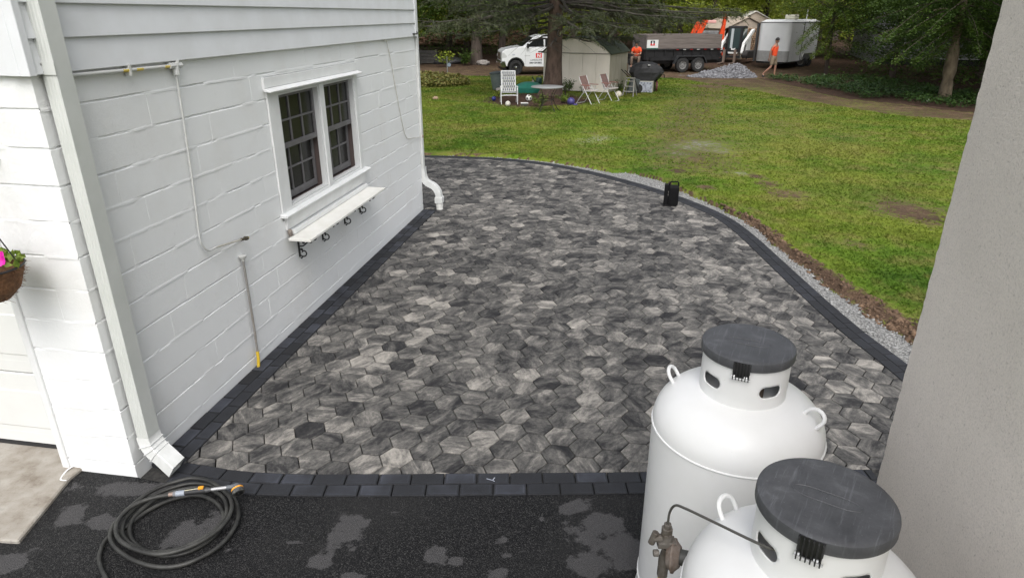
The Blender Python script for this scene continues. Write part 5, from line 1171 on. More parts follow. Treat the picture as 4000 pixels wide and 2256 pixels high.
# ================================================================= VEHICLES AND MACHINES
CARW = mat('car_white', (.74, .75, .76), .22, coat=.6); CBLK = mat('trim_black', (.012, .012, .013), .5); TYRE = mat('tyre_rubber', (.018, .018, .018), .85, bump=.3, bs=60); CHR = mat('chrome', (.62, .62, .6), .15, metal=1.); CGL = mat('car_glass', (.012, .014, .015), .06, spec=.7); HLG = mat('headlight_glass', (.55, .56, .55), .12, spec=.8); REDP = mat('logo_red', (.62, .02, .02), .5); INK = mat('lettering_dark', (.02, .025, .03), .6); WHT = mat('lettering_white', (.75, .75, .74), .5); BLUE = mat('lettering_blue', (.03, .10, .22), .6)
def wheel(par, x, y, z, r, w, hub, rim=.58, spokes=True):
    m_ = MB(); m_.lathe([(r * rim, -w / 2), (r * .93, -w / 2), (r, -w * .36), (r, w * .36), (r * .93, w / 2), (r * rim, w / 2)], 28, c=(x, y, z), axis='y', capt=False); t = m_.build('wheel', TYRE, par, smooth=True)
    m_ = MB(); m_.lathe([(r * rim, -w * .46), (r * rim * .93, -w * .46), (r * rim * .86, -w * .28), (.01, -w * .25)], 28, c=(x, y, z), axis='y', capt=False); m_.build('rim', hub, t, smooth=True)
    if spokes:
        for k in range(8 if y < 1 else 0):
            m_ = MB(); q = 2 * math.pi * k / 8; m_.cbox((0, 0, 0), (r * .09, .012, r * .15), Matrix.Translation((x + r * .36 * math.cos(q), y - w * .27, z + r * .36 * math.sin(q))) @ Matrix.Rotation(-q, 4, 'Y'))
            m_.build('rim_slot', CBLK, t)
    m_ = MB(); m_.lathe([(r * .17, -w * .27), (r * .16, -w * .40), (.01, -w * .44)], 14, c=(x, y, z), axis='y', capt=False); m_.build('hub_cap', CHR if spokes is False else hub, t, smooth=True)
    return t
# --- pickup
pk = thing('pickup_truck', 'white work pickup truck with a red N logo on its door', 'truck', (-.585, 36.38, gz(36.5)), R(8))
def arch(cx, r, n=12, z0=.38): return [(cx + r * math.cos(math.pi - math.pi * k / n), max(z0, .42 + r * math.sin(math.pi * k / n))) for k in range(n + 1)]
Wd = 1.95
low = [(.06, .62), (.05, .95), (.08, 1.16), (.25, 1.27), (.8, 1.37), (1.18, 1.42), (1.28, 1.36), (3.05, 1.36), (3.05, .40)] + [(1.40, .40)] + arch(.80, .45)[::-1] + [(.24, .45)]
m_ = MB(); m_.prism(low, .0, Wd, 'y'); m_.build('body', CARW, pk, bevel=.03, seg=2)
cab = [(1.12, 1.362), (1.72, 1.84), (1.95, 1.93), (2.25, 1.965), (2.75, 1.955), (2.98, 1.90), (3.04, 1.362)]
m_ = MB(); m_.prism(cab, .07, Wd - .07, 'y'); cb_ = m_.build('cab', CARW, pk, bevel=.04, seg=2)
m_ = MB(); m_.prism([(1.38, 1.39), (1.80, 1.75), (2.20, 1.80), (2.26, 1.80), (2.28, 1.39)], .058, .075, 'y'); m_.build('side_window', CGL, cb_); m_ = MB(); m_.prism([(2.36, 1.39), (2.34, 1.80), (2.78, 1.79), (2.88, 1.39)], .058, .075, 'y'); m_.build('side_window', CGL, cb_)
m_ = MB(); m_.prism([(1.105, 1.375), (1.70, 1.845), (1.69, 1.86), (1.09, 1.39)], .2, Wd - .2, 'y'); m_.build('windscreen', CGL, cb_)
m_ = MB(); m_.box((3.14, .02, .62), (5.75, Wd - .02, 1.36)); m_.build('bed', CARW, pk, bevel=.03); m_ = MB(); m_.box((.9, .5, .38), (5.6, 1.45, .60)); m_.build('chassis', CBLK, pk)
m_ = MB(); m_.prism([(.0, .42), (-.03, .62), (.06, .70), (.22, .70), (.30, .42), (.16, .36)], -.02, Wd + .02, 'y'); m_.build('front_bumper', CHR, pk, bevel=.02)
m_ = MB(); m_.box((.10, .05, .22), (.30, Wd - .05, .37)); m_.build('air_dam', CBLK, pk, bevel=.02)
m_ = MB(); m_.prism([(.035, .86), (.06, 1.08), (.17, 1.10), (.34, .93), (.28, .86)], -.008, .012, 'y'); m_.build('headlight', HLG, pk, bevel=.004); m_ = MB(); m_.prism([(.035, .86), (.06, 1.08), (.17, 1.10), (.34, .93), (.28, .86)], Wd - .012, Wd + .008, 'y'); m_.build('headlight', HLG, pk)
m_ = MB(); m_.box((.02, .3, .74), (.06, Wd - .3, 1.10)); m_.build('grille', CHR, pk)
m_ = MB(); arc = [(.80 + .46 * math.cos(q), .42 + .46 * math.sin(q)) for q in np.linspace(math.pi, 0, 13)] + [(.80 + .40 * math.cos(q), .42 + .40 * math.sin(q)) for q in np.linspace(0, math.pi, 13)]; m_.prism(arc, -.004, .05, 'y'); m_.build('wheel_arch', CBLK, pk); m_ = MB(); m_.prism([(.80 + .45 * math.cos(q), .40 + .45 * math.sin(q)) for q in np.linspace(math.pi, 0, 13)], .30, .40, 'y'); m_.build('arch_liner', CBLK, pk)
for (x, y) in ((.80, .14), (4.45, .14), (.80, Wd - .14), (4.45, Wd - .14)): wheel(pk, x, y, .37, .37, .26, CBLK if y < 1 else CBLK, spokes=False)
m_ = MB(); m_.box((1.36, -.16, 1.33), (1.47, -.02, 1.56)); m_.box((1.42, -.02, 1.36), (1.46, .07, 1.40)); m_.build('wing_mirror', CBLK, pk, bevel=.02)
m_ = MB(); m_.box((1.30, -.004, .46), (1.306, .002, 1.36)); m_.box((2.33, -.004, .46), (2.336, .002, 1.36)); m_.build('door_seam', mat('seam_grey', (.2, .2, .2), .6), pk); m_ = MB(); m_.box((1.98, -.03, 1.14), (2.20, .0, 1.18)); m_.build('door_handle', CBLK, pk)
m_ = MB(); m_.box((1.85, -.010, .85), (2.17, -.003, 1.08)); lg = m_.build('door_logo', REDP, pk)
text_mesh('N', .25, 'logo_letter', WHT, lg, Matrix.Translation((1.915, -.012, .875)) @ FACE_Y, bold=.008)
text_mesh('LANDSCAPE', .115, 'door_lettering', INK, pk, Matrix.Translation((1.56, -.004, .70)) @ FACE_Y); text_mesh('845-629-3802', .115, 'phone_lettering', INK, pk, Matrix.Translation((1.52, -.004, .56)) @ FACE_Y, bold=.004); text_mesh('HEAVY DUTY', .05, 'badge', INK, pk, Matrix.Translation((1.255, -.004, .93)) @ FACE_Y); text_mesh('DIESEL', .055, 'badge', BLUE, pk, Matrix.Translation((.60, -.004, .985)) @ FACE_Y)
# --- dump trailer
dt = thing('dump_trailer', 'black tandem-axle dump trailer with weathered plank sides', 'trailer', (9.42, 38.25, gz(38.3)), R(15)); DTB = mat('trailer_black', (.010, .010, .011), .4, c2=(.02, .02, .021), vs=4); PLK = mat('grey_plank', (.105, .088, .078), .85, c2=(.165, .142, .128), vs=5, stretch=(.25, 1, 3.), bump=.4, bs=20)
x0, x1, Wt = -2.26, 2.38, 2.05
m_ = MB(); m_.box((x0, .25, .66), (x1, Wt, 1.23)); m_.build('bed', DTB, dt, bevel=.02)
for k in range(9): x = x0 + .06 + k * (x1 - x0 - .16) / 8; m_ = MB(); m_.box((x, .19, .66), (x + .06, .249, 1.22)); m_.build('stake', DTB, dt)
m_ = MB(); m_.box((x0, .17, 1.17), (x1, .248, 1.235)); m_.build('top_rail', DTB, dt)
for k in range(3):
    z0 = 1.24 + k * .245; m_ = MB(); m_.box((x0 + .12, .22 + .004 * k, z0), (x1, .262 + .004 * k, z0 + .236)); m_.build('side_plank', PLK, dt, bevel=.006); m_ = MB(); m_.box((x0 + .12, Wt - .04, z0), (x1, Wt, z0 + .236)); m_.build('side_plank', PLK, dt)
m_ = MB(); m_.box((x1 - .03, .27, 1.24), (x1, Wt - .04, 1.95)); m_.build('tailgate_board', PLK, dt); m_ = MB(); m_.box((x0 + .09, .263, 1.24), (x0 + .119, Wt - .04, 1.95)); m_.build('front_board', PLK, dt)
for k in range(7): x = -.4 + k * .42; m_ = MB(); m_.box((x, .163, 1.178), (x + .16, .1695, 1.205)); m_.build('reflector', mat('reflex_white', (.6, .6, .58), .4) if k % 2 else mat('reflex_red', (.35, .015, .015), .4), dt)
m_ = MB(); m_.box((x0 - .1, .55, .44), (x1, .68, .655)); m_.box((x0 - .1, 1.4, .44), (x1, 1.53, .655)); m_.build('chassis', DTB, dt)
m_ = MB(); m_.prism([(-.56, .46), (-.36, .84), (-.30, .88), (1.24, .88), (1.30, .84), (1.50, .46), (1.44, .46), (1.24, .82), (-.30, .82), (-.50, .46)], .0, .249, 'y'); m_.build('fender', mat('fender_black', (.03, .031, .033), .35), dt)
for x in (0., .955): wheel(dt, x, .13, .39, .385, .22, mat('wheel_silver', (.26, .26, .255), .4, metal=.4)); wheel(dt, x, Wt - .1, .39, .385, .22, _M['wheel_silver'])
m_ = MB(); m_.tube([(x0 - .05, .62, .55), (x0 - 1.35, 1.05, .50)], .055, 4); m_.tube([(x0 - .05, 1.46, .55), (x0 - 1.35, 1.05, .50)], .055, 4); m_.build('tongue', DTB, dt); m_ = MB(); m_.cyl((x0 + .30, .40, .12), (x0 + .30, .40, .9), .045, n=8); m_.build('jack', mat('jack_grey', (.12, .12, .12), .5), dt); m_ = MB(); m_.box((x0 - .62, .72, .56), (x0 - .12, 1.4, .98)); m_.build('tool_box', DTB, dt, bevel=.01)
m_ = MB(); m_.box((x0 + .10, .19, 1.29), (x0 + .76, .215, 1.70)); sg = m_.build('sign_board', mat('sign_white', (.62, .63, .61), .5), dt)
m_ = MB(); m_.box((x0 + .30, .182, 1.42), (x0 + .55, .189, 1.66)); m_.build('sign_emblem', INK, sg); m_ = MB(); m_.box((x0 + .295, .176, 1.42), (x0 + .555, .1815, 1.51)); m_.build('sign_red_band', REDP, sg); m_ = MB(); m_.box((x0 + .385, .174, 1.46), (x0 + .455, .1755, 1.60)); m_.cyl((x0 + .42, .1755, 1.60), (x0 + .42, .174, 1.60), .035, n=12); m_.build('sign_figure', WHT, sg); m_ = MB(); m_.box((x0 + .10, .195, 1.22), (x0 + .76, .215, 1.285)); m_.build('sign_strip', mat('strip_green', (.015, .09, .06), .5), sg)
text_mesh('CAM', .20, 'maker_lettering', WHT, dt, Matrix.Translation((-1.72, .18, .70)) @ FACE_Y, bold=.004); text_mesh('BEAST', .15, 'model_lettering', WHT, dt, Matrix.Translation((1.62, .18, .74)) @ FACE_Y, bold=.004)
m_ = MB(); m_.box((x0 + .34, .17, .64), (x1 - .1, .188, .86)); m_.build('side_skirt', DTB, dt)
# --- tractor loader behind the trailer
ORG = mat('machine_orange', (.72, .075, .015), .4, c2=(.60, .05, .01), vs=5); tl = thing('tractor_loader', 'orange tractor loader parked behind the dump trailer', 'tractor', (12.2, 44.6, gz(44.6)), R(5))
m_ = MB(); m_.box((-.9, -.35, .75), (.75, .45, 1.45)); m_.build('bonnet', ORG, tl, bevel=.08, seg=2); m_ = MB(); m_.prism([(-.95, 1.25), (-.62, 1.25), (-.10, 2.45), (-.42, 2.50)], -.62, -.46, 'y'); m_.build('loader_arm', ORG, tl, bevel=.02); m_ = MB(); m_.prism([(-.95, 1.25), (-.62, 1.25), (-.10, 2.35), (-.42, 2.4)], .5, .64, 'y'); m_.build('loader_arm', ORG, tl, bevel=.02)
m_ = MB(); m_.prism([(.65, 1.25), (1.02, 1.25), (1.05, 2.75), (.92, 2.85), (.86, 2.2)], -.6, -.35, 'y'); m_.build('mast', ORG, tl, bevel=.03); m_ = MB(); m_.box((-.15, -.5, 2.28), (.45, .4, 2.46)); m_.build('upper_hood', mat('machine_pale', (.62, .33, .30), .5), tl, bevel=.03); m_ = MB(); m_.box((-.45, -.58, 1.46), (.66, .5, 1.85)); m_.build('engine_cover', mat('machine_grey', (.10, .10, .10), .6, c2=(.2, .2, .2), vs=4), tl, bevel=.04)
m_ = MB(); m_.tube([(.3, -.45, 2.75), (.95, -.45, 2.86)], .035, 6); m_.build('hydraulic_rod', CHR, tl); m_ = MB(); m_.lathe([(.12, -.03), (.15, 0), (.12, .03)], 14, c=(-.66, -.65, 1.5), axis='y'); m_.build('pivot', WHT, tl)
for (x, r_) in ((-.6, .42), (.8, .62)):
    for y in (-.55, .65): wheel(tl, x, y, r_, r_, .3, ORG)
# --- compact skid-steer with forks
ss = thing('skid_steer', 'white and black skid-steer loader with pallet forks beyond the gravel heap', 'loader', (13.75, 43.6, gz(43.6) + .02), R(-34)); SSW = mat('loader_white', (.72, .72, .70), .35); GLS2 = mat('cab_glass', (.04, .06, .06), .1, spec=.8)
m_ = MB(); m_.box((-.42, .05, .62), (.42, 1.0, 1.98)); ssb = m_.build('cab', CBLK, ss, bevel=.04); m_ = MB(); m_.box((-.30, .03, .78), (.30, .049, 1.86)); m_.build('door_glass', GLS2, ssb); m_ = MB(); m_.box((.421, .15, 1.2), (.435, .9, 1.85)); m_.build('side_glass', GLS2, ssb); m_ = MB(); m_.box((-.20, .012, .80), (-.06, .029, 1.84)); m_.build('painted_reflection', mat('reflection_pale', (.42, .46, .47), .3), ssb)  # last box: pale strip painted before the door glass as its reflection
for s_ in (-1, 1):
    m_ = MB(); m_.prism([(-.42, .28), (1.65, .24), (1.75, .42), (1.62, .66), (-.35, .70), (-.5, .48)], s_ * .80 - .15, s_ * .80 + .15, 'x'); m_.v = [(v[0], v[1] * 1., v[2]) for v in m_.v]; m_.build('track', mat('track_rubber', (.035, .032, .03), .85, bump=.5, bs=12), ss, bevel=.04)
    m_ = MB(); m_.prism([(-.42, .55), (-.26, .52), (-.10, .95), (.9, 1.35), (1.6, 1.68), (1.55, 1.82), (1.3, 1.80), (-.20, 1.12)], s_ * .60 - .07, s_ * .60 + .07, 'x'); m_.build('lift_arm', SSW, ss, bevel=.02)
    m_ = MB(); m_.box((s_ * .30 - .06, -.62, .02), (s_ * .30 + .06, -.5, .75)); m_.box((s_ * .30 - .06, -1.45, .02), (s_ * .30 + .06, -.5, .065)); m_.build('fork', mat('fork_steel', (.20, .15, .12), .6, metal=.3), ss)
m_ = MB(); m_.box((-.55, -.5, .30), (.55, -.42, .42)); m_.box((-.55, -.5, .62), (.55, -.42, .72)); m_.build('fork_carriage', CBLK, ss); m_ = MB(); m_.box((-.26, -.02, .50), (.26, .05, .60)); m_.build('step_plate', SSW, ss); m_ = MB(); m_.prism([(-.10, .68), (.10, .68), (.12, .82), (.04, .78), (-.04, .78), (-.12, .82)], .0, .028, 'y'); m_.build('emblem', SSW, ss); m_ = MB(); m_.box((-.5, 1.0, .5), (.5, 1.7, 1.45)); m_.build('engine_hood', SSW, ss, bevel=.05); ss.scale = (1.1, 1.1, 1.08)
# --- enclosed cargo trailer
ct = thing('cargo_trailer', 'tall white enclosed cargo trailer with a grey stone guard behind the walking man', 'trailer', (15.33, 39.7, gz(39.7)), R(-42)); CTW = mat('trailer_white', (.76, .77, .77), .4, c2=(.70, .71, .71), vs=1.5); CTG = mat('stone_guard', (.30, .30, .29), .5, metal=.2, c2=(.36, .36, .35), vs=10); CTR = mat('trailer_roof', (.68, .68, .67), .5)
def rrect(xa, xb, ya, yb, r, n=6):
    P = []
    for (cx, cy, a0) in ((xa + r, ya + r, 180), (xb - r, ya + r, 270), (xb - .02, yb - .02, 0), (xa + .02, yb - .02, 90)):
        rr_ = r if a0 >= 180 else .02
        for k in range(n + 1): a = R(a0 + 90 * k / n); P.append((cx + rr_ * math.cos(a), cy + rr_ * math.sin(a)))
    return P
fp = rrect(-1.55, .30, 0., 4.6, .28)
m_ = MB(); m_.prism(fp, .42, 2.52, 'z'); m_.build('body', CTW, ct, smooth=False)
m_ = MB(); m_.prism([(x * 1. + (.012 if x > -.7 else -.012), y - .012) for x, y in fp if y < 1.0] , .43, 1.00, 'z'); m_.build('stone_guard', CTG, ct)
vs, fs = [], []; rf = [(p, 2.521) for p in fp]; c_ = np.mean(fp, 0)
m_ = MB(); n = len(fp); m_.add([(x, y, 2.521) for x, y in fp] + [(c_[0] + (x - c_[0]) * .8, c_[1] + (y - c_[1]) * .86, 2.66) for x, y in fp], [(k, (k + 1) % n, n + (k + 1) % n, n + k) for k in range(n)] + [tuple(range(n, 2 * n))]); m_.build('roof', CTR, ct)
m_ = MB(); m_.tube([(x * 1.005, y - .005, 2.515) for x, y in fp] + [(fp[0][0] * 1.005, fp[0][1] - .005, 2.515)], .025, 5); m_.build('roof_trim', mat('trim_alu', (.30, .30, .30), .4, metal=.6), ct)
m_ = MB(); m_.box((-.6, 1.2, 2.661), (.0, 1.8, 2.92)); m_.build('roof_vent', mat('vent_cream', (.58, .56, .45), .5), ct, bevel=.05); m_ = MB(); m_.cyl((.15, 2.6, 2.62), (.15, 2.6, 3.2), .03, n=8); m_.build('vent_pipe', WHT, ct)
m_ = MB(); m_.box((-1.66, .02, .40), (-1.565, .20, 2.45)); m_.build('corner_post', mat('post_dark', (.05, .05, .05), .5), ct); m_ = MB(); m_.box((.305, 2.0, .42), (.32, 2.06, 2.5)); m_.build('door_seam', CBLK, ct)
for y in (2.6, 3.4):
    for x in (.20, -1.42): wheel(ct, x, y, .33, .33, .2, _M['wheel_silver'])
m_ = MB(); m_.box((-1.5, .1, .32), (.1, 4.4, .419)); m_.build('chassis', CBLK, ct); m_ = MB(); m_.prism([(2.1, .42), (2.3, .80), (3.7, .80), (3.9, .42)], .30, .42, 'x'); m_.build('fender', CHR, ct, bevel=.02)
# --- canopies, firewood, gravel heap
def canopy(label, loc, rz, w_, d_, h_, pk_, mr, mw):
    c = thing('storage_canopy', label, 'canopy', loc, rz, 'storage canopies behind the loader')
    for s_ in (-1, 1): m_ = MB(); m_.prism([(0, pk_), (s_ * (w_ / 2 + .1), h_ - .06), (s_ * (w_ / 2 + .1), h_ - .02), (0, pk_ + .05)], -.1, d_ + .1, 'y'); m_.build('roof_sheet', mr, c)
    m_ = MB(); m_.prism([(-w_ / 2, h_), (w_ / 2, h_), (0, pk_ - .012)], .02, .05, 'y'); m_.build('gable_end', mw, c); m_ = MB(); m_.box((-w_ / 2, .02, .0), (-w_ / 2 + .04, d_, h_)); m_.box((w_ / 2 - .04, .02, 0), (w_ / 2, d_, h_)); m_.box((-w_ / 2 + .041, d_ - .04, 0), (w_ / 2 - .041, d_ - .003, h_)); m_.build('wall_sheet', mw, c); return c
TAN = mat('canvas_tan', (.36, .30, .24), .8, c2=(.44, .37, .30), vs=1.5); PALE = mat('canvas_pale', (.62, .60, .55), .7)
canopy('tan fabric canopy with a pointed gable behind the skid-steer', (16.6, 50.0, gz(50)), R(12), 3.4, 4., 1.75, 2.45, TAN, TAN); canopy('pale canopy roof between the tan canopy and the cargo trailer', (18.3, 53.5, gz(53.5)), R(-10), 3.0, 4., 2.0, 2.75, PALE, TAN)
fw = thing('firewood_stack', 'stack of split firewood between the skid-steer and the cargo trailer', 'firewood', (15.95, 46.4, gz(46.4))); rgf = np.random.default_rng(17); m_ = MB()
for i in range(11):
    for j in range(15):
        x = -.75 + i * .135 + rgf.normal(0, .015) + (.065 if j % 2 else 0); z = .07 + j * .128; r_ = .066 * rgf.uniform(.85, 1.05); yo = rgf.normal(0, .04); a0 = rgf.random() * 6
        poly = [(x + r_ * math.cos(a0 + 2 * math.pi * k / 5), z + r_ * math.sin(a0 + 2 * math.pi * k / 5)) for k in range(5)]; m_.prism(poly, -.25 + yo, .3 + yo, 'y')
o = m_.build('logs', mat('split_wood', (.16, .09, .055), .85, c2=(.38, .27, .17), vs=6), fw); tag(o, kind='stuff')
m_ = MB(); m_.box((-.85, -.2, 0.), (-.80, .3, 2.05)); m_.box((.80, -.2, 0), (.85, .3, 2.05)); m_.build('end_post', GW, fw)
# gravel heap
gh2 = thing('gravel_heap', 'heap of grey crushed stone dumped before the dump trailer', 'gravel', (10.7, 34.9, gz(34.9) - .02)); rgg = np.random.default_rng(23)
def heap(x, y):
    d = np.hypot((x - .75) / np.where(x < .75, 2.5, .95), (y - .2) / 1.15); return np.clip(.64 * (1 - d ** 1.15), 0, None) + .06 * (vn(x * 3, y * 3, 5) - .5) * (d < 1)
hx = np.linspace(-1.95, 1.9, 60); hy = np.linspace(-1.1, 1.5, 40); HX, HY = np.meshgrid(hx, hy); ii = np.arange(HX.size).reshape(HX.shape); me = arr_mesh('mound', np.stack([HX, HY, heap(HX, HY) - .01], -1).reshape(-1, 3), np.stack([ii[:-1, :-1], ii[:-1, 1:], ii[1:, 1:], ii[1:, :-1]], -1).reshape(-1, 4)); STN = mat('crushed_stone', (.10, .10, .107), .9, c2=(.26, .26, .275), vs=9); link('mound', me, STN, gh2)
n = 3800; px, py = rgg.uniform(-1.9, 1.85, n), rgg.uniform(-1.1, 1.4, n); hz2 = heap(px, py); k = hz2 > .015; V, F = lump_mesh(np.stack([px[k], py[k], hz2[k]], 1), rgg.gamma(3, .0125, k.sum()) + .012, 6); tag(link('stones', arr_mesh('stones', V, F), STN, gh2), kind='stuff')

# ================================================================= PEOPLE
def skin(name, J, E, m, par, sub=2, mats=None):
    """J: {joint: (pos, radius or (rx, ry))}; E: edges. Grows one continuous surface."""
    names = list(J); me = bpy.data.meshes.new(name); me.from_pydata([J[k][0] for k in names], [(names.index(a), names.index(c_)) for a, c_ in E], []); o = bpy.data.objects.new(name, me); col.objects.link(o)
    o.modifiers.new('skin', 'SKIN'); 
    if not me.skin_vertices: bpy.context.view_layer.objects.active = o; 
    sv = me.skin_vertices[0].data
    for i, k in enumerate(names): r_ = J[k][1]; sv[i].radius = r_ if hasattr(r_, '__len__') else (r_, r_)
    sv[0].use_root = True; s2 = o.modifiers.new('sub', 'SUBSURF'); s2.levels = sub; s2.render_levels = sub
    dg = bpy.context.evaluated_depsgraph_get(); nm = bpy.data.meshes.new_from_object(o.evaluated_get(dg)); bpy.data.objects.remove(o); nm.polygons.foreach_set('use_smooth', np.ones(len(nm.polygons), bool)); nm.materials.clear(); return link(name, nm, m, par)
SKN = mat('skin_tone', (.30, .16, .11), .55); SKD = mat('skin_shaded_beard', (.17, .09, .065), .6); ORT = mat('shirt_orange', (.80, .085, .02), .75, c2=(.68, .065, .015), vs=7, bump=.3, bs=18, bdist=.01); KHA = mat('khaki_cloth', (.20, .155, .105), .8, c2=(.15, .115, .075), vs=8); BRP = mat('brown_trousers', (.12, .085, .065), .8, c2=(.17, .12, .09), vs=6); SHO = mat('dark_shoe', (.018, .017, .017), .6); HAIR = mat('dark_hair', (.012, .010, .009), .7)
def head(par, c, yaw, pitch, cap=False):
    M = Matrix.Translation(c) @ Matrix.Rotation(yaw, 4, 'Z') @ Matrix.Rotation(pitch, 4, 'X'); parts = []
    m_ = MB(); m_.sphere((0, 0, .0), .1, 18, 12, (.78, .95, 1.18)); m_.sphere((0, -.045, -.055), .06, 14, 9, (.85, .8, .9)); m_.sphere((0, -.098, -.012), .017, 8, 6, (.8, 1.1, 1.6)); m_.sphere((.078, 0, -.005), .02, 8, 6, (.4, .8, 1.4)); m_.sphere((-.078, 0, -.005), .02, 8, 6, (.4, .8, 1.4)); m_.xf(M); m_.build('head', SKN, par, smooth=True)
    m_ = MB(); m_.sphere((.03, -.088, .01), .010, 6, 5); m_.sphere((-.03, -.088, .01), .010, 6, 5); m_.box((-.022, -.098, -.062), (.022, -.088, -.056)); m_.xf(M); m_.build('face_features', HAIR, par)
    m_ = MB(); m_.sphere((0, .014, .030), .107, 18, 12, (.82, .95, 1.02)); m_.v = [v if v[2] > -.01 or v[1] > .02 else (v[0] * .8, max(v[1], -.02), v[2]) for v in m_.v]; m_.v = [(v[0], max(v[1], -.070 if v[2] < .055 else -.2), v[2]) for v in m_.v]; m_.xf(M); m_.build('hair', HAIR, par, smooth=True)
def hand(par, wr, d, up, m, s_=1):
    """palm with four bent fingers and a thumb"""
    wr, d, up = Vector(wr), Vector(d).normalized(), Vector(up).normalized(); sd2 = d.cross(up).normalized(); m_ = MB(); q = wr + d * .045
    m_.sphere(tuple(q), .042, 10, 7, (1, 1, 1)); st0 = len(m_.v) * 0; m_.v = [tuple(q + d * ((Vector(v) - q).dot(d)) * 1.15 + sd2 * ((Vector(v) - q).dot(sd2)) * .95 + up * ((Vector(v) - q).dot(up)) * .45) for v in m_.v]
    for k, L_ in enumerate((.068, .078, .074, .058)):
        b0 = q + d * .035 + sd2 * (-.027 + .018 * k); m_.tube([b0, b0 + d * L_ * .45 - up * .008, b0 + d * L_ * .75 - up * .026, b0 + d * L_ * .85 - up * .045], [.0095, .009, .0085, .006], 6)
    b0 = wr + d * .03 - sd2 * .035 * s_; m_.tube([b0, b0 + d * .03 - sd2 * .022 * s_ - up * .006, b0 + d * .055 - sd2 * .022 * s_ - up * .018], [.011, .010, .007], 6); m_.build('hand', m, par, smooth=True)
# walker: 1.82 m, stepping toward the camera's left, arms behind his back, looking down
wk = thing('person', 'person in orange t-shirt and khaki shorts walking past the white cargo trailer', 'person', (13.05, 34.75, gz(34.75)), R(34))
J = {'pelvis': ((0, 0, .96), (.135, .10)), 'waist': ((0, .0, 1.10), (.13, .095)), 'chest': ((-.01, -.01, 1.30), (.155, .105)), 'neck0': ((-.015, -.025, 1.47), (.075, .065)), 'neck': ((-.02, -.05, 1.56), (.055, .055)), 'hd': ((-.025, -.065, 1.62), .05),
     'shL': ((.17, 0, 1.41), .062), 'elL': ((.235, .07, 1.13), .044), 'wrL': ((.13, .17, .94), .030), 'shR': ((-.19, 0, 1.41), .062), 'elR': ((-.255, .05, 1.13), .044), 'wrR': ((-.225, .10, .88), .030),
     'hipL': ((.095, 0, .90), .085), 'knL': ((.125, -.06, .50), .058), 'caL': ((.135, -.05, .34), .055), 'anL': ((.145, -.05, .09), .036), 'toL': ((.155, -.19, .045), .032),
     'hipR': ((-.095, 0, .90), .085), 'knR': ((-.165, -.03, .50), .058), 'caR': ((-.225, .09, .36), .053), 'anR': ((-.31, .27, .16), .036), 'toR': ((-.345, .20, .045), .032)}
E_ = [('pelvis', 'waist'), ('waist', 'chest'), ('chest', 'neck0'), ('neck0', 'neck'), ('neck', 'hd'), ('neck0', 'shL'), ('shL', 'elL'), ('elL', 'wrL'), ('neck0', 'shR'), ('shR', 'elR'), ('elR', 'wrR'), ('pelvis', 'hipL'), ('hipL', 'knL'), ('knL', 'caL'), ('caL', 'anL'), ('anL', 'toL'), ('pelvis', 'hipR'), ('hipR', 'knR'), ('knR', 'caR'), ('caR', 'anR'), ('anR', 'toR')]
skin('body', J, E_, SKN, wk)
def grow(J, k, p=None, r=None): return (p or J[k][0], r)
Js = {'a': ((0, 0, .92), (.165, .13)), 'waist': ((0, 0, 1.08), (.165, .125)), 'chest': ((-.01, -.01, 1.30), (.18, .13)), 'neck0': ((-.015, -.02, 1.455), (.095, .08)), 'shL': ((.155, 0, 1.395), .072), 'slL': ((.205, .035, 1.20), .068), 'shR': ((-.175, 0, 1.395), .072), 'slR': ((-.225, .028, 1.20), .068)}
skin('t_shirt', Js, [('a', 'waist'), ('waist', 'chest'), ('chest', 'neck0'), ('neck0', 'shL'), ('shL', 'slL'), ('neck0', 'shR'), ('shR', 'slR')], ORT, wk)
Jp = {'pelvis': ((0, 0, .95), (.16, .125)), 'top': ((0, 0, 1.03), (.15, .115)), 'hipL': ((.10, 0, .86), .112), 'kL': ((.125, -.06, .52), .092), 'hipR': ((-.10, 0, .86), .112), 'kR': ((-.162, -.03, .53), .092)}
skin('shorts', Jp, [('top', 'pelvis'), ('pelvis', 'hipL'), ('hipL', 'kL'), ('pelvis', 'hipR'), ('hipR', 'kR')], KHA, wk)
for (a, t) in (('anL', 'toL'), ('anR', 'toR')):
    A_, T_ = Vector(J[a][0]), Vector(J[t][0]); h_ = A_ + (A_ - T_) * .25; h_.z = max(.045, T_.z + (.03 if a == 'anL' else .09)); skin('shoe', {'an': (tuple(A_ + Vector((0, 0, .02))), .047), 'he': (tuple(h_), .047), 'to': (tuple(T_), .045), 'ti': (tuple(T_ + (T_ - A_).normalized() * .06 * Vector((1, 1, 0)).length / 1.4), .036)}, [('an', 'he'), ('he', 'to'), ('to', 'ti')], SHO, wk, 1)
head(wk, (-.03, -.085, 1.69), R(8), R(30)); hand(wk, J['wrL'][0], (-.5, .2, -.8), (0, 1, .3), SKN); hand(wk, J['wrR'][0], (.1, .1, -1), (-1, 0, 0), SKN, -1)
wk.scale = (1.03, 1.03, 1.03)
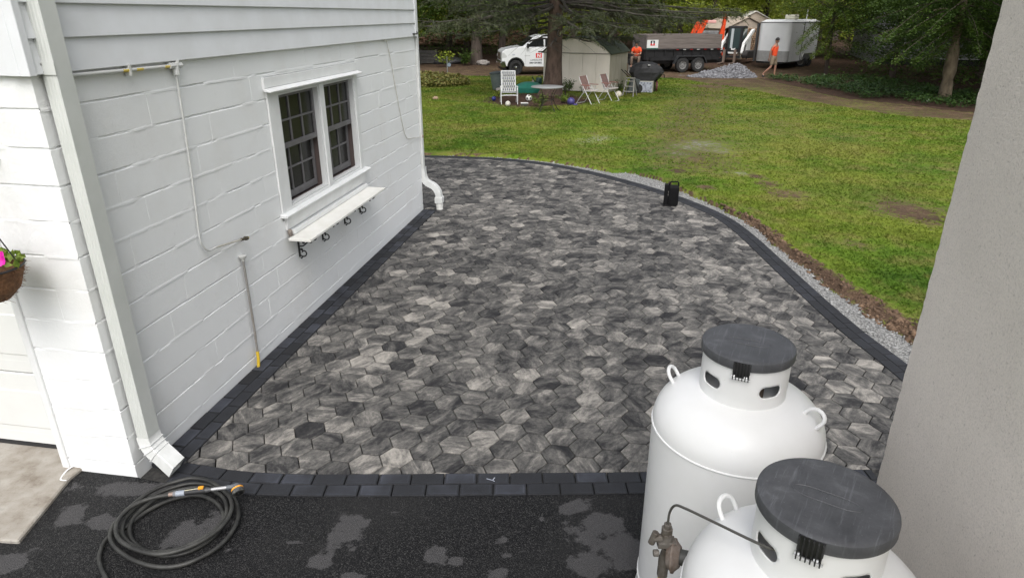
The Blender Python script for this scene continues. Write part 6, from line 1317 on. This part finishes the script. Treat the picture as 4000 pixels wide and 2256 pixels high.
# sitter: on the trailer's tool box end, leaning forward over a phone
stn = thing('person', 'person in orange t-shirt sitting on the trailer tongue looking at a phone', 'person', (6.68, 37.35, gz(37.4)), R(-20))
sz0 = .78
J = {'pelvis': ((0, 0, sz0 + .08), (.14, .11)), 'waist': ((0, -.04, sz0 + .22), (.135, .10)), 'chest': ((0, -.12, sz0 + .42), (.155, .11)), 'neck0': ((0, -.17, sz0 + .58), (.075, .065)), 'neck': ((0, -.21, sz0 + .65), .055), 'hd': ((0, -.24, sz0 + .70), .05),
     'shL': ((.18, -.15, sz0 + .52), .062), 'elL': ((.24, -.22, sz0 + .25), .044), 'wrL': ((.06, -.40, sz0 + .24), .030), 'shR': ((-.18, -.15, sz0 + .52), .062), 'elR': ((-.25, -.22, sz0 + .26), .044), 'wrR': ((-.08, -.40, sz0 + .26), .030),
     'hipL': ((.10, -.02, sz0 + .05), .09), 'knL': ((.19, -.42, sz0 + .07), .062), 'anL': ((.17, -.38, sz0 - .36), .042), 'toL': ((.19, -.52, sz0 - .42), .034), 'hipR': ((-.10, -.02, sz0 + .05), .09), 'knR': ((-.19, -.42, sz0 + .08), .062), 'anR': ((-.20, -.36, sz0 - .36), .042), 'toR': ((-.22, -.50, sz0 - .42), .034)}
E_ = [('pelvis', 'waist'), ('waist', 'chest'), ('chest', 'neck0'), ('neck0', 'neck'), ('neck', 'hd'), ('neck0', 'shL'), ('shL', 'elL'), ('elL', 'wrL'), ('neck0', 'shR'), ('shR', 'elR'), ('elR', 'wrR'), ('pelvis', 'hipL'), ('hipL', 'knL'), ('knL', 'anL'), ('anL', 'toL'), ('pelvis', 'hipR'), ('hipR', 'knR'), ('knR', 'anR'), ('anR', 'toR')]
skin('body', J, E_, SKN, stn)
skin('t_shirt', {'a': ((0, .0, sz0 + .07), (.165, .135)), 'w': ((0, -.04, sz0 + .22), (.165, .13)), 'c': ((0, -.12, sz0 + .42), (.185, .135)), 'n': ((0, -.165, sz0 + .565), (.095, .08)), 'sL': ((.18, -.15, sz0 + .52), .088), 'eL': ((.225, -.20, sz0 + .33), .078), 'sR': ((-.18, -.15, sz0 + .52), .088), 'eR': ((-.23, -.20, sz0 + .34), .078)}, [('a', 'w'), ('w', 'c'), ('c', 'n'), ('n', 'sL'), ('sL', 'eL'), ('n', 'sR'), ('sR', 'eR')], ORT, stn)
skin('trousers', {'p': ((0, .01, sz0 + .07), (.155, .125)), 'hL': ((.10, -.03, sz0 + .05), .105), 'kL': ((.19, -.43, sz0 + .07), .082), 'aL': ((.172, -.38, sz0 - .30), .068), 'hR': ((-.10, -.03, sz0 + .05), .105), 'kR': ((-.19, -.43, sz0 + .08), .082), 'aR': ((-.20, -.365, sz0 - .30), .068)}, [('p', 'hL'), ('hL', 'kL'), ('kL', 'aL'), ('p', 'hR'), ('hR', 'kR'), ('kR', 'aR')], BRP, stn)
for a, t in (('anL', 'toL'), ('anR', 'toR')): A_, T_ = Vector(J[a][0]), Vector(J[t][0]); skin('boot', {'an': (tuple(A_), .058), 'he': (tuple(A_ + Vector((0, .03, -.06))), .052), 'to': (tuple(T_), .048), 'ti': (tuple(T_ + Vector((0, -.06, 0))), .038)}, [('an', 'he'), ('he', 'to'), ('to', 'ti')], SHO, stn, 1)
head(stn, (0, -.27, sz0 + .77), R(0), R(38)); hand(stn, J['wrL'][0], (-.7, -.4, .1), (0, 0, 1), SKN); hand(stn, J['wrR'][0], (.7, -.4, .1), (0, 0, 1), SKN, -1)
ph_ = thing('phone', 'dark phone held in the hands of the seated person', 'phone', (6.54, 36.96, gz(37.4) + sz0 + .27), R(-20)); m_ = MB(); m_.box((-.035, -.075, .0), (.035, .075, .010), Matrix.Rotation(R(35), 4, 'X')); m_.build('phone_slab', CBLK, ph_, bevel=.004)
stp = thing('hitch_block', 'low stack of timbers on the ground under the seated person', 'timber', (6.6, 37.5, gz(37.4)), R(-10))
for k in range(5): m_ = MB(); m_.box((-.32, -.22 + .01 * (k % 2), k * .15), (.32, .32, k * .15 + .145)); m_.build('timber', DTB if k > 2 else GW, stp, bevel=.008)
# ================================================================= TREES AND PLANTS
BARK = mat('bark_grey', (.055, .042, .033), .95, c2=(.11, .085, .07), vs=7, stretch=(1, 1, .25), bump=.9, bs=14, bdist=.03); BARKR = mat('bark_spruce', (.055, .036, .027), .95, c2=(.115, .078, .06), vs=9, stretch=(1, 1, .35), bump=1., bs=22, bdist=.03); BARKP = mat('bark_pale', (.075, .058, .036), .95, c2=(.20, .16, .105), vs=5, stretch=(1, 1, .4), bump=.8, bs=12, bdist=.03); TWIG = mat('twig_lichen', (.13, .12, .105), .9, c2=(.22, .21, .18), vs=15)
LEAF = [mat('leaf_dark', (.034, .074, .010), .55, c2=(.092, .155, .020), vs=1.6, trans=.28), mat('leaf_mid', (.072, .132, .013), .55, c2=(.155, .220, .025), vs=1.3, trans=.32), mat('leaf_bright', (.18, .25, .022), .55, c2=(.34, .38, .045), vs=1.2, trans=.38)]  # brightest tint also paints sunlit foliage into the far trees
NEED = mat('needle', (.028, .042, .015), .6, c2=(.074, .088, .030), vs=2.2, trans=.12)
def leaf_mesh(name, C, L_, rg, flat=.55, asp=.5, droop=0.):
    """one small rhombic face per leaf"""
    n = len(C); nrm = np.stack([rg.normal(0, flat, n), rg.normal(0, flat, n), np.ones(n)], 1); nrm /= np.linalg.norm(nrm, axis=1)[:, None]
    a = rg.random(n) * 2 * np.pi; d = np.stack([np.cos(a), np.sin(a), np.full(n, -droop) + rg.normal(0, .15, n)], 1); d -= nrm * (d * nrm).sum(1)[:, None]; d /= np.linalg.norm(d, axis=1)[:, None]; s = np.cross(nrm, d)
    L_ = np.asarray(L_)[:, None] if np.ndim(L_) else L_
    V = np.stack([C - d * L_ * .5, C + s * L_ * asp * .5, C + d * L_ * .5, C - s * L_ * asp * .5], 1).reshape(-1, 3); F = np.arange(4 * n).reshape(-1, 4); return arr_mesh(name, V, F)
def crown_points(rg, nclump, per, c, rad, zlow, spread):
    P = []; hubs = []
    while len(hubs) < nclump:
        v = rg.normal(0, 1, 3); v /= np.linalg.norm(v); r = rg.random() ** .40; p = np.array(c) + v * r * np.array(rad)
        if p[2] < zlow: p[2] = zlow + rg.random() * .8
        hubs.append(p)
    hubs = np.array(hubs)
    for h in hubs:
        m = int(per * rg.uniform(.5, 1.4)); s = spread * rg.uniform(.6, 1.3); P.append(h + rg.normal(0, 1, (m, 3)) * np.array([s, s, s * .38]))
    return hubs, np.concatenate(P)
def trunk_tube(rg, pts, rad, name, m, par, n=10, lump=0.):
    C = crom([np.array(p) for p in pts], n=6); rr = np.interp(np.linspace(0, 1, len(C)), np.linspace(0, 1, len(rad)), rad); rr = rr * (1 + lump * (rg.random(len(C)) - .4)); m_ = MB(); m_.tube(C, rr, n); return m_.build(name, m, par, smooth=True)
def broadleaf(label, loc, rz, seed, H, rad, zc, zlow, nclump, per, leaf, r0, lm, bark, lean=(0, 0), spread=.5, lump=0., cat='tree', group='trees of the wood behind the yard', sx=0., limbs=16):
    rg = np.random.default_rng(seed); t = thing('broadleaf_tree', label, cat, loc, rz, group)
    tp = [(0, 0, -.15), (lean[0] * .15, lean[1] * .15, H * .15), (lean[0] * .5, lean[1] * .5, H * .45), (lean[0], lean[1], H * .85)]; tr = trunk_tube(rg, tp, [r0 * 1.35, r0, r0 * .8, r0 * .25], 'trunk', bark, t, 12, lump)
    hubs, P = crown_points(rg, nclump, per, (lean[0] * .6 + sx, lean[1] * .6, zc), rad, zlow, spread); m_ = MB()
    for h in hubs[rg.permutation(len(hubs))[:limbs]]:
        z0 = max(.5, min(h[2] - .25 * np.hypot(h[0], h[1]), H * .8)); k = z0 / H; b0 = np.array((lean[0] * k, lean[1] * k, z0)); mid = (b0 + h) / 2 + np.array([0, 0, .25]); m_.tube(crom([b0, mid, h], n=4), np.linspace(r0 * .3, .012, 9), 5)
    m_.build('limb', bark, t, smooth=True)
    link('crown', leaf_mesh('crown', P, leaf * rg.uniform(.7, 1.25, len(P)), rg), lm, t); return t
# --- the spruce in the yard
rgs = np.random.default_rng(41); X0, Y0, Z0 = 1.55, 25.35, gz(25.3)
sp_ = thing('spruce_tree', 'big old spruce with a bare reddish trunk standing before the shed', 'tree', (X0, Y0, Z0))
m_ = MB(); TP = [(-.14, 0, -.1), (-.10, 0, .12), (-.05, 0, .45), (-.02, 0, 1.2), (.0, 0, 2.4), (.03, 0, 4.), (.02, 0, 8.), (.0, 0, 15.)]; TR = [.50, .43, .35, .285, .265, .245, .17, .02]
C = crom([np.array(p) for p in TP], n=8); dd = np.linspace(0, 1, len(C)); rr = np.interp(dd, np.linspace(0, 1, len(TR)), TR); m_.tube(C, rr, 20)
V = np.array(m_.v); ang = np.arctan2(V[:, 1], V[:, 0] + .08); V[:, :2] *= (1 + (.10 * np.cos(5 * ang + 1) * np.exp(-np.clip(V[:, 2], 0, 9) * 2.2) + .03 * (fbm(ang * 4 + 10, V[:, 2] * 1.6, 3) - .5)))[:, None]; m_.v = [tuple(v) for v in V]; m_.build('trunk', BARKR, sp_, smooth=True)
limb, twig = MB(), MB(); NC, ND, NL = [], [], []
def add_branch(z0, a, L_, D, twn, cards, clen):
    t = np.linspace(0, 1, 12); ca_, sa_ = math.cos(a), math.sin(a); wob = rgs.normal(0, .10, 12).cumsum() * .35; r = .25 + L_ * t
    x, y = r * ca_ - wob * sa_, r * sa_ + wob * ca_; z = z0 - D * t + .45 * D * t ** 3 + rgs.normal(0, .03, 12).cumsum(); B_ = np.stack([x, y, z], 1)
    limb.tube(B_, np.linspace(.055 if L_ > 3 else .035, .008, 12), 5)
    for k in range(twn):
        q = rgs.uniform(.16, 1.); i = q * 11; i0 = min(10, int(i)); p = B_[i0] + (B_[i0 + 1] - B_[i0]) * (i - i0); da = a + rgs.choice([-1, 1]) * rgs.uniform(.35, 1.25); tl_ = rgs.uniform(.35, 1.0) * (1.15 - .5 * q); dz = -rgs.uniform(.1, .7) if rgs.random() < .8 else .15
        e = p + np.array([math.cos(da) * tl_, math.sin(da) * tl_, dz * tl_]); twig.tube([p, (p + e) / 2 + np.array([0, 0, .05]), e], [.007, .005, .002], 3)
        if rgs.random() < .16: continue                                          # bare dead twig
        s = rgs.random(cards); NC.append(p + (e - p) * s[:, None] + rgs.normal(0, .02, (cards, 3))); d = (e - p) / np.linalg.norm(e - p); v = d + rgs.normal(0, .75, (cards, 3)) - np.array([0, 0, .25]); ND.append(v / np.linalg.norm(v, axis=1)[:, None]); NL.append(rgs.uniform(.6, 1.3, cards) * clen)
for k in range(46):
    a = 2 * math.pi * (k * .382) + rgs.normal(0, .2); z0 = 2.6 + 2.6 * (k / 46) ** .9; rt = math.cos(a - R(-10)) > .55
    add_branch(z0 + (.35 if rt else 0), a, rgs.uniform(3.2, 6.4), rgs.uniform(.3, 1.0) if rt else rgs.uniform(.2, 1.15), 44, 60, .085)
for (a, z0, L_, D) in ((R(-160), 3.1, 6.2, 1.2), (R(-140), 3.1, 5.6, .9), (R(175), 2.9, 6.0, .9), (R(-25), 3.1, 6.0, .8), (R(-8), 2.9, 5.2, .5), (R(12), 3.2, 7.0, .8), (R(-45), 3.2, 5.6, 1.0), (R(-60), 3.0, 4.4, 1.0), (R(-115), 3.0, 4.2, 1.0), (R(20), 2.5, 4.6, .5), (R(35), 2.4, 3.6, .6)): add_branch(z0, a, L_, D, 60, 62, .085)
for k in range(80):
    a = 2 * math.pi * (k * .382) + .4; f = k / 80; add_branch(5.2 + 9. * f, a, (5.6 - 4.9 * f) * rgs.uniform(.8, 1.1), rgs.uniform(.5, 1.2) * (1 - .5 * f), 16, 18, .26)
for k in range(9): a = rgs.random() * 6.28; add_branch(rgs.uniform(1.9, 2.6), a, rgs.uniform(1.2, 3.2), rgs.uniform(.1, .8), 10, 0, .1)
limb.build('limb', mat('limb_spruce', (.040, .034, .028), .95, c2=(.10, .092, .078), vs=4, ramp=(.45, .75)), sp_, smooth=True); twig.build('twig', mat('twig_spruce', (.045, .04, .033), .95), sp_)
NC, ND, NL = np.concatenate(NC), np.concatenate(ND), np.concatenate(NL); s = np.cross(ND, rgs.normal(0, 1, ND.shape)); s /= np.linalg.norm(s, axis=1)[:, None]
V = np.stack([NC - ND * NL[:, None] * .5, NC + s * NL[:, None] * .085, NC + ND * NL[:, None] * .5, NC - s * NL[:, None] * .085], 1).reshape(-1, 3); link('needles', arr_mesh('needles', V, np.arange(len(V)).reshape(-1, 4)), NEED, sp_)
# --- wood: prototypes and copies
WG = 'trees of the wood behind the yard'
pA = broadleaf('tall dark-trunked tree left of the pickup, pale boulder at its foot', (-2.2, 42.9, gz(42.9)), 0, 51, 11, (4.2, 4.0, 4.6), 6.0, 1.6, 150, 120, .17, .30, LEAF[0], BARK, (.3, 0))
pB = broadleaf('slender leaning tree just ahead of the pickup bonnet', (-.75, 46.5, gz(46.5)), 0, 52, 10, (3.6, 3.6, 4.2), 5.6, 1.7, 130, 120, .17, .22, LEAF[1], BARK, (.9, .2))
pC = broadleaf('light green tree filling the gap above the tan canopy', (16.2, 57.5, gz(57.5)), 0, 53, 11, (4.6, 4.2, 4.8), 5.6, 1.2, 160, 130, .19, .20, LEAF[2], BARK, (.2, .4))
pD = broadleaf('dark bushy tree at the right wood edge before the grey house', (21.5, 30.5, gz(30.5)), 0, 54, 9, (3.8, 3.6, 3.8), 4.6, .9, 190, 150, .13, .13, LEAF[0], BARK, (-.3, .3))
spots = [(pA, -6.2, 42.0, .9, 1.1, 'dark tree nearest the house corner at the far left wood edge'), (pA, -9.5, 47, 1.05, 2.3, None), (pB, -4.8, 53.5, .95, .8, 'thin trunk rising from the brown log heap, left of two'), (pB, -3.5, 54.5, .9, 4.1, 'thin trunk rising from the brown log heap, right of two'), (pB, -7.6, 50.5, 1., 5.0, None), (pC, -12, 55, 1.1, .4, None), (pC, -7.2, 46.5, .85, 3.4, 'light green tree behind the low dark fence at far left'), (pC, -2.6, 50.5, .8, 1.9, 'light green tree behind the tall dark trunk at left'), (pA, 1.8, 58, 1.1, 3.3, 'dark tree far behind the pickup cab'),
         (pC, 4.6, 53, .95, 2.2, 'light green tree between shed roof and seated person'), (pA, 7.8, 55, 1.05, 5.5, 'dark tree behind the dump trailer sign'), (pC, 11.0, 54, 1., 1.9, 'mid green tree behind the orange loader'), (pC, 22, 62, 1.15, 3.9, None), (pA, 13.2, 64, 1.2, 0.2, None), (pC, 20.4, 47.5, .8, 5.2, 'light green tree behind the right end of the cargo trailer'), (pB, 24, 55, 1.05, 2.8, None), (pC, 0, 68, 1.2, 1.0, None), (pA, -5, 66, 1.2, 4.4, None), (pC, 8, 67, 1.25, 2.9, None), (pB, 17, 72, 1.3, 5.9, None), (pA, 30, 66, 1.3, 1.5, None),
         (pD, 19.0, 34.5, .9, 1.3, 'dark bushy tree left of the grey house wall'), (pD, 24.6, 27.0, 1.05, 2.9, 'dark bushy tree in front of the grey house, far right'), (pD, 19.6, 25.0, .85, 4.4, 'dark bushy tree just behind the gnarled trunk'), (pD, 27.5, 33.5, 1.2, .5, None), (pA, 26.5, 47, 1.1, 3.1, None), (pA, 17.4, 19.0, .9, 2.0, None), (pD, 17.9, 28.2, .8, 5.6, 'dark bushy tree between the thin trunk and the gnarled trunk'), (pD, 21.0, 38.2, 1.0, 2.2, 'dark bushy tree against the left end of the grey house'), (pD, 23.0, 34.0, 1.1, 3.7, None), (pD, 27.0, 37.5, 1.1, 1.1, None), (pD, 30.5, 36, 1.15, 4.9, None)]
for k, (p, x, y, s_, rz, lab) in enumerate(spots):
    c = copy_tree(p, (x, y, gz(y)), rz, scale=s_); c['label'] = lab or 'crowded woodland tree standing deep in the wood'; c['group'] = WG if lab else 'indistinct trees deep in the wood'
# --- gnarled pale trunk and the thin trunk on the right, with low leafy sprays
gt = broadleaf('gnarled pale-barked tree with a swollen trunk in the ground cover at right', (15.02, 23.7, gz(23.7)), 0, 61, 8, (3.6, 2.8, 2.6), 4.6, 1.75, 150, 190, .10, .135, LEAF[0], BARKP, (-.35, .0), .42, .75, group=None, sx=.6, limbs=26)
thn = broadleaf('thin dark-trunked tree whose drooping sprays hang before the cargo trailer', (16.75, 36.9, gz(36.9)), 0, 62, 8, (3.2, 3.4, 2.2), 4.6, 2.0, 120, 150, .11, .085, LEAF[1], BARK, (-.25, 0), .42, 0., group=None, limbs=26)
def sprays(par, o, L_, seed, lm, leaf=.085, dens=75, name='leafy_spray'):
    rg = np.random.default_rng(seed)
    for (p0, p1, sag) in L_:
        p0, p1 = np.array(p0) - o, np.array(p1) - o; t = np.linspace(0, 1, 9); B_ = p0 + (p1 - p0) * t[:, None]; B_[:, 2] -= sag * t ** 2; m_ = MB(); m_.tube(B_, np.linspace(.02, .004, 9), 4); br = m_.build(name, BARK, par); P = []
        n = int(dens * np.linalg.norm(p1 - p0)); q = rg.uniform(.1, 1., n); i = np.minimum(7, (q * 8).astype(int)); base = B_[i] + (B_[i + 1] - B_[i]) * (q * 8 - i)[:, None]; off = rg.normal(0, 1, (n, 3)) * np.array([.16, .16, .06]) * (1.15 - .75 * q)[:, None]; off[:, 2] -= .05 + .1 * rg.random(n)
        link('leaves', leaf_mesh('leaves', base + off, leaf * rg.uniform(.7, 1.2, n), rg, .5), lm, br)
o_ = np.array([16.75, 36.9, gz(36.9)])
sprays(thn, o_, [((16.6, 36.8, 2.6), (13.9, 34.3, 2.1), .75), ((16.7, 36.7, 2.2), (14.3, 35.0, 1.55), .7), ((16.6, 36.8, 1.9), (15.3, 34.6, 1.3), .4), ((16.7, 36.9, 1.5), (15.1, 35.2, .9), .25), ((16.8, 36.8, 3.2), (15.0, 34.2, 3.0), .6), ((16.8, 36.9, 2.4), (18.8, 35.5, 2.2), .5), ((16.8, 36.9, 1.6), (18.6, 35.4, 1.0), .3), ((16.7, 36.8, 3.0), (16.4, 34.4, 2.6), .8), ((16.8, 36.9, 1.2), (16.0, 35.4, .75), .15), ((16.7, 36.9, 2.9), (14.4, 35.6, 2.3), 1.2), ((16.7, 36.9, 3.1), (17.4, 34.4, 2.7), .6)], 5, LEAF[1], .10, 190)
o_ = np.array([15.02, 23.7, gz(23.7)])
sprays(gt, o_, [((14.9, 23.6, 2.9), (12.6, 22.6, 2.55), .5), ((14.9, 23.6, 2.6), (12.2, 23.6, 2.2), .6), ((14.9, 23.6, 2.3), (12.9, 22.4, 1.75), .5), ((14.9, 23.6, 2.0), (13.3, 22.9, 1.35), .3), ((15.0, 23.6, 2.6), (16.6, 22.4, 2.2), .5), ((15.1, 23.6, 2.2), (17.0, 23.0, 1.5), .3), ((14.9, 23.7, 1.7), (13.6, 23.2, 1.1), .15), ((15., 23.7, 2.8), (14.4, 21.8, 2.4), .4), ((14.9, 23.6, 3.1), (11.9, 24.2, 2.8), .5), ((15.1, 23.6, 1.9), (16.4, 22.5, 1.1), .2)] + [((14.9, 23.6, 2.2 + .07 * k), (14.9 + 3.0 * math.cos(2.4 * k + .3), 23.6 + 1.6 * math.sin(2.4 * k + .3) - .6, 1.7 + .075 * k), .45 + .3 * (k % 3)) for k in range(18)], 6, LEAF[0], .08, 280)
# --- far wood: one mass of foliage that closes the view
rgw = np.random.default_rng(77); n = 60000; x = rgw.uniform(-60, 80, n); y = rgw.uniform(66, 96, n); y += np.clip(np.abs(x - 10) - 25, 0, 60) * -.35; zz = rgw.random(n) ** 1.4 * 11 * (.6 + .8 * fbm(x * .15, y * .15, 90)); P = np.stack([x, y, tz(y) + zz], 1)
tag(link('far_wood', leaf_mesh('far_wood', P, rgw.uniform(.3, .75, n), rgw, .9, .7), LEAF[2]), 'distant mass of woodland foliage closing the view', 'woodland', kind='stuff')
n = 26000; x = np.where(rgw.random(n) < .5, rgw.uniform(-16, 3, n), rgw.uniform(16, 34, n)); y = np.where(x < 5, rgw.uniform(44.5, 60, n), rgw.uniform(27, 52, n)); cl = fbm(x * .5, y * .5, 71); k = (cl > .5) & ~((x < 3) & (x > -1) & (y < 50)) & ~((x > 14) & (x < 19.5) & (y > 36.5)) & ~((x > 15) & (x < 21) & (y > 44)); x, y, cl = x[k], y[k], cl[k]; P = np.stack([x, y, tz(y) + rgw.random(len(x)) ** 1.2 * (.3 + 7. * (cl - .5))], 1)
tag(link('undergrowth', leaf_mesh('undergrowth', P, rgw.uniform(.09, .2, len(x)), rgw, .6), LEAF[0]), 'low tangled undergrowth along the wood edge', 'undergrowth', kind='stuff')
# --- ground cover bed along the track on the right
n = 85000; x = rgw.uniform(11.2, 24, n); y = rgw.uniform(16, 34, n); bed = inside(x, y, BED); dd, _ = seg_dist(x, y, np.array(BED[:8])); k = bed & (dd < 5.5 + 1.2 * (fbm(x, y, 66) - .5)) & (dd > .05 + 1.1 * vn(x * 1.1, y * 1.1, 9)) & (fbm(x * 1.6, y * 1.6, 14) > .40); x, y = x[k], y[k]; P = np.stack([x, y, tz(y) + .04 + .2 * rgw.random(len(x)) * (.4 + fbm(x * 2, y * 2, 12))], 1)
tag(link('ground_cover', leaf_mesh('ground_cover', P, rgw.uniform(.06, .12, len(x)), rgw, .5), mat('pachysandra', (.014, .045, .008), .5, c2=(.05, .10, .014), vs=3, trans=.2)), 'low dark green ground cover along the muddy track', 'ground cover', kind='stuff')
# --- planted bed by the house corner, sapling, weeds
n = 5200; a = rgw.random(n) * 6.28; r_ = rgw.random(n) ** .5; x = -3.4 + 1.55 * r_ * np.cos(a); y = 30.2 + 1.7 * r_ * np.sin(a); h_ = (.42 * np.sqrt(1 - r_ ** 2 * .9) + .05) * (.6 + .8 * fbm(x * 2.5, y * 2.5, 33)); P = np.stack([x, y, tz(y) + h_ * rgw.random(n) ** .5], 1)
sb = thing('shrub_bed', 'low leafy perennial bed with yellowing leaves beside the house corner', 'shrub', (-3.4, 30.2, gz(30.2)), 0)
link('foliage', leaf_mesh('foliage', P - np.array([-3.4, 30.2, gz(30.2)]), rgw.uniform(.07, .15, n), rgw, .6, .7), mat('perennial_leaf', (.11, .15, .022), .55, c2=(.26, .20, .06), vs=5, trans=.25), sb)
m_ = MB()
for i in range(60): a = rgw.random() * 6.28; r_ = rgw.random() * 1.3; m_.tube([(r_ * math.cos(a), r_ * math.sin(a), 0), (r_ * math.cos(a) + rgw.normal(0, .05), r_ * math.sin(a), .35)], .006, 3)
m_.build('stem', BARK, sb)
def weed(label, x, y, h, w_, seed, lm, n=260, grp=None, leaf=.07, name='plant'):
    rg = np.random.default_rng(seed); t = thing(name, label, 'plant', (x, y, gz(y)), 0, grp); m_ = MB(); P = []
    for i in range(9):
        a = rg.random() * 6.28; e = np.array([math.cos(a) * w_ * rg.random(), math.sin(a) * w_ * rg.random(), h * rg.uniform(.6, 1.1)]); m_.tube([(0, 0, 0), e * .5 + np.array([0, 0, .05]), e], [.008, .006, .003], 4); q = rg.uniform(.3, 1., n // 9); P.append(e * q[:, None] + rg.normal(0, 1, (len(q), 3)) * np.array([.07, .07, .03]) * w_ * 2)
    m_.build('stem', BARK, t); link('leaves', leaf_mesh('leaves', np.concatenate(P), leaf * rg.uniform(.7, 1.3, sum(map(len, P))), rg, .5), lm, t); return t
weed('yellow-green sapling at the far edge of the drive, left of the pickup', -3.9, 41.2, 1.0, .7, 3, LEAF[2], 260, leaf=.16, name='sapling'); weed('dark fern clump against the shed front right of the trunk', 2.2, 26.55, .45, .3, 4, LEAF[0], 300); weed('small weed clump against the shed front, middle', 2.75, 26.3, .35, .22, 5, LEAF[0], 200); weed('tall dark weeds at the base of the spruce, right side', 1.98, 25.4, .55, .3, 6, LEAF[0], 260); weed('leafy weed under the round table', .95, 21.6, .35, .4, 7, LEAF[1], 320); weed('leafy clump in the mulch right of the table legs', 1.7, 22.5, .28, .4, 8, LEAF[1], 300); weed('small plant between the bin and the webbed chair', -.42, 23.9, .3, .25, 9, LEAF[2], 160); weed('dark shrub at the foot of the tall tree beyond the drive', -2.9, 42.0, .9, .8, 10, LEAF[0], 420, leaf=.14); weed('dark shrub right of the stepladder by the shed wall', 4.15, 26.4, .5, .25, 11, LEAF[0], 200)
# --- far left: log heap, dark tarp, low fence
lh = thing('log_heap', 'long heap of brown logs and brush seen between the trunks at left', 'log heap', (-2.8, 59, gz(59))); m_ = MB(); rgl = np.random.default_rng(8)
for i in range(420):
    x = rgl.uniform(-5, 5); hmax = 1.9 * (1 - abs(x) / 6.) * (.7 + .6 * rgl.random()); z = hmax * rgl.random() + .1; y = rgl.uniform(-1.2, 1.2) * (1 - z / 3); a = rgl.normal(0, .5); l = rgl.uniform(.3, .8); r_ = rgl.uniform(.05, .13); m_.cyl((x - l * math.cos(a), y - .3, z - l * .3 * math.sin(a)), (x + l * math.cos(a), y + .3, z + l * .3 * math.sin(a)), r_, r_ * .9, 6)
o = m_.build('logs', mat('old_wood', (.24, .13, .08), .9, c2=(.42, .27, .19), vs=2), lh); tag(o, kind='stuff')
tp_ = thing('tarp_heap', 'low heap under a black tarp before the trees at far left', 'tarp', (-4.0, 43.4, gz(43.4))); m_ = MB(); m_.sphere((0, 0, .12), 1., 18, 10, (1.1, .7, .32)); m_.v = [(v[0], v[1], max(-.05, v[2] + .05 * math.sin(7 * v[0]) * math.cos(5 * v[1]))) for v in m_.v]; m_.build('tarp', COV, tp_, smooth=True)
fn = thing('low_fence', 'low dark board fence behind the planted bed at far left', 'fence', (-6.6, 42.9, gz(42.9)), R(3)); FW = mat('fence_dark', (.03, .03, .028), .85, c2=(.055, .05, .045), vs=6)
for k in range(5): m_ = MB(); m_.box((-1.9 + k * .95, 0, -.1), (-1.82 + k * .95, .08, .85)); m_.build('post', FW, fn)
for k in range(4): m_ = MB(); m_.box((-1.9, -.025, .06 + k * .19), (2.0, -.002, .235 + k * .19)); m_.build('board', FW, fn)
stk = thing('garden_stake', 'thin grey stake with a round marker left of the rubbish bin', 'stake', (-3.2, 34.3, gz(34.3))); m_ = MB(); m_.cyl((0, 0, -.05), (0, 0, 1.0), .016, n=6); m_.build('rod', mat('stake_grey', (.22, .24, .25), .5), stk)
m_ = MB(); m_.lathe([(.09, -.01), (.09, .01)], 16, c=(.10, -.02, .62), axis='y'); m_.build('marker', mat('marker_blue', (.18, .22, .27), .4), stk)
# --- neighbour's grey house at the right behind the trees
nh = thing('neighbour_house', 'grey sided neighbouring house half hidden behind the dark trees at right', 'house', (22.4, 43.0, gz(43)), R(-14)); GSD = mat('grey_siding', (.23, .23, .24), .6, c2=(.27, .27, .28), vs=2)
m_ = MB(); m_.box((0, .03, -.3), (16, 7, 5.2)); m_.build('shell', GSD, nh); m_ = MB(); m_.box((-.02, -.03, -.3), (16.02, .029, .32)); m_.build('foundation', mat('dark_masonry', (.03, .03, .03), .9), nh)
for k in range(20): z = .36 + k * .2; m_ = MB(); m_.prism([(.029, z), (-.03, z), (-.008, z + .215), (.029, z + .215)], 0., 16., 'x'); m_.build('siding_board', GSD, nh)
m_ = MB(); m_.box((-.02, -.05, .325), (16.02, -.031, .40)); m_.build('skirt_board', mat('skirt_white', (.5, .5, .5), .5), nh); m_ = MB(); m_.prism([(-.5, 5.2), (7.5, 5.2), (3.5, 7.4)], -.4, 16.4, 'x'); m_.build('roof', _M['shingle'], nh)
for xw in (3.2, 9.5): m_ = MB(); m_.box((xw, -.06, 1.5), (xw + 1.2, -.0305, 2.9)); wn_ = m_.build('window', TRIM, nh); m_ = MB(); m_.box((xw + .09, -.066, 1.59), (xw + 1.11, -.0605, 2.81)); m_.build('pane', GLS, wn_)
